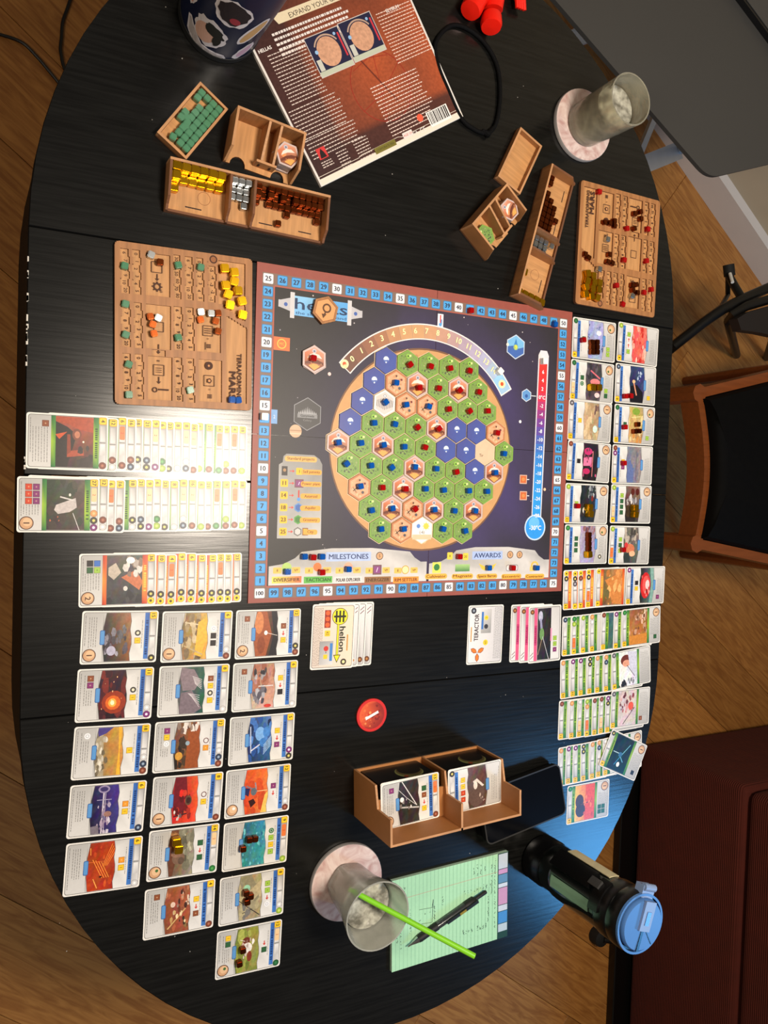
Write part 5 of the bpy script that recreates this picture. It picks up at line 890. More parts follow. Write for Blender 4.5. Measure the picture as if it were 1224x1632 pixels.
newcard(cardface('green', 9, 'S', [((20, 34, 40), (30, 44, 50), (24, 40, 46), (26, 36, 44)), ('l', .35, .85, .55, .55, 1.2, (60, 150, 190)), ('l', .55, .55, .85, .15, 1.2, (120, 190, 210)), ('l', .1, .5, .5, .5, 1.2, (190, 220, 226)), ('l', .5, .55, .75, .7, 1.4, (110, 180, 210)), ('e', .5, .52, .1, .07, (60, 110, 150)), ('e', .55, .8, .08, .07, (250, 252, 252))], fx=' k', vp='1', flip=True), (ce.x, ce.y, .0042), a + math.pi / 2, 'tilted green project card with a blue three-armed probe picture', 'green project cards at the right')
ce, a = quad([(903.5, 1253.2), (970.4, 1242.2), (969, 1299.6), (904.3, 1315)])
newcard(cardface('green', 14, 'G', [((236, 190, 90), (226, 80, 50), (240, 200, 96), (220, 70, 44)), ('p', [(.55, 0), (1, 0), (1, 1), (.5, 1)], (222, 82, 54)), ('e', .25, .45, .2, .2, (76, 50, 44)), ('e', .3, .7, .24, .2, (70, 46, 42)), ('l', .3, .55, .75, .5, 1.4, (110, 60, 48)), ('s', 10, .4, .9, .1, .9, .05, [(240, 130, 80), (180, 60, 44)])], fx='gggg', vp='1', flip=True), (ce.x, ce.y, .0001), a + math.pi / 2, 'green project card with a dark tree before a red sunset, lowest at the right', 'green project cards at the right')

# corporation and prelude cards (landscape: local x runs along the long side)
bl = MB(k=.001); bl.prism(rrect(-44, 44, -31.5, 31.5, 3), 0, .3)
LB = None
def lcard(face, loc, rot, label, group, name='corporation_card'):
    global LB
    if LB is None: LB = bl.build(name, WHITEP); o = LB
    else: o = LB.copy(); COL.objects.link(o); o.name = name
    o.location = (loc[0], loc[1], loc[2] + TZ); o.rotation_euler = (0, 0, rot); tag(o, label, 'card', group); face.build('printed_face', [PRINT, ART], o); return o
def lbase(bg1, bg2):
    b = MB(k=.001, dz=.000006); b.z = .32; b.rr(-42, 42, -29.8, 29.8, 3, (96, 92, 90)); b.rr(-41.3, 41.3, -29.1, 29.1, 2.6, [bg1] * 10 + [bg2] * 10); return b
b = lbase((238, 216, 190), (222, 206, 194))
for i in range(8): fineprint(b, -39, 39, -28.0 + i * 1.7, (120, 110, 100))
b.rect(-36, -12, -13.5, -4.5, (150, 44, 26))
for i in range(3): b.disc(-32 + i * 8, -9, 3.2, (232, 96, 44), 0, 12)
b.rr(-8.5, -.5, -12.5, -4.5, 1, (244, 200, 50)); b.text('42', -4.5, -8.5, 5.5, (90, 60, 10))
b.rect(6, 38, -19, 1, [(150, 150, 150), (190, 188, 186), (220, 218, 216), (170, 168, 166)]); b.rect(9, 33, -4, 0, (70, 130, 200)); b.disc(16, -9.5, 3.6, (206, 60, 50), 0, 12); b.rr(24, 30, -13, -7, 1, (244, 200, 50)); b.line(20, -9.5, 22.5, -9.5, .9, (60, 60, 60))
b.disc(-27, 9, 11.6, (40, 38, 20), 0, 28); b.disc(-27, 9, 10.8, (240, 226, 40), 0, 28)
for dy in (-5.2, 0, 5.2): b.rect(-35, -19, 9 + dy - 1.3, 9 + dy + 1.3, (44, 42, 24))
b.rect(-28.4, -25.6, 0, 18, (44, 42, 24)); b.rect(-16, 26, 5.2, 8.6, (60, 56, 20)); b.rect(-16, 26, 5.8, 8.0, (240, 226, 40)); b.flat([(25, 1.5), (36, 6.9), (25, 12.3)], (60, 56, 20)); b.flat([(26, 3), (34, 6.9), (26, 10.8)], (240, 226, 40))
b.text('helion', 4, 13.5, 12.0, (40, 46, 30), width=34, bold=.4); b.rect(-2, 20, 20.5, 22.5, (206, 150, 80)); b.disc(35, 17, 4.4, (70, 64, 54), 0, 14); b.disc(35, 17, 2.2, (236, 226, 160), 0, 8)
HEL = b
def prelude(x): 
    b = lbase((206, 204, 202), (182, 180, 178)); b.rect(-41, 41, 20.5, 28.5, [(226, 224, 222), (150, 148, 146), (206, 204, 202), (232, 230, 228)]); b.rect(-41, 41, 14.6, 20.5, (206, 130, 150) if x == 'L' else (224, 92, 132)); b.rect(-17, 14, 15, 20.2, (196, 60, 110)); b.text('PRELUDE', -1, 17.6, 4.4, (110, 30, 66), width=24)
    for sx in (-38, -33): b.line(sx, 27.5, sx + 5, 21.5, .9, (110, 44, 60))
    b.disc(35, 24.4, 3.9, (110, 66, 40) if x != 'W' else (210, 208, 204), 0, 12); b.disc(35, 24.4, 1.8, (190, 130, 70), 0, 7)
    return b
hc = (P(498.7, 963.8) + P(559.2, 1064) + P(562.4, 960) + P(495, 1068.8)) / 4; ha = -math.pi / 2 - .02
for i, ex in enumerate((594.3, 583.2, 572.6)):
    p = P(ex, 1010, .001); lcard(prelude('LLW'[i]), (p.x - .0318, hc.y + .0015 - i * .0003, .0001 + i * TH), ha, 'pink prelude card half hidden under the yellow and black corporation card, %s from the right' % ORD[i], 'prelude cards left of centre', 'prelude_card')
lcard(HEL, (hc.x + .0008, hc.y, .0001 + 3 * TH), ha, 'corporation card with a yellow and black striped sun arrow logo reading helion', 'corporation cards')
b = lbase((232, 230, 230), (206, 204, 206))
for i in range(7): fineprint(b, -37, 40, -27.5 + i * 1.9, (130, 128, 126))
b.rect(2, 38, -10, 8, [(150, 150, 150), (196, 194, 192), (220, 218, 216), (170, 168, 166)]); b.rect(8, 34, 4, 7.6, (70, 120, 190)); b.disc(25, -1, 3.6, (244, 210, 60), 0, 12); b.text('3', 25, -1, 5, (90, 60, 10)); b.disc(12, -1, 3.6, (60, 60, 66), 0, 12)
b.disc(-12, -1, 4.4, (244, 206, 60), 0, 14); b.text('60', -12, -1, 5, (90, 60, 10)); b.text('TERACTOR', 11, 16, 10.5, (58, 48, 52), width=40, bold=.25); b.disc(36, 22, 4.6, (56, 58, 66), 0, 14); b.disc(36, 22, 2, (150, 160, 170), 0, 7)
for an in (0, 120, 240):
    an = math.radians(an + 180); u_ = (math.cos(an), math.sin(an)); n_ = (-u_[1], u_[0]); c0 = (-27, 13)
    b.flat([(c0[0] + u_[0] * t + n_[0] * w2, c0[1] + u_[1] * t + n_[1] * w2) for t, w2 in ((.5, 0), (5, 3.4), (10, 3), (13.5, 0), (10, -3), (5, -3.4))], (120, 60, 30)); b.flat([(c0[0] + u_[0] * t + n_[0] * w2, c0[1] + u_[1] * t + n_[1] * w2) for t, w2 in ((1.5, 0), (5.2, 2.6), (9.6, 2.3), (12.5, 0), (9.6, -2.3), (5.2, -2.6))], (236, 126, 50))
b.rect(-10, 12, 24, 26, (206, 160, 100))
tc_ = (P(747, 964) + P(802.8, 964) + P(798.4, 1057.4) + P(742.5, 1058.5)) / 4
lcard(b, (tc_.x, tc_.y, .0001), math.pi / 2 - .01, 'white corporation card with an orange three-petal flower logo reading TERACTOR', 'corporation cards')
for i, ex in enumerate((813.4, 827.8, 841.8)):
    p = P(ex, 1010, .001); q = P(ex, 1010, .001)
    b = prelude('R')
    if i == 2:
        art(b, [((60, 54, 60), (40, 34, 34), (50, 44, 40), (36, 32, 32)), ('e', .2, .15, .15, .1, (190, 190, 210)), ('l', .2, .2, .35, .6, 4, (150, 150, 180)), ('e', .3, .5, .16, .12, (110, 150, 90)), ('l', .35, .55, .8, 1, 1, (190, 190, 196)), ('l', .3, .6, .05, .9, 1, (170, 140, 110))], -14, 14, -40, 40, True); b.rect(-40, 40, -28, -12, [(220, 218, 216), (200, 198, 196), (206, 204, 202), (226, 224, 222)]); b.rect(-12, 8, -14, -11, (230, 150, 180))
        for j, k in enumerate('pll'): icon(b, k, -26 + j * 9, -20)
    lcard(b, (p.x + .0318, P(ex, 1010).y - .0008 * i, .0001 + i * TH), math.pi / 2 + .01 * i, 'pink prelude card right of the TERACTOR card, %s from the left in its stack' % ORD[i], 'prelude cards right of centre', 'prelude_card')

# cubes standing on cards
zc = .0006
for col, u, v, l in (('copper', 397, 1338, 'on the turquoise water card, middle one'), ('copper', 406, 1336.5, 'on the turquoise water card, nearest its action text'), ('copper', 387, 1352.5, 'on the turquoise water card, lowest one'), ('copper', 392, 1423, 'on the cracked stone card, upper left one'), ('copper', 399, 1428, 'on the cracked stone card, right one'), ('copper', 393.5, 1437, 'on the cracked stone card, lowest one'),
   ('copper', 386.5, 1514, 'beside the cattle on the lowest card'), ('copper', 381, 1535.5, 'near the bottom edge of the cattle card'), ('gold', 281, 1341, 'on the ape card, upper one'), ('gold', 284, 1352.5, 'on the ape card, lower one'),
   ('red', 929.4, 542, 'on the lavender flock card'), ('gold', 943, 617.5, 'on the pink and grey card, left one'), ('gold', 953, 618, 'on the pink and grey card, right one'), ('red', 996.5, 631.5, 'on the night blue card, left one'), ('red', 1004.5, 631, 'on the night blue card, right one'), ('red', 995.6, 680.7, 'on the yellow-green field card'),
   ('copper', 1016, 676.5, 'on the field card, upper one'), ('copper', 1011, 687.5, 'on the field card, lower left one'), ('copper', 1018, 687, 'on the field card, lower right one'), ('red', 994, 738, 'on the hazy sea card'), ('red', 920, 806.5, 'on the black night card'), ('gold', 938.5, 808.5, 'on the black night card, upper one'), ('gold', 939.5, 819, 'on the black night card, lower one'),
   ('gold', 1011.3, 809.5, 'on the brown pods card, upper one'), ('gold', 1011.3, 820, 'on the brown pods card, lower one'), ('gold', 937.5, 883.5, 'on the pale lilac card below the copper row'), ('red', 993, 876, 'on the orange creature card')):
    cubepx(col, u, v, zc, '%s %s' % (CDESC[col], l), 'cubes on project cards', J(.12))
for i in range(3):
    for j in range(2): cubepx('copper', 943 + j * 8, 545.5 + i * 8, zc, 'shiny copper cube on the lavender flock card, %s column, %s from top' % (ORD[j], ORD[i]), 'copper cubes on the lavender flock card', J(.05))
for i in range(4): cubepx('copper', 938, 852 + i * 7.4, zc, 'shiny copper cube in the row on the pale lilac card, %s from the top' % ORD[i], 'copper cubes on the pale lilac card', J(.05))

# ------------------------------------------------------------------ wooden player boards
PBW, PBH, T0, T1 = 166.0, 189.0, 2.4, 5.0
pcx, pcy = (P(180.2, 383.8, .005) + P(400, 410.4, .005) + P(403.2, 653.6, .005) + P(185.5, 646, .005)).xy / 4
pba = -math.radians(-1.6) * 0 + .022
def pl_(x, y):   # point on the crop of the left board -> board millimetres
    w_ = P(160 + x / 4.708, 370 + y / 4.708, .005); d = rot2((w_.x - pcx, w_.y - pcy), -pba); return d[0] * 1000, d[1] * 1000
cut = []; digits = []
def rc(x0, y0, x1, y1): a = pl_(x0, y0); b_ = pl_(x1, y1); r = (min(a[0], b_[0]), max(a[0], b_[0]), min(a[1], b_[1]), max(a[1], b_[1])); cut.append(r); return r
def stripc(x0, y0, x1, y1, nums):
    a = pl_(x0, y0); b_ = pl_(x1, y1); X0, X1, Y1, Y0 = a[0], b_[0], a[1], b_[1]; n = len(nums); h = (Y1 - Y0) / n
    for i, d in enumerate(nums):
        off = 1.5 if i % 2 else 0
        cut.append((X0 + off, X1 - 1.6 + off, Y1 - h * (i + 1), Y1 - h * i)); digits.append((d, (X0 + X1) / 2 + off - .6, Y1 - h * (i + .5)))
H6 = ['6', '7', '8', '9', '10', '20']; L6 = ['0', '1', '2', '3', '4', '5']
stripc(148, 118, 222, 462, H6); stripc(238, 128, 308, 470, L6); stripc(548, 168, 608, 505, ['30', '40', '50', '60', '70', '80']); stripc(634, 180, 700, 512, H6); stripc(718, 190, 780, 522, L6); stripc(812, 252, 872, 530, ['-5', '-4', '-3', '-2', '-1'])
stripc(153, 515, 230, 862, H6); stripc(250, 525, 320, 872, L6); stripc(548, 555, 620, 886, H6); stripc(640, 562, 708, 892, L6)
stripc(165, 907, 238, 1250, H6); stripc(258, 913, 328, 1255, L6); stripc(552, 938, 622, 1272, H6); stripc(645, 945, 712, 1280, L6)
rc(342, 152, 524, 490); rc(342, 537, 530, 885); rc(385, 880, 490, 935); rc(357, 927, 540, 1265); rc(725, 574, 904, 908); rc(738, 952, 912, 1278)
ga = pl_(885, 212); gb = pl_(1086, 560); cut.append((ga[0], gb[0], gb[1], ga[1]))
s0, s1 = pl_(922, 562), pl_(1088, 668); 
for i in range(7):
    f0, f1 = i / 7, (i + 1) / 7; cut.append((s0[0] + (s1[0] - s0[0]) * f0, s1[0], gb[1] - (gb[1] - s1[1]) * f1, gb[1] - (gb[1] - s1[1]) * f0 + .001))
ta = pl_(945, 630); tb_ = pl_(1098, 1288); td = pl_(1092, 725)
for i in range(7):
    f0, f1 = i / 7, (i + 1) / 7; cut.append((ta[0], ta[0] + (tb_[0] - ta[0]) * f1 * .98, ta[1] - (ta[1] - td[1]) * f1, ta[1] - (ta[1] - td[1]) * f0 + .001))
cut.append((ta[0], tb_[0], tb_[1], td[1] + .01))
hw, hh_ = PBW / 2, PBH / 2; gx = {-hw, hw}; gy = {-hh_, hh_}
for x0, x1, y0, y1 in cut: gx |= {round(x0, 2), round(x1, 2)}; gy |= {round(y0, 2), round(y1, 2)}
CR = 7.0; cst = [CR * (1 - math.cos(math.radians(t))) for t in (0, 22.5, 45, 67.5, 90)]
for t in cst[1:-1] + [CR]:
    for s in (-1, 1): gx.add(round(s * (hw - t), 2)); gy.add(round(s * (hh_ - t), 2))
gx = sorted(gx); gy = sorted(gy)
def solid(x, y):
    ax, ay = hw - abs(x), hh_ - abs(y)
    if ax < 0 or ay < 0: return 0
    if ax < CR and ay < CR and (CR - ax) ** 2 + (CR - ay) ** 2 > CR * CR: return 0
    for x0, x1, y0, y1 in cut:
        if x0 <= x <= x1 and y0 <= y <= y1: return 1
    return 2
def build_pb():
    nx, ny = len(gx) - 1, len(gy) - 1
    S = [[solid((gx[i] + gx[i + 1]) / 2, (gy[j] + gy[j + 1]) / 2) for i in range(nx)] for j in range(ny)]
    b = MB(k=.001); Hh = {0: 0.0, 1: T0, 2: T1}
    for j in range(ny):
        i = 0
        while i < nx:      # merge runs of equal cells along x
            s = S[j][i]; k = i
            while k + 1 < nx and S[j][k + 1] == s: k += 1
            if s:
                z = Hh[s]; b.add([(gx[i], gy[j], z), (gx[k + 1], gy[j], z), (gx[k + 1], gy[j + 1], z), (gx[i], gy[j + 1], z)], [(0, 1, 2, 3)], mi=0 if s == 2 else 1)
                b.add([(gx[i], gy[j], 0), (gx[k + 1], gy[j], 0), (gx[k + 1], gy[j + 1], 0), (gx[i], gy[j + 1], 0)], [(3, 2, 1, 0)], mi=0)
            i = k + 1
    G = lambda i, j: S[j][i] if 0 <= i < nx and 0 <= j < ny else 0
    for j in range(ny):
        for i in range(nx + 1):
            a, c = Hh[G(i - 1, j)], Hh[G(i, j)]
            if a != c:
                q = [(gx[i], gy[j], min(a, c)), (gx[i], gy[j + 1], min(a, c)), (gx[i], gy[j + 1], max(a, c)), (gx[i], gy[j], max(a, c))]; b.add(q, [(0, 1, 2, 3) if a > c else (3, 2, 1, 0)], mi=2)
    for i in range(nx):
        for j in range(ny + 1):
            a, c = Hh[G(i, j - 1)], Hh[G(i, j)]
            if a != c:
                q = [(gx[i], gy[j], min(a, c)), (gx[i + 1], gy[j], min(a, c)), (gx[i + 1], gy[j], max(a, c)), (gx[i], gy[j], max(a, c))]; b.add(q, [(0, 1, 2, 3) if a < c else (3, 2, 1, 0)], mi=2)
    return b
PBMAT = [mat('cherry_plywood', (164, 112, 68), 0.5, var=0.18, scale=10, stretch=(14, 1.1, 1.1), bump=0.06, bdist=0.0004), BIRCHL, BURNT]
pbo = empty('player_board', (pcx, pcy, 0), pba); tag(pbo, 'engraved plywood player board at the left with green, gold and blue cubes', 'player board', 'wooden player boards')
build_pb().build('body', PBMAT, pbo)
e = MB(k=.001, dz=.00001); e.z = T0 + .03; INK = (74, 42, 26); ra = -math.pi / 2
for d, x, y in digits: e.text(d, x, y, 5.6, INK, rot=ra, bold=.12)
def pt(x, y): return pl_(x, y)
def sq(x, y, s, w_=.8): a = pt(x, y); e.poly([(a[0] - s, a[1] - s), (a[0] + s, a[1] - s), (a[0] + s, a[1] + s), (a[0] - s, a[1] + s), (a[0] - s, a[1] - s)], w_, INK)
def arr(x0, y0, x1, y1): a, c = pt(x0, y0), pt(x1, y1); e.line(a[0], a[1], c[0], c[1] + 2, 1.2, INK); e.flat([(c[0] - 2.4, c[1] + 2.4), (c[0] + 2.4, c[1] + 2.4), (c[0], c[1] - .6)], INK)
sq(425, 262, 6.2); arr(428, 312, 428, 362); a = pt(428, 408); e.ring(a[0], a[1], 2.8, 4.6, INK, 16)
for k in range(8): e.line(a[0] + 4 * math.cos(k * .785), a[1] + 4 * math.sin(k * .785), a[0] + 6 * math.cos(k * .785), a[1] + 6 * math.sin(k * .785), 1.6, INK)
a = pt(458, 440); e.text('+8', a[0], a[1], 4.2, INK, rot=ra); sq(440, 710, 5.6); arr(438, 840, 438, 910); sq(440, 1035, 6.2)
for k in (-2.4, 0, 2.4): a = pt(440, 1035); e.line(a[0] - 3.5, a[1] + k, a[0] + 3.5, a[1] + k, .7, INK)
arr(440, 1085, 440, 1135); a = pt(410, 1182); e.ring(a[0], a[1], 2.0, 3.2, INK, 14); a = pt(470, 1182); e.line(a[0] - 5, a[1], a[0] + 7, a[1], 2.0, INK); a = pt(436, 965); e.text('8', a[0], a[1], 5, INK, rot=ra)
sq(808, 740, 6.0); 
for k in (-2.6, .0, 2.6): a = pt(808, 740); e.line(a[0] - 4, a[1] + k, a[0] + 4, a[1] + k, 1.0, INK)
a = pt(808, 800); e.text('=', a[0], a[1], 5, INK, rot=0); a = pt(815, 855); e.text('III', a[0], a[1], 7, INK, rot=ra, bold=.3); e.poly([(a[0] - 4, a[1] - 4.6), (a[0] - 4, a[1] + 4.6)], .8, INK)
a = pt(815, 1002); e.disc(a[0], a[1], 5.0, INK, 0, 18); e.disc(a[0], a[1], 1.4, (200, 140, 90), 0, 8); sq(818, 1115, 6.4); a = pt(818, 1115); e.disc(a[0], a[1], 3.4, INK, 0, 5); e.disc(a[0], a[1], 1.8, (210, 150, 100), 0, 5); a = pt(820, 1180); e.text('=', a[0], a[1], 5, INK); a = pt(822, 1232); e.text('III', a[0], a[1], 7, INK, rot=ra, bold=.3)
a = pt(1043, 1085); e.text('TERRAFORMING', a[0], a[1], 7.6, INK, rot=ra, width=57, bold=.3); a = pt(992, 1150); e.text('MARS', a[0], a[1], 11.5, INK, rot=ra, width=34, bold=.5)
e.build('engraving', MATTE, pbo)
e = MB(k=.001, dz=.00001); e.z = T1 + .03; a = pt(848, 205); e.disc(a[0], a[1], 5.0, INK, 0, 18); e.disc(a[0], a[1], 3.4, (150, 96, 60), 0, 12); a = pt(805, 222); e.text('+', a[0], a[1], 4, INK)
for x, y in ((245, 240), (245, 360), (152, 350), (552, 400), (640, 250), (720, 400), (808, 270), (808, 395)): a = pt(x, y); e.disc(a[0], a[1], .6, INK, 0, 6)
e.build('surface_engraving', MATTE, pbo)
rpx = (P(928.7, 287.2, .005) + P(1052.6, 323, .005) + P(1040.3, 508, .005) + P(917.3, 478.8, .005)).xy / 4
pb2 = dup(pbo); pb2.name = 'player_board.001'; pb2.location = (rpx[0], rpx[1], TZ); pb2.rotation_euler = (0, 0, math.pi - .012); tag(pb2, 'engraved plywood player board at the upper right with red, gold and copper cubes', 'player board', 'wooden player boards')
zt, zr = .0050, .0026
def C1(lst, org, sc_, z, where, grp, off=(0, 0)):
    dflt = {}
    for it in lst:
        if len(it) < 5: dflt.setdefault(it[0], []).append(it[2])
    for it in lst:
        col, x, y = it[:3]; zz = z if len(it) < 4 else it[3]; cubepx(col, org[0] + x / sc_, org[1] + y / sc_, zz, '%s %s' % (CDESC[col], (where.get(col, where['*']) + (', %s from the top' % ORD[sorted(dflt[col]).index(y)] if len(dflt[col]) > 1 else '')) if len(it) < 5 else it[4]), grp + ' ' + col)
o1, k1 = (160, 370), 4.708
C1([('green', 180, 255, zr, 'on the 8 of the uppermost left strip of the left player board'), ('green', 582, 250, zr, 'on the 40 of the left player board'), ('green', 750, 265, zr, 'on the 1 of the uppermost right strip of the left player board'), ('green', 186, 540, zr, 'at the top of the middle left strip of the left player board'), ('green', 188, 770, zr, 'low in the middle left strip of the left player board'), ('green', 582, 792, zr, 'on the middle production strip of the left player board'), ('green', 210, 993, zr, 'near the top of the lowest left strip of the left player board'), ('green', 212, 1220, zr, 'at the bottom of the lowest left strip of the left player board'), ('green', 672, 1185, zr, 'on the 4 of the lowest middle strip of the left player board')], o1, k1, zr, {'*': ''}, 'left board')
C1([('gold', 928, 275), ('gold', 1000, 305), ('gold', 1000, 373), ('gold', 935, 402), ('gold', 1028, 443), ('gold', 955, 468), ('gold', 1058, 520), ('gold', 968, 548), ('gold', 1062, 622)], o1, k1, zr, {'*': 'in the money corner, left player board'}, 'left board')
C1([('silver', 378, 172, zr, 'in the upper box of the left player board'), ('copper', 446, 228, zr, 'in the upper box of the left player board'), ('silver', 752, 600), ('silver', 828, 612), ('silver', 432, 645, zr, 'in the heat box of the left player board')], o1, k1, zr, {'*': 'in the plant box of the left player board'}, 'left board')
C1([('copper', 372, 635), ('copper', 390, 692), ('copper', 400, 762)], o1, k1, zr, {'*': 'in the heat box of the left player board'}, 'left board heat')
C1([('copper', 748, 658), ('copper', 862, 668), ('copper', 880, 610), ('copper', 880, 745)], o1, k1, zr, {'*': 'in the plant box of the left player board'}, 'left board plants')
C1([('blue', 985, 1258, zr, 'at the foot of the left player board, left one'), ('blue', 1032, 1262, zr, 'at the foot of the left player board, right one')], o1, k1, zr, {'*': ''}, 'left board')
o2, k2 = (900, 280), 7.094
C1([('red', 385, 185, zr, 'in the title corner of the right player board'), ('red', 698, 600, zr, 'on the upper right player board strip left of the upper heat box'), ('red', 935, 607, zr, 'on the upper outer strip of the right player board'), ('red', 665, 955, zr, 'on the strip left of the middle box, right player board'), ('red', 918, 965, zr, 'on the middle outer strip of the right player board'), ('red', 580, 1243, zr, 'in the lower money strips of the right player board, upper one'), ('red', 650, 1455, zr, 'in the lower money strips of the right player board, lower one'), ('red', 890, 1322, zr, 'on the lower outer strips of the right player board, left one'), ('red', 972, 1288, zr, 'on the lower outer strips of the right player board, right one')], o2, k2, zr, {'*': ''}, 'right board')
C1([('gold', 250, 1110), ('gold', 310, 1135), ('gold', 245, 1190), ('gold', 320, 1210), ('gold', 380, 1215), ('gold', 230, 1262), ('gold', 302, 1285), ('gold', 370, 1290), ('gold', 222, 1340), ('gold', 290, 1365), ('gold', 355, 1380)], o2, k2, zr, {'*': 'in the money corner, right player board'}, 'right board')
C1([('copper', 445, 530), ('copper', 500, 540), ('copper', 555, 515), ('copper', 555, 570)], o2, k2, zr, {'*': 'in the upper left box, right player board'}, 'right board energy')
C1([('copper', 785, 432), ('copper', 850, 410), ('copper', 855, 490), ('copper', 780, 600)], o2, k2, zr, {'*': 'in the upper heat box, right player board'}, 'right board heat')
C1([('copper', 225, 890), ('copper', 262, 930), ('copper', 500, 893), ('copper', 480, 975), ('copper', 530, 990)], o2, k2, zr, {'*': 'in the left half of the right player board'}, 'right board')
C1([('copper', 760, 1240), ('copper', 800, 1235), ('copper', 765, 1295), ('copper', 815, 1325)], o2, k2, zr, {'*': 'in the lower box of the right player board'}, 'right board steel')
C1([('silver', 478, 722, zr, 'in the plant box of the right player board'), ('silver', 385, 1058, zt, 'on the frame beside the money corner of the right player board'), ('silver', 755, 1362, zr, 'in the lower box of the right player board')], o2, k2, zr, {'*': ''}, 'right board')

# ------------------------------------------------------------------ wooden trays
def tray(name, loc, rot, W, D, label, group):
    t = empty(name, loc, rot); tag(t, label, 'tray', group); th_ = .003; hb, hf = .024, .010
    b = MB(); b.box(-W / 2, W / 2, -D / 2, D / 2, 0, th_, mi=0, emi=1); b.build('floor_panel', [BIRCHL, BURNT], t)
    b = MB(); b.box(-W / 2, W / 2, D / 2 - th_, D / 2, th_, hb, mi=0, emi=1); b.build('back_wall', [BIRCH, PLYEDGE], t)
    b = MB(); b.box(-W / 2 + th_, W / 2 - th_, -D / 2, -D / 2 + th_, th_, .0075, mi=1); b.build('front_lip', [BIRCH, BURNT], t)
    sd = [(D / 2 - th_, th_), (-D / 2, th_), (-D / 2, .011), (-D / 2 + .006, .014), (-D / 2 + .014, hb - .002), (D / 2 - th_, hb)]
    for nm, x in (('side_wall', -W / 2), ('side_wall', W / 2 - th_), ('divider', -W / 2 + W * .355), ('divider', -W / 2 + W * .505)):
        b = MB(); n = len(sd); b.add([(x, y, z) for y, z in sd] + [(x + th_, y, z) for y, z in sd], [tuple(range(n - 1, -1, -1)), tuple(range(n, 2 * n))], mi=0); b.add([(x, y, z) for y, z in sd] + [(x + th_, y, z) for y, z in sd], [(i, (i + 1) % n, n + (i + 1) % n, n + i) for i in range(n)], mi=1); b.build(nm, [BIRCH, BURNT], t)
    b = MB(); b.z = th_ + .00004
    for sx, sw in ((-W * .33, .020), (W * .12, .018), (W * .38, .018)): b.rect(sx - sw / 2, sx + sw / 2, -D / 2 + .010, -D / 2 + .0115, (44, 24, 14))
    b.ring(-W * .27, -.004, .0075, .0080, (130, 80, 48), 18); b.build('engraving', MATTE, t); return t
def intray(t_loc, rot, W, D, items, desc, grp):
    base = dict(desc)
    for col, x, y, z in items:
        xs_ = sorted({round(q[1], 3) for q in items if q[0] == col}); ys_ = sorted({round(q[2], 3) for q in items if q[0] == col}, reverse=True)
        ci, ri = xs_.index(round(x, 3)), ys_.index(round(y, 3))
        desc = dict(desc); desc[col] = '%s, %s column, %s row%s' % (base[col], ORD[ci], ORD[min(ri, 18)], ', stacked on top' if z else '')
        p = rot2((x, y), rot); cube(col, t_loc[0] + p[0], t_loc[1] + p[1], t_loc[2] + .0031 + z, '%s in the %s' % (CDESC[col], desc[col]), '%s cubes in the %s' % (col, grp), rot + J(.06))
ce, a, lw, ld = frame4((273.5, 255.5), (519, 313), (512, 389), (267, 334), .012)
W, D = .204, .058; a -= .0
tray('resource_tray', (ce.x, ce.y, .0001), a, W, D, 'long plywood resource tray of gold, silver and copper cubes at the upper left', 'resource trays')
it = []
gx0 = -W / 2 + .0085; yb_ = D / 2 - .0085
for i in range(6):
    x = gx0 + i * .0107
    it += [('gold', x, yb_, 0), ('gold', x, yb_, .0106), ('gold', x, yb_ - .0107, 0)]
it += [('gold', gx0, yb_ - .0107, .0106), ('gold', gx0, yb_ - .0214, 0)]
sx0 = -W / 2 + W * .355 + .0075
for i in range(3):
    for j in range(3): it.append(('silver', sx0 + i * .0086, D / 2 - .0075 - j * .0086, 0 if j else 0))
it += [('silver', sx0, D / 2 - .0075, .0082), ('silver', sx0 + .0086, D / 2 - .0075, .0082), ('silver', sx0 + .0172, D / 2 - .0075, .0082), ('silver', sx0 + .0150, D / 2 - .0075 - .0262, 0)]
cx0 = -W / 2 + W * .505 + .0078
for i in range(11):
    x = cx0 + i * .0082; nrow = [3, 2, 3, 3, 3, 4, 3, 3, 3, 3, 4][i]
    for j in range(nrow): it.append(('copper', x, D / 2 - .0075 - j * .0082, 0))
    if i not in (1,): it.append(('copper', x, D / 2 - .0075, .0080))
    if i % 2 == 0 or i > 6: it.append(('copper', x, D / 2 - .0157, .0080))
it.append(('copper', cx0 + .030, -D / 2 + .013, 0))
intray((ce.x, ce.y, .0001), a, W, D, it, {'gold': 'upper left tray', 'silver': 'upper left tray', 'copper': 'upper left tray'}, 'upper left tray')
ce, a, lw, ld = frame4((881.6, 273.5), (924.5, 300), (858.7, 486), (808.6, 461.7), .012)
a2 = a + math.pi / 2
tray('resource_tray', (ce.x, ce.y, .0001), a2, W, D, 'slanting plywood resource tray of copper, silver and gold cubes at the upper right', 'resource trays')
it = []
for i in range(5): it.append(('gold', -W / 2 + .009, D / 2 - .0085 - i * .0108, 0))
it.append(('gold', -W / 2 + .040, D / 2 - .0085, 0))
for i in range(3):
    for j in range(4): it.append(('silver', sx0 + i * .0086, D / 2 - .0075 - j * .0088, 0))
it.append(('silver', sx0 + .0172, D / 2 - .0075 - .038, 0))
for i in range(11):
    x = cx0 + i * .0082; nrow = [4, 4, 4, 5, 4, 4, 3, 2, 1, 2, 2][i]
    for j in range(nrow): it.append(('copper', x, D / 2 - .0078 - j * .0084, 0))
it = [q for q in it if not (q[0] == 'copper' and q[1] > cx0 + .06 and q[2] < D / 2 - .02)]
intray((ce.x, ce.y, .0001), a2, W, D, it, {'gold': 'upper right tray', 'silver': 'upper right tray', 'copper': 'upper right tray'}, 'upper right tray')

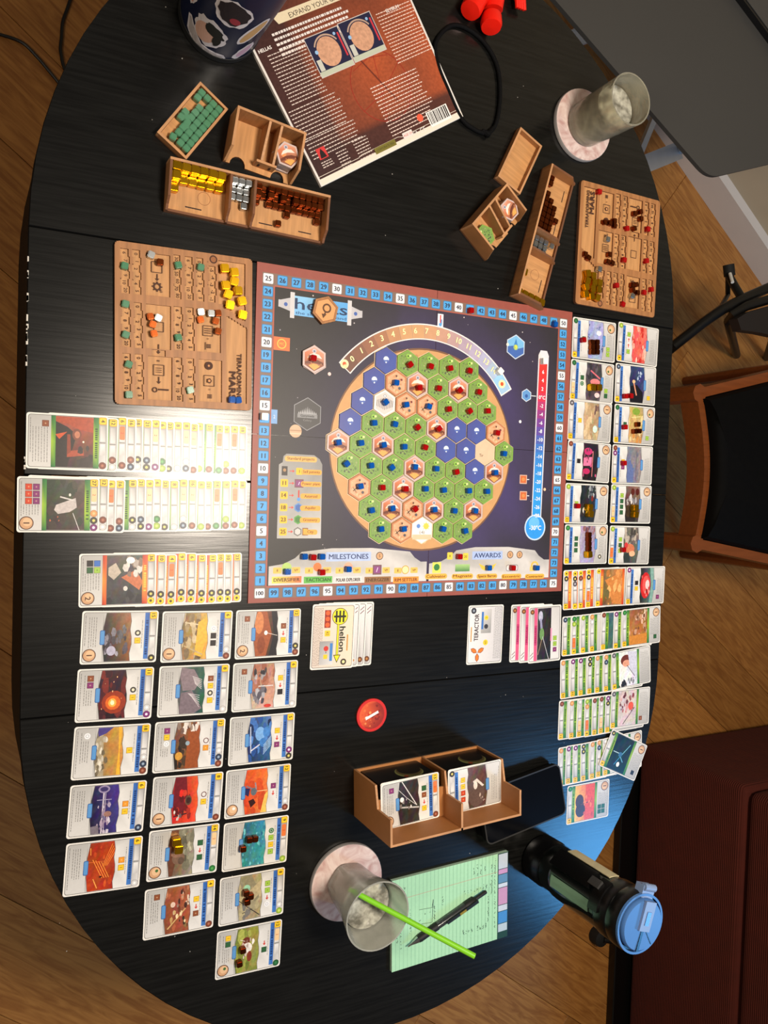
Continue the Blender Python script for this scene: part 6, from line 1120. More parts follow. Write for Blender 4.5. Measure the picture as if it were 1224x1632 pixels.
def lid(name, c4, label, z=.012):
    ce, a, lw, ld = frame4(*c4, z); W, D = lw, ld; t = empty(name, (ce.x, ce.y, .0001), a); tag(t, label, 'tray', 'shallow wooden trays')
    b = MB(); b.box(-W / 2, W / 2, -D / 2, D / 2, 0, .003, mi=0, emi=1); b.build('floor_panel', [BIRCHL, BURNT], t)
    for x0, x1, y0, y1 in ((-W / 2, W / 2, D / 2 - .003, D / 2), (-W / 2, W / 2, -D / 2, -D / 2 + .003), (-W / 2, -W / 2 + .003, -D / 2 + .003, D / 2 - .003), (W / 2 - .003, W / 2, -D / 2 + .003, D / 2 - .003)):
        b = MB(); b.box(x0, x1, y0, y1, .003, .012, mi=0, emi=2); b.build('side_wall', [BIRCH, BIRCH, PLYEDGE], t)
    return ce, a, W, D
ce, a, W, D = lid('cube_tray', [(250.8, 210), (318.8, 130), (364.3, 173.6), (296.3, 254.6)], 'shallow plywood tray filled with translucent green cubes')
pts = []
for m, rng_ in ((0, range(0, 10)), (1, range(0, 10)), (2, [2, 3, 4, 5, 6, 7, 9]), (3, [4, 5, 8, 9])):
    for n in rng_: pts.append((W / 2 - .0082 - (9 - n) * .0083, -D / 2 + .0078 + m * .0086, J(.06)))
pts += [(-W / 2 + .011, D / 2 - .016, .3), (-.002, D / 2 - .014, .5), (-.011, D / 2 - .019, .6)]
for x, y, r in pts:
    if abs(x) > W / 2 - .0075: continue
    p = rot2((x, y), a); cube('green', ce.x + p[0], ce.y + p[1], .0032, ('translucent green cube in the shallow tray, %s along, %s across' % (ORD[max(0, min(9, int((x + W / 2) / .0084)))], ORD[max(0, min(5, int((y + D / 2) / .0086)))])) + (', turned askew' if abs(r) > .2 else ''), 'green cubes in the shallow tray', a + r)
lid('empty_tray', [(792, 282.7), (830.5, 202.7), (863.8, 232.4), (830.5, 307.8)], 'empty shallow plywood tray lying slanted above the tile organiser')

def organiser(loc, rot, W, D, H, label):
    t = empty('tile_organiser', loc, rot); tag(t, label, 'organiser', 'tile organisers'); th_ = .003
    fl = [(-W / 2, D / 2), (-W / 2, -D / 2), (-W / 2 + .006, -D / 2)]
    for i in range(9): an = math.pi - math.pi * i / 8; fl.append((-W / 2 + .018 + .010 * math.cos(an), -D / 2 + .011 * math.sin(an)))
    fl += [(W / 2 - .030, -D / 2)]
    for i in range(9): an = math.pi - math.pi * i / 8; fl.append((W / 2 - .019 + .009 * math.cos(an), -D / 2 + .011 * math.sin(an)))
    fl += [(W / 2 - .004, -D / 2), (W / 2, -D / 2 + .004), (W / 2, D / 2)]
    b = MB(); b.prism(fl, 0, th_, mi=0, smi=1); b.build('floor_panel', [BIRCHL, BURNT], t)
    b = MB(); b.box(-W / 2, W / 2, D / 2 - th_, D / 2, th_, H, mi=0, emi=1); b.build('back_wall', [BIRCH, PLYEDGE], t)
    sd = [(D / 2 - th_, th_), (-D / 2, th_), (-D / 2, .007), (-D / 2 + .010, H), (D / 2 - th_, H)]; n = 5
    sd2 = [(D / 2 - th_, th_), (-D / 2 + .010, th_), (-D / 2 + .010, H * .62), (D / 2 - th_, H - .001)]
    for nm, x, s_ in (('side_wall', -W / 2, sd), ('side_wall', W / 2 - th_, sd), ('divider', -W * .04, sd2), ('divider', W * .13, sd2)):
        n = len(s_); b = MB(); vv = [(x, y, z) for y, z in s_] + [(x + th_, y, z) for y, z in s_]; b.add(vv, [tuple(range(n - 1, -1, -1)), tuple(range(n, 2 * n))], mi=0); b.add(vv, [(i, (i + 1) % n, n + (i + 1) % n, n + i) for i in range(n)], mi=1); b.build(nm, [BIRCH, PLYEDGE], t)
    b = MB(); b.box(-W * .09, W * .20, -D / 2 + .007, -D / 2 + .010, th_, H * .6, mi=0, emi=1); fp = b.build('front_plate', [BIRCH, PLYEDGE], t)
    b = MB()
    for x in (-W * .03, W * .13): b.box(x - .0012, x + .0012, -D / 2 + .0066, -D / 2 + .0071, th_ + .004, H * .6 - .006)
    b.build('slot', SLOT, fp)
    return t
bl_, br2 = P(379.5, 167.6, .033), P(488.8, 211.5, .033); an = math.atan2((br2 - bl_).y, (br2 - bl_).x); Wd = (br2 - bl_).length; Dp = .058
mid = (bl_ + br2) / 2; off = rot2((0, -Dp / 2), an); ol = (mid.x + off[0], mid.y + off[1], .0001)
organiser(ol, an, Wd, Dp, .033, 'plywood tile organiser with city tiles, left beside the printed box panel')
for i in range(5):
    p = rot2((Wd * .315 + J(.0006), -.002 + J(.001)), an); o = TM_['c'].copy(); COL.objects.link(o); o.location = (ol[0] + p[0], ol[1] + p[1], .0032 + i * .0042 + TZ); o.rotation_euler = (0, 0, an + .5 + J(.04)); o.scale = (.9, .9, 2.2)
    tag(o, 'city hex tile in the left plywood organiser, %s of the pile' % ('topmost' if i == 4 else ORD[i] + ' from the bottom'), 'hex tile', 'city tiles in the left organiser')
b1, b2 = P(808, 291.7, .033), P(752.4, 356.4, .033); an = math.atan2((b1 - b2).y, (b1 - b2).x); mid = (b1 + b2) / 2; off = rot2((0, -Dp / 2), an); ol = (mid.x + off[0], mid.y + off[1], .0001)
Wd = (b1 - b2).length
organiser(ol, an, Wd, Dp, .033, 'plywood tile organiser with green and city tiles, right of the centre')
for i in range(5):
    p = rot2((Wd * .315 + J(.0006), -.002 + J(.001)), an); o = TM_['c'].copy(); COL.objects.link(o); o.location = (ol[0] + p[0], ol[1] + p[1], .0032 + i * .0042 + TZ); o.rotation_euler = (0, 0, an + .5 + J(.04)); o.scale = (.88, .88, 2.2)
    tag(o, 'city hex tile in the right plywood organiser, %s of the pile' % ('topmost' if i == 4 else ORD[i] + ' from the bottom'), 'hex tile', 'city tiles in the right organiser')
for i in range(2):
    p = rot2((-Wd * .27, -.003), an); o = TM_['g'].copy(); COL.objects.link(o); o.location = (ol[0] + p[0], ol[1] + p[1], .0032 + i * .0042 + TZ); o.rotation_euler = (0, 0, an + .5 + i * .05); o.scale = (.9, .9, 2.2)
    tag(o, '%s green hex tile in the right plywood organiser' % ('lower', 'upper')[i], 'hex tile', 'green tiles in the right organiser')

# ------------------------------------------------------------------ card holder with decks
KR = mat('brown_hardboard', (168, 110, 58), 0.6, var=0.12, scale=60); HX_, HY_, HA = .262, -.6975, .045
hold = empty('card_holder', (HX_, HY_, 0), HA); tag(hold, 'brown laser-cut card holder box with two compartments of upright decks', 'card holder')
HWd, HD, ZL, ZH = .204, .066, .063, .108
def wall(nm, pts_, x, th_=.003):
    n = len(pts_); b = MB(); vv = [(x, y, z) for y, z in pts_] + [(x + th_, y, z) for y, z in pts_]; b.add(vv, [tuple(range(n - 1, -1, -1)), tuple(range(n, 2 * n))], mi=0); b.add(vv, [(i, (i + 1) % n, n + (i + 1) % n, n + i) for i in range(n)], mi=1); b.build(nm, [KR, PLYEDGE], hold)
prof = [(HD / 2, 0), (-HD / 2, 0), (-HD / 2, ZH), (-HD / 2 + .036, ZH), (-HD / 2 + .036, ZL + .008), (HD / 2, ZL + .002)][::-1]
for nm, x in (('side_wall', -HWd / 2), ('divider', .004), ('side_wall', HWd / 2 - .003)): wall(nm, prof, x)
b = MB(); b.box(-HWd / 2 + .003, HWd / 2 - .003, -HD / 2, -HD / 2 + .003, 0, ZH, mi=0, emi=1); b.build('front_wall', [KR, PLYEDGE], hold)
b = MB(); b.box(-HWd / 2 + .003, HWd / 2 - .003, -HD / 2 + .003, HD / 2, 0, .003, mi=0, emi=1); b.build('floor_panel', [KR, PLYEDGE], hold)
for x0, x1 in ((-HWd / 2 + .003, .004), (.007, HWd / 2 - .003)):
    b = MB(); b.box(x0, x1, -HD / 2 + .003, HD / 2 - .022, ZL - .003, ZL, mi=0, emi=1); b.build('shelf', [KR, PLYEDGE], hold)
BACKM = mat('black_card_back', (10, 10, 12), 0.3, var=0.1)
for k, xc in enumerate((-.049, .0545)):
    for i in range(24):
        o = MB(k=.001)
        if i == 0:
            pr = [(x, z) for x, z in rrect(-44, 44, 0, 58, 3)]
            o.add([(x, 0, z) for x, z in pr] + [(x, .3, z) for x, z in pr], [tuple(range(len(pr)))[::-1] if False else tuple(range(len(pr)))] + [tuple(range(2 * len(pr) - 1, len(pr) - 1, -1))] + [(j, len(pr) + j, len(pr) + (j + 1) % len(pr), (j + 1) % len(pr)) for j in range(len(pr))])
            if k == 0: DECK = None
        p = rot2((xc, HD / 2 - .0035 - i * .00072), HA)
        if k == 0 and i == 0: DECK = o.build('deck_card', [BACKM], loc=(HX_ + p[0], HY_ + p[1], .0032), rot=HA); c = DECK
        else: c = DECK.copy(); COL.objects.link(c); c.location = (HX_ + p[0], HY_ + p[1], .0032 + TZ); c.rotation_euler = (0, 0, HA)
        tag(c, ('black-backed card standing in the %s compartment, hidden behind the frontmost' if i else 'frontmost black-backed card with a green planet, %s compartment of the holder') % ('left', 'right')[k], 'card', 'face-down deck in the %s compartment' % ('left', 'right')[k])
        if i == 0:
            f = MB(k=.001); ms = []
            def dz(cx, cz, r, c_, y, n=24, zmin=0): ang = [6.283 * j / n for j in range(n)]; f.add([(cx + r * math.cos(t), y, max(zmin, cz + r * math.sin(t))) for t in ang], [tuple(range(n - 1, -1, -1))], c_)
            dz(14, 33, 20, (120, 126, 74), .33); dz(15.5, 30, 18.5, (86, 76, 44), .36); dz(17, 26, 16.5, (22, 18, 14), .39); dz(3, 46, 3.4, (150, 70, 40), .42, 10)
            f.build('printed_back', PRINT, c)
dc = [('blue project card with a white lattice sail, face up in the left compartment', [((50, 42, 40), (54, 46, 42), (44, 36, 34), (50, 42, 38)), ('l', .2, 0, .85, .62, 1.2, (220, 216, 214)), ('l', 0, .15, .4, .4, .7, (206, 200, 198)), ('l', .15, .6, .95, .68, 2.0, (190, 186, 184)), ('l', .4, .4, .8, .6, .8, (200, 196, 194)), ('s', 10, .1, .8, .4, .66, .05, [(220, 216, 214), (110, 100, 96)]), ('e', .18, .42, .09, .06, (236, 232, 230))], 'gbry', 'p', '1', 13, 'B', 'hot', False, (-.049, .0)),
      ('blue project card with a pale moon on brown, face up in the right compartment', [((110, 80, 70), (90, 70, 64), (70, 54, 50), (84, 64, 58)), ('e', .45, .65, .42, .34, (96, 76, 70)), ('p', [(.3, .35), (.5, .3), (.85, .5), (.75, .52), (.5, .38), (.4, .5)], (220, 210, 204)), ('e', .42, .46, .1, .1, (226, 214, 206)), ('s', 6, .6, .9, .7, .9, .03, [(200, 180, 166)])], 'hhyy', '', None, 9, 'S', None, True, (.0545, .0))]
for lab, spec, icons, fx, vp, cost, tags, req, flip, (xc, yc) in dc:
    p = rot2((xc + .001, .001), HA)
    for i in range(3):
        q = rot2((xc + .001 + J(.0012), .001 + J(.001)), HA)
        o = newcard(MB(k=.001).add([(-1, -1, .31), (1, -1, .31), (1, 1, .31)], [(0, 1, 2)], (230, 228, 224)), (HX_ + q[0], HY_ + q[1], ZL + .0002 + i * TH), HA + (math.pi / 2 if flip else -math.pi / 2), 'card under the face-up one on the %s side of the holder, %s from the bottom' % ('right' if flip else 'left', ORD[i]), 'discards on the %s side of the holder' % ('right' if flip else 'left'))
    newcard(cardface('blue', cost, tags, spec, icons, fx, vp, flip, req), (HX_ + p[0], HY_ + p[1], ZL + .0002 + 3 * TH), HA + .02 + (math.pi / 2 if flip else -math.pi / 2), lab, 'face-up discards on the holder')

# ------------------------------------------------------------------ phone and power bank
PH = mat('black_phone_body', (12, 12, 13), 0.3); pa_ = .155
ph = empty('power_bank', (.4365, -.7520, .0001), pa_); tag(ph, 'black power bank lying under the phone beside the card holder', 'power bank')
b = MB(); b.prism(rrect(-.074, .074, -.0375, .0375, .009), 0, .008); b.build('case', PH, ph)
b = MB(); b.prism(rrect(-.070, .070, -.034, .034, .008), .0081, .0090); b.build('rubber_pad', BR_, ph)
ph = empty('phone', (.4365, -.7520, .0135), pa_); ph.rotation_euler = (-.10, .03, pa_); tag(ph, 'black phone with a dark blue glossy screen lying beside the card holder', 'phone')
b = MB(); pr = rrect(-.0765, .0765, -.040, .040, .010, 6); b.prism(pr, 0, .008); b.build('phone_case', PH, ph)
b = MB(); o_, i_ = rrect(-.0765, .0765, -.040, .040, .010, 6), rrect(-.0745, .0745, -.038, .038, .008, 6); n = len(o_)
b.add([(x, y, .008) for x, y in o_] + [(x, y, .0092) for x, y in o_] + [(x, y, .0092) for x, y in i_] + [(x, y, .008) for x, y in i_], [(k * n + i, k * n + (i + 1) % n, (k + 1) * n + (i + 1) % n, (k + 1) * n + i) for k in range(3) for i in range(n)]); b.build('rim', mat('grey_rubber_rim', (46, 46, 47), 0.4), ph)
b = MB(); b.prism(rrect(-.0744, .0744, -.0379, .0379, .008, 6), .0081, .0086); b.build('screen', mat('phone_glass', (3, 5, 11), 0.16, var=0.3, scale=30, spec=0.35), ph)

# ------------------------------------------------------------------ glasses on coasters, straw
MARB = mat('pink_marble', (222, 204, 198), 0.3, var=0.04, scale=30, col2=(184, 146, 140), dist=2.5)
CORK = mat('coaster_edge', (150, 146, 144), 0.5)
GLS = mat('misted_glass', (226, 222, 200), 0.10, trans=0.76, var=0.12, scale=70, bump=0.5, bdist=0.002)
GLS2 = mat('frosted_glass', (222, 222, 212), 0.10, trans=0.62, var=0.05, scale=70, bump=0.35, bdist=0.002)
WAT = mat('iced_drink', (196, 192, 166), 0.2, trans=0.25, ior=1.33, var=0.1, scale=90, col2=(150, 148, 128), bump=0.3)
FROTH = mat('mottled_ice_surface', (112, 110, 100), 0.15, var=0.1, scale=75, col2=(196, 195, 182), bump=0.8, bdist=0.002)
ICE = mat('ice', (206, 208, 196), 0.12, trans=0.7, ior=1.31, var=0.06, scale=160, bump=0.6, bdist=0.002)
def coaster(x, y, lab):
    b = MB(); b.lathe([(0, 0), (.0525, 0), (.0535, .0008), (.0535, .0065), (.0528, .0074)], 48, mi=1); b.lathe([(.0528, .0074), (.0500, .0076), (0, .0076)], 48, mi=0); tag(b.build('coaster', [MARB, CORK], loc=(x, y, .0001), smooth=True), lab, 'coaster', 'marble coasters')
def glass(x, y, prof, lab, rnd_, iz, ir, hexb=0):
    t = empty('drinking_glass', (x, y, .0079)); GL_ = GLS2 if hexb else GLS; tag(t, lab, 'glass', 'glasses of iced drink')
    n = 40; b = MB(); m = len(prof); vs = []
    for j, (r, z) in enumerate(prof):
        for i in range(n):
            an = 2 * math.pi * i / n; rr2 = r
            if hexb and z < hexb and r > .012: rr2 = r * (1 - .07 * (1 - z / hexb) * (1 - math.cos(6 * an + .6)) / 2)
            elif rnd_ and .004 < z < prof[3][1] * .93 and j < 4: rr2 += rnd_ * math.sin(5 * an + z * 300) * math.cos(7 * an - z * 210)
            vs.append((rr2 * math.cos(an), rr2 * math.sin(an), z))
    b.add(vs, [(j * n + i, j * n + (i + 1) % n, (j + 1) * n + (i + 1) % n, (j + 1) * n + i) for j in range(m - 1) for i in range(n)]); b.build('glass_body', GL_, t, smooth=True)
    b = MB(); wp = [(0, .0085)] + [(r - .0012, z) for r, z in ir] + [(0, ir[-1][1])]; b.lathe(wp[:-1], 32); R0, Z0 = wp[-2]; b.lathe([(R0, Z0), (R0 * .8, Z0 + .0008), (R0 * .5, Z0 - .0005), (0, Z0)], 32, mi=1); b.build('drink', [WAT, FROTH], t, smooth=True)
    r0 = random.Random(int(x * 1000))
    for k in range(9):
        bm = bmesh.new(); bmesh.ops.create_cube(bm, size=.015); bmesh.ops.bevel(bm, geom=bm.edges[:], offset=.003, segments=2, affect='EDGES')
        for v in bm.verts: v.co += Vector((r0.uniform(-1, 1), r0.uniform(-1, 1), r0.uniform(-1, 1))) * .001
        me = bpy.data.meshes.new('ice_cube'); bm.to_mesh(me); bm.free(); me.materials.append(ICE); o = bpy.data.objects.new('ice_cube', me); COL.objects.link(o); o.parent = t
        a = k * 2.4; rr3 = iz[1] * (.25 + .75 * (k % 3) / 2); o.location = (rr3 * math.cos(a), rr3 * math.sin(a), iz[0] + .012 * (k // 3)); o.rotation_euler = (r0.random() * 3, r0.random() * 3, r0.random() * 3)
    return t
coaster(.5115, .2845, 'round pink marble coaster under the tall glass at the upper right'); coaster(.1508, -.8234, 'round pink marble coaster under the glass with the green straw')
# outer wall up, rim, inner wall down
glass(.5125, .2845, [(0, 0), (.030, 0), (.0335, .003), (.0352, .045), (.0362, .082), (.0368, .096), (.0366, .0975), (.0345, .0975), (.0338, .080), (.0328, .045), (.0305, .010), (0, .008)], 'short clear tumbler of cloudy iced drink at the upper right', .0007, (.022, .015), [(.0285, .0105), (.0320, .045), (.0332, .066)])
g2 = glass(.1505, -.8240, [(0, 0), (.028, 0), (.031, .003), (.0335, .040), (.0385, .068), (.0445, .0915), (.0446, .0935), (.0428, .0935), (.0365, .068), (.0310, .040), (.0285, .010), (0, .008)], 'flared clear glass with ice and a bright green straw at the bottom', 0.0, (.020, .014), [(.0270, .0105), (.0300, .040), (.0340, .060)], hexb=.045)
sa, sm = P(556, 1417, .064), P(645, 1464.5, .1065); best = (9, 1)
for i in range(100, 500):      # carry the straw on past the rim until it reaches its free end
    tt = i / 100; q = sa + (sm - sa) * tt; e_ = (q - P(756, 1524, q.z)).length
    if e_ < best[0]: best = (e_, tt)
sb = sa + (sm - sa) * best[1]
b = MB(); b.tube([sa, sb], .0036, 14, cap=False); b.tube([sa, sb], .0031, 14, cap=False); tag(b.build('drinking_straw', mat('green_plastic', (128, 208, 40), 0.35, var=0.04), smooth=True), 'bright green drinking straw leaning out of the flared glass', 'straw')

# ------------------------------------------------------------------ tumbler bottle at the lower right
TBX, TBY = .488, -.852
SM = mat('smoked_plastic', (26, 30, 30), 0.12, trans=0.25, var=0.1); BP = mat('black_gloss_plastic', (10, 10, 11), 0.28); BLU = mat('blue_plastic', (74, 118, 178), 0.4, var=0.04); PBL = mat('pale_blue_plastic', (126, 148, 186), 0.4, var=0.03)
tm = empty('travel_tumbler', (TBX, TBY, .0001)); tag(tm, 'black smoked travel tumbler with a blue flip lid at the lower right', 'tumbler')
b = MB(); b.lathe([(0, 0), (.033, 0), (.036, .004), (.0365, .028), (.035, .034), (.0355, .040), (0, .040)], 40); b.build('base_cup', BP, tm, smooth=True)
b = MB(); b.lathe([(.0345, .040), (.0350, .060), (.0368, .064), (.0372, .070), (.0378, .150), (.0392, .165)], 40); b.lathe([(.0365, .165), (.0350, .150), (.034, .070), (.032, .042)], 40); b.build('smoked_body', SM, tm, smooth=True)
b = MB(); b.lathe([(0, .045), (.028, .045), (.030, .07), (.031, .14), (0, .15)], 30); b.build('inner_liner', mat('pale_green_liner', (96, 122, 100), 0.35), tm, smooth=True)
b = MB(); b.lathe([(.0392, .165), (.0405, .168), (.0408, .186), (.0395, .189), (.0412, .192), (.0415, .206), (.039, .211), (0, .211)], 44); b.build('collar', BP, tm, smooth=True)
va = math.atan2(CAM.y - TBY, CAM.x - TBX)
def onc(nm, a0, a1, z0, z1, r, m, th_=.0012):
    b = MB(); n = 8; ps = [(a0 + (a1 - a0) * i / n) for i in range(n + 1)]
    vs = [(rr4 * math.cos(t), rr4 * math.sin(t), z) for rr4 in (r, r + th_) for z in (z0, z1) for t in ps]; N1 = n + 1
    fs = []
    for i in range(n): fs += [(2 * N1 + i, 2 * N1 + i + 1, 3 * N1 + i + 1, 3 * N1 + i), (N1 + i, N1 + i + 1, 3 * N1 + i + 1, 3 * N1 + i)[::-1], (i, i + 1, 2 * N1 + i + 1, 2 * N1 + i)]
    fs += [(0, N1, 3 * N1, 2 * N1), (n, 2 * N1 + n, 3 * N1 + n, N1 + n)]; b.add(vs, fs); return b.build(nm, m, tm, smooth=True)
onc('cream_label', va - 1.25, va - .80, .072, .160, .0392, mat('cream_label', (196, 186, 150), 0.5, var=0.2, scale=60)); onc('reflection_strip', va + .30, va + .72, .075, .155, .0388, mat('pale_green_reflection', (120, 150, 124), 0.25, var=0.3, scale=20))  # green strip is a reflection on the body, put in as colour
onc('handle_strap', va - .62, va - .02, .068, .150, .0392, BP, .007); onc('handle_clip', va - .42, va - .16, .146, .166, .0420, mat('gunmetal', (96, 96, 96), 0.3, .7), .005); onc('collar_tab', va - .6, va + .5, .158, .176, .0405, BP, .003)
b = MB(); b.lathe([(.0345, .2112), (.0350, .216), (.0330, .2195), (0, .2205)], 40); ld_ = b.build('lid', BLU, tm, smooth=True)
b = MB(); b.ring(0, 0, .0348, .0400, (255, 255, 255)); b.v = []; b.f = []; b.c = []; b.m = []
b.lathe([(.0375, .2112), (.0405, .2112), (.0405, .2150), (.0375, .2150)], 44, close=True); b.build('lid_ring', BLU, tm, smooth=True)
b = MB(); M = Matrix.Rotation(math.radians(72), 4, 'Z'); b.box(-.006, .0330, -.0095, .0095, .2200, .2240, M=M); b.build('flip_tab', PBL, ld_)
b = MB(); b.box(.002, .020, -.0035, .0035, .2241, .2250, M=M); b.build('spout_window', mat('dusk_blue_window', (70, 96, 150), 0.2), ld_)
b = MB(); b.box(-.034, -.006, -.0022, .0022, .2196, .2212, M=M); b.build('straw_slot', BP, ld_)
b = MB(); b.box(-.032, .000, -.0004, .0004, .2198, .2210, M=Matrix.Rotation(math.radians(118), 4, 'Z')); b.build('lid_seam', BP, ld_)
b = MB(); b.box(.034, .050, -.011, .011, .200, .2140, M=M); b.build('lid_latch', PBL, tm)
b = MB(); b.tube([tuple(M @ Vector((.048, -.010, .2130))), tuple(M @ Vector((.048, .010, .2130)))], .005, 12); b.build('hinge', PBL, tm, smooth=True)

# ------------------------------------------------------------------ sticker bottle at the upper left
bx, by = -.0560, .2830; wbt = empty('water_bottle', (bx, by, .0001)); tag(wbt, 'navy water bottle covered in stickers standing at the top left', 'bottle')
NAVY = mat('navy_enamel', (16, 24, 52), 0.35)
b = MB(); b.lathe([(0, 0), (.045, 0), (.0485, .003), (.0490, .010), (.0490, .200), (.041, .222), (.030, .235), (0, .236)], 48); b.build('bottle_body', NAVY, wbt, smooth=True)
b = MB(); b.lathe([(.0492, .0002), (.0502, .001), (.0502, .010), (.0492, .0105)], 48); b.build('base_boot', BR_, wbt, smooth=True)
b = MB(); b.lathe([(.026, .236), (.029, .237), (.029, .262), (.026, .265), (0, .265)], 32); b.build('cap', BP, wbt, smooth=True)
cva = math.atan2(CAM.y - by, CAM.x - bx)
def sticker(name, pts2, layers, lab):
    """outline in (angle mm, height mm) round the bottle, facing the middle of the view"""
    def mp(p, r): t = cva + p[0] / 49.0; return (r * math.cos(t), r * math.sin(t), p[1] / 1000)
    b = MB(); 
    def poly(pp, r, c):   # fan of thin slices so that it follows the curve
        n = len(pp); cx_ = sum(p[0] for p in pp) / n; cy_ = sum(p[1] for p in pp) / n
        R_ = [1, .66, .33]; vs = []; 
        for f in R_: vs += [mp((cx_ + (p[0] - cx_) * f, cy_ + (p[1] - cy_) * f), r) for p in pp]
        vs.append(mp((cx_, cy_), r)); fs = []
        for k in range(2): fs += [(k * n + i, k * n + (i + 1) % n, (k + 1) * n + (i + 1) % n, (k + 1) * n + i) for i in range(n)]
        fs += [(2 * n + i, 2 * n + (i + 1) % n, 3 * n) for i in range(n)]; b.add(vs, fs, c)
    poly(pts2, .0494, (214, 208, 210))
    for k, (pp, c) in enumerate(layers): poly(pp, .0496 + k * .00012, c)
    o = b.build('sticker', MATTE, wbt); o['label'] = lab
def blob(cx, cy, rx, ry, n=16, j=0, s=1, rot=0):
    r0 = random.Random(s); out = []
    for i in range(n):
        f = 1 + r0.uniform(-j, j); p = rot2((rx * f * math.cos(6.283 * i / n), ry * f * math.sin(6.283 * i / n)), rot); out.append((cx + p[0], cy + p[1]))
    return out
sticker('a', blob(-2, 46, 21, 25, 30, .10, 1, .2), [(blob(-7, 41, 13, 17), (206, 164, 144)), (blob(2, 55, 13, 9, 22, .16, 2, -.5), (34, 34, 30)), (blob(9, 42, 5, 12, 14, .2, 4), (34, 34, 30))], 'white-edged sticker of pale and black patches')
sticker('b', [(-34, 36), (-29, 40), (-22, 28), (-8, 16), (10, 15), (24, 18), (28, 12), (22, 5), (4, 2), (-14, 4), (-28, 16)], [([(-31, 35), (-29, 36), (-22, 24), (-8, 13), (10, 12), (23, 14), (24, 11), (20, 8), (4, 5), (-12, 7), (-25, 18)], (176, 168, 166))], 'pale grey crescent sticker near the base')
sticker('c', blob(10, 104, 22, 24, 26, .09, 3), [(blob(10, 105, 18, 20, 22, .1), (38, 30, 34)), (blob(15, 94, 6, 6), (150, 50, 60))], 'dark round sticker with a white edge')
sticker('d', blob(42, 78, 9, 30, 20, .03, 1, -.35), [(blob(42, 78, 6, 26, 18, .03, 1, -.35), (196, 156, 104))], 'tan elongated sticker with a white edge')
sticker('e', blob(-40, 74, 8, 25, 20, .12, 5, .1), [(blob(-40, 74, 5, 21, 18, .1, 1, .1), (200, 150, 136))], 'pink elongated sticker at the left of the bottle')
sticker('f', blob(46, 30, 8, 20, 18, .16, 6, -.4), [(blob(46, 30, 5, 15, 16, .15, 2, -.4), (196, 160, 180))], 'small pink jagged sticker low on the right of the bottle')

# ------------------------------------------------------------------ printed panel (game box back)
A_, B_ = P(512, 298, .004), P(738, 186, .004); C_ = P(400, 76, .004)
ub = (B_ - A_); ul = ub.length; ua = math.atan2(ub.y, ub.x); vv_ = rot2((0, 1), ua)
bxW, bxH = ul, .262
bp = empty('game_box', (A_.x, A_.y, .0001), ua); tag(bp, 'thin printed game box turned back side up with orange planet print', 'game box')
b = MB(); b.box(0, bxW, 0, bxH, 0, .0045); b.build('box_body', mat('white_box_edge', (226, 222, 216), 0.5), bp)
def bl2(u, v): w_ = P(u, v, .0046); d = rot2((w_.x - A_.x, w_.y - A_.y), -ua); return d
b = MB(dz=.00001); b.z = .0046; nx, ny = 24, 24; vs = []; cs = []
for j in range(ny + 1):
    for i in range(nx + 1):
        x, y = i / nx, j / ny; d = math.hypot(x - .62, y - .42); f = max(0, min(1, 1.0 - d * 1.25)); g_ = max(0, min(1, (x - .35) * 1.6)) * .75
        c = mixc((60, 38, 38), (206, 96, 52), min(1, max(f * .8, g_) * (0.25 if y < .14 else 1) * (.3 if x < .22 else 1))); c = mixc(c, (70, 60, 54), max(0, y - .75) * 1.6 * x)
        vs.append((.003 + (bxW - .006) * x, .003 + (bxH - .006) * y, b.z)); cs.append(c)
b.add(vs, [(j * (nx + 1) + i, j * (nx + 1) + i + 1, (j + 1) * (nx + 1) + i + 1, (j + 1) * (nx + 1) + i) for j in range(ny) for i in range(nx)], cs, 1)
b.rect(.0008, bxW - .0008, .001, .0085, (232, 222, 206)); b.poly([(.0008, .0115), (.07, .0115), (.076, .0135), (.14, .0135), (.146, .0115), (bxW - .001, .0115)], .0006, (232, 222, 206)); b.rect(.0008, .0022, .001, bxH - .001, (226, 220, 214))
b.ring(.150, .080, .045, .046, (150, 44, 34), 30, mi=0); b.poly([(.108, .060), (.150, .072), (.193, .100)], .0008, (150, 44, 34)); b.poly([(.135, .036), (.150, .08), (.160, .124)], .0008, (150, 44, 34)); b.poly([(.12, .11), (.15, .118), (.18, .112)], .0008, (150, 44, 34)); b.line(.135, .125, .165, .055, .0022, (110, 50, 36))
b.build('printed_back', [PRINT, ART], bp)
t = MB(dz=.00001); t.z = .0049
def para(x0, x1, ytop, n, lh=.0040, col=(216, 200, 190), h=.0012, ragged=.12):
    for i in range(n):
        xe = x1 - (x1 - x0) * rng.random() * ragged; x = x0; t.z += 1e-7
        while x < xe: wd = rng.uniform(.0018, .0055); t.rect(x, min(x + wd, xe), ytop - i * lh - h / 2, ytop - i * lh + h / 2, col, lift=False); x += wd + .0010
p_ = bl2(497, 12); t.flat([(p_[0] - .055, p_[1] - .004), (p_[0] + .045, p_[1] - .004), (p_[0] + .052, p_[1] + .008), (p_[0] - .060, p_[1] + .008)], (236, 220, 186)); t.text('EXPAND YOUR GAME', p_[0] + .008, p_[1] + .001, .0088, (60, 44, 40), width=.088)
p_ = bl2(420, 80); t.text('HELLAS', p_[0] + .002, p_[1], .0060, (240, 232, 226), bold=.0002)
p_ = bl2(625, 14); t.text('ELYSIUM', p_[0], p_[1], .0060, (240, 232, 226), bold=.0002)
p_ = bl2(500, 45); para(p_[0] - .060, p_[0] + .060, p_[1] + .010, 5, .0062, (240, 230, 224), .0030, .1)
p_ = bl2(425, 88); para(p_[0], p_[0] + .060, p_[1] - .002, 15, .0044)
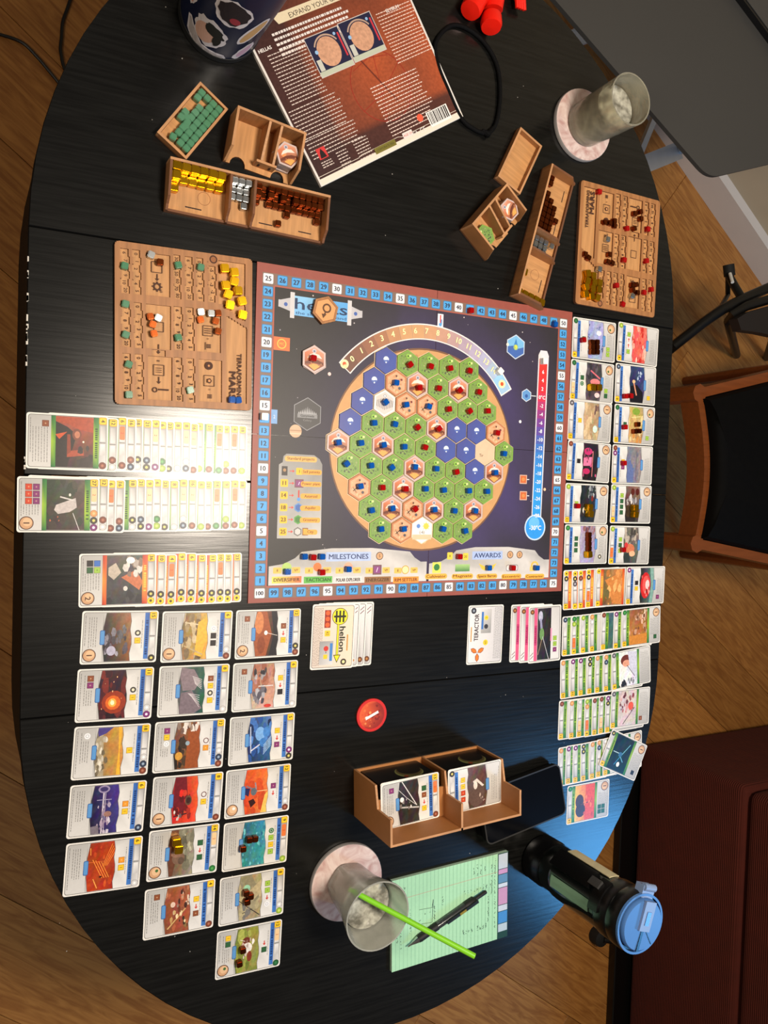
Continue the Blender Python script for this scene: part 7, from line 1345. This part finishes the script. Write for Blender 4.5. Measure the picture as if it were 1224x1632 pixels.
p_ = bl2(460, 180); para(p_[0], p_[0] + .080, p_[1], 9, .0046)
p_ = bl2(490, 225); para(p_[0] - .004, p_[0] + .080, p_[1], 6, .0046)
p_ = bl2(610, 25); para(p_[0] - .01, p_[0] + .055, p_[1] + .004, 16, .0043, (236, 206, 190))
p_ = bl2(590, 142); para(p_[0], p_[0] + .085, p_[1], 15, .0046, (240, 216, 204))
p_ = bl2(535, 245); para(p_[0], p_[0] + .018, p_[1], 6, .0040); para(p_[0] + .030, p_[0] + .055, p_[1] + .004, 7, .0040)
p_ = bl2(516, 250); t.rect(p_[0] - .007, p_[0] + .007, p_[1] - .002, p_[1] + .012, (206, 60, 60)); t.flat([(p_[0] - .005, p_[1] - .001), (p_[0] + .005, p_[1] - .001), (p_[0] + .003, p_[1] + .006), (p_[0], p_[1] + .011), (p_[0] - .003, p_[1] + .006)], (40, 30, 30)); para(p_[0] - .008, p_[0] + .010, p_[1] - .006, 3, .003, h=.0012)
p_ = bl2(699, 184); t.rect(p_[0] - .019, p_[0] + .019, p_[1] - .010, p_[1] + .010, (244, 242, 238)); x = -.017
while x < .016: wd = rng.choice([.0009, .0014, .0020]); t.rect(p_[0] + x, p_[0] + x + wd, p_[1] - .007, p_[1] + .009, (30, 26, 26)); x += wd + rng.choice([.0010, .0016])
p_ = bl2(671, 208); t.text('CE', p_[0] + .003, p_[1], .0090, (236, 230, 226)); t.text('UKCA', p_[0] - .014, p_[1] + .001, .0055, (236, 230, 226)); p_ = bl2(650, 214); t.rect(p_[0] - .009, p_[0] + .008, p_[1] - .004, p_[1] + .004, (232, 220, 214)); t.text('AGE 12+', p_[0], p_[1], .0042, (196, 40, 40)); p_ = bl2(669, 188); t.disc(p_[0], p_[1], .0052, (226, 96, 70), 0, 16)
p_ = bl2(614, 234); t.rect(p_[0] - .018, p_[0] + .018, p_[1] - .004, p_[1] + .004, (120, 112, 50)); t.text('CORPORATE ERA', p_[0], p_[1], .0045, (60, 56, 30), width=.03)
t.build('lettering', PRINT, bp)
pic = MB(dz=.00001); pic.z = .0050
for u, v in ((525, 83), (577, 59)):
    p_ = bl2(u, v); pic.rect(p_[0] - .0275, p_[0] + .0275, p_[1] - .0255, p_[1] + .0255, (206, 196, 190)); pic.rect(p_[0] - .0265, p_[0] + .0265, p_[1] - .0245, p_[1] + .0245, (38, 38, 66)); pic.disc(p_[0], p_[1] + .001, .0175, (206, 156, 126), 1, 24, ry=.0185); pic.ring(p_[0], p_[1] + .001, .0195, .0215, (190, 160, 140), 16, .5, 2.6)
    pic.rect(p_[0] - .0265, p_[0] + .0265, p_[1] - .0245, p_[1] - .0185, (190, 196, 176)); pic.rect(p_[0] - .024, p_[0] - .017, p_[1] - .018, p_[1] - .004, (200, 200, 190)); pic.rect(p_[0] + .022, p_[0] + .0245, p_[1] - .012, p_[1] + .018, (206, 60, 70)); pic.disc(p_[0] + .018, p_[1] + .018, .002, (150, 190, 230)); pic.disc(p_[0] - .018, p_[1] + .005, .0025, (150, 190, 230))
pic.build('map_picture', [PRINT, ART], bp)

# ------------------------------------------------------------------ cord loop
cp = [(718, 41), (694.5, 68), (698, 104), (714, 144), (734, 187), (754, 205), (775, 212), (790, 198), (797, 155), (793, 108), (775, 72), (747, 47)]
q = [P(u, v, .0032) for u, v in cp]; lp_ = smoothpath([q[-1]] + q + [q[0], q[1]], 6)[6:-7]
b = MB(); b.tube(lp_, .0030, 10, closed=True); cordo = b.build('cord_loop', mat('black_braided_cord', (8, 8, 9), 0.8, spec=0.15, var=0.3, scale=400, bump=0.4), smooth=True); tag(cordo, 'black braided cord loop lying on the table beside the red toy', 'cord')
b = MB(); b.tube([P(768, 208, .004), P(778, 214, .006), P(786, 204, .004)], [.003, .0048, .003], 10); b.tube([P(778, 210, .004), P(776, 220, .002)], .0016, 6); b.build('knot', MATS['black_braided_cord'], cordo, loc=(0, 0, 0)).location = (0, 0, 0)

# ------------------------------------------------------------------ red toy figure lying on the table
RED = mat('red_vinyl', (232, 30, 14), 0.3, var=0.03)
ty = empty('toy_figure', (P(790, -60, .02).x, P(790, -60, .02).y, 0)); tag(ty, 'red vinyl toy figure whose feet and hand reach into the top edge', 'toy')
to = Vector((ty.location.x, ty.location.y, 0))
def seg(nm, pts_, rs, n=16):
    bm = MB(); bm.tube([Vector(p) - to for p in pts_], rs, n); return bm.build(nm, RED, ty, smooth=True)
hip = P(790, -38, .020)
seg('leg', [hip + Vector((-.012, 0, 0)), P(768, -12, .020), P(757, 4, .020), P(750, 14, .018)], [.013, .0135, .0145, .0135]); seg('leg', [hip + Vector((.008, 0, 0)), P(788, -6, .018), P(786, 16, .018)], [.014, .0150, .0135])
def foot(u, v, z, d):
    c = P(u, v, z) - to; bm = MB(); d = Vector(d).normalized(); bm.tube([c - d * .012, c - d * .008, c + d * .006, c + d * .0105, c + d * .012], [.008, .0145, .0155, .0140, .001], 18); return bm.build('foot', RED, ty, smooth=True)
foot(754, 10, .018, (-.5, -.75, .15)); foot(783, 34, .018, (-.15, -.9, .25))
seg('torso', [hip + Vector((0, -.004, 0)), hip + Vector((.008, .03, .002)), hip + Vector((.018, .065, .004)), hip + Vector((.022, .085, .004))], [.019, .023, .027, .016], 20)
sh_ = hip + Vector((.016, .070, .004)); hd = P(829, -2, .012)
seg('arm', [sh_ + Vector((.02, 0, 0)), sh_ + Vector((.040, -.02, -.002)), hd + Vector((-.004, .016, 0)), hd], [.010, .010, .009, .009]); seg('arm', [sh_ + Vector((-.02, 0, 0)), sh_ + Vector((-.045, -.015, -.004)), sh_ + Vector((-.05, -.045, -.006))], [.010, .009, .009])
for k in range(4): seg('finger', [hd + Vector((-.006 + k * .004, 0, 0)), hd + Vector((-.003 + k * .0042, -.013, -.002))], [.0034, .0030], 8)
hc_ = hip + Vector((.026, .118, .006)); b = MB(); b.lathe([(.001, -.026), (.016, -.022), (.026, -.008), (.028, .004), (.022, .018), (.010, .026), (.001, .027)], 24); b.build('head', RED, ty, loc=tuple(hc_ + Vector((0, 0, .018)) - to), smooth=True)

# ------------------------------------------------------------------ notepad and pen
n4 = [(624, 1406.5), (808.6, 1355.7), (810, 1493), (625.7, 1548)]
ce, a, lw, ld = frame4(*n4, .006); npd = empty('notepad', (ce.x, ce.y, .0001), a); tag(npd, 'pale green ruled notepad with handwritten scores and coloured header blocks', 'notepad')
NW, NH = lw * 1000 / 2, ld * 1000 / 2
b = MB(k=.001); b.box(-NW, NW, -NH, NH, 0, 5.4, (176, 206, 182)); b.build('page_block', MATTE, npd)
b = MB(k=.001, dz=.00001); b.z = 5.5; b.rect(-NW, NW, -NH, NH, (170, 222, 182)); 
x = -NW + 6
while x < NW - 22: b.line(x, -NH, x, NH, .35, (110, 168, 140)); x += 6.4
b.line(-NW, NH - 30, NW - 20, NH - 28, .5, (206, 150, 140)); b.build('ruled_page', MATTE, npd)
b = MB(k=.001, dz=.00001); b.z = 5.7; b.rect(NW - 19, NW, -NH, NH, (24, 66, 60)); y = NH - 1.5
for h, c in ((24, (190, 204, 222)), (8, (196, 150, 196)), (14, (90, 140, 180)), (7, (200, 214, 230)), (27, (196, 150, 190)), (10, (196, 208, 224)), (19, (66, 140, 206)), (13, (180, 200, 214))): b.rect(NW - 17.5, NW - .8, y - h + 1, y, c); y -= h
b.build('header_strip', MATTE, npd)
b = MB(k=.001, dz=.000003); b.z = 5.8; rs = random.Random(3)
def scrib(x, y0, y1, s=1.3):
    y = y0; pts = []
    while y > y1:
        if rs.random() < .2:
            if len(pts) > 1: b.poly(pts, .5, (46, 62, 60))
            pts = []; y -= 1.4
        pts.append((x + rs.uniform(-s, s), y)); y -= rs.uniform(.5, 1.1)
    if len(pts) > 1: b.poly(pts, .5, (46, 62, 60))
for x, y0, y1 in ((NW - 24, NH - 6, -NH + 8), (NW - 30, NH - 14, NH - 60), (NW - 36, NH - 60, -NH + 30), (NW - 42, NH - 10, NH - 24), (NW - 50, NH - 10, NH - 26), (NW - 56, NH - 8, NH - 26), (NW - 62, NH - 12, NH - 24), (-NW + 84, NH - 40, NH - 56), (-NW + 70, NH - 50, -10), (-NW + 62, NH - 60, 0), (-NW + 54, NH - 55, 4), (-NW + 46, NH - 62, -4), (-NW + 20, NH - 12, NH - 40), (-NW + 14, 6, -NH + 30), (-NW + 8, 0, -NH + 40), (-NW + 30, 20, -20)): scrib(x, y0, y1)
for (x0, y, x1) in ((NW - 78, NH - 46, NW - 34), (NW - 80, -NH + 26, NW - 40)):
    for k in range(9): scrib(x0 + (x1 - x0) * k / 8, y + rs.uniform(-2, 2) + 3, y - 3, 1.6)
b.poly([(-NW + 44, 14), (-NW + 66, 12), (-NW + 68, 24), (-NW + 66, -10), (-NW + 48, -8)], .5, (60, 76, 74)); b.build('handwriting', MATTE, npd)
pA, pB = P(650, 1509, .0115), P(775, 1421, .0115); pd = pB - pA; pen = empty('pen', (pA.x, pA.y, 0)); pen.rotation_euler = (0, math.pi / 2, math.atan2(pd.y, pd.x)); pen.location = (pA.x, pA.y, TZ + .0112)
tag(pen, 'black retractable ballpoint pen lying across the green notepad', 'pen'); L_ = pd.length
def lth(nm, prof, m, n=18): bq = MB(); bq.lathe(prof, n); return bq.build(nm, m, pen, smooth=True)
def _s(f): return L_ * f
CHR = mat('chrome', (200, 200, 200), 0.15, 1.0); GRIP = mat('black_grip', (20, 20, 22), 0.6); CLB = mat('smoked_barrel', (70, 74, 76), 0.15, trans=0.5)
lth('tip', [(0, 0), (.0010, 0), (.0016, .006), (.0042, .016), (.0048, .018), (0, .018)], CHR); lth('grip', [(.0048, .018), (.0056, .022), (.0054, .036), (.0057, .052), (0, .052)], GRIP); lth('barrel', [(.0052, .052), (.0053, _s(.80)), (.0046, _s(.84)), (0, _s(.84))], CLB); lth('cap_ring', [(.0055, _s(.72)), (.0058, _s(.74)), (.0055, _s(.84)), (.0030, _s(.86)), (0, _s(.86))], GRIP); lth('plunger', [(.0028, _s(.86)), (.0030, _s(.99)), (.0024, _s(1)), (0, _s(1))], GRIP)
bq = MB(); bq.box(-.0082, -.0068, -.0022, .0022, _s(.46), _s(.86)); cl = bq.build('clip', GRIP, pen); bq = MB(); bq.box(-.0068, -.0050, -.0015, .0015, _s(.82), _s(.86)); bq.build('clip_mount', GRIP, pen); bq = MB(); bq.box(-.0086, -.0082, -.0018, .0018, _s(.62), _s(.70)); bq.build('gold_mark', mat('gold_print', (190, 150, 50), 0.3, .6), cl)
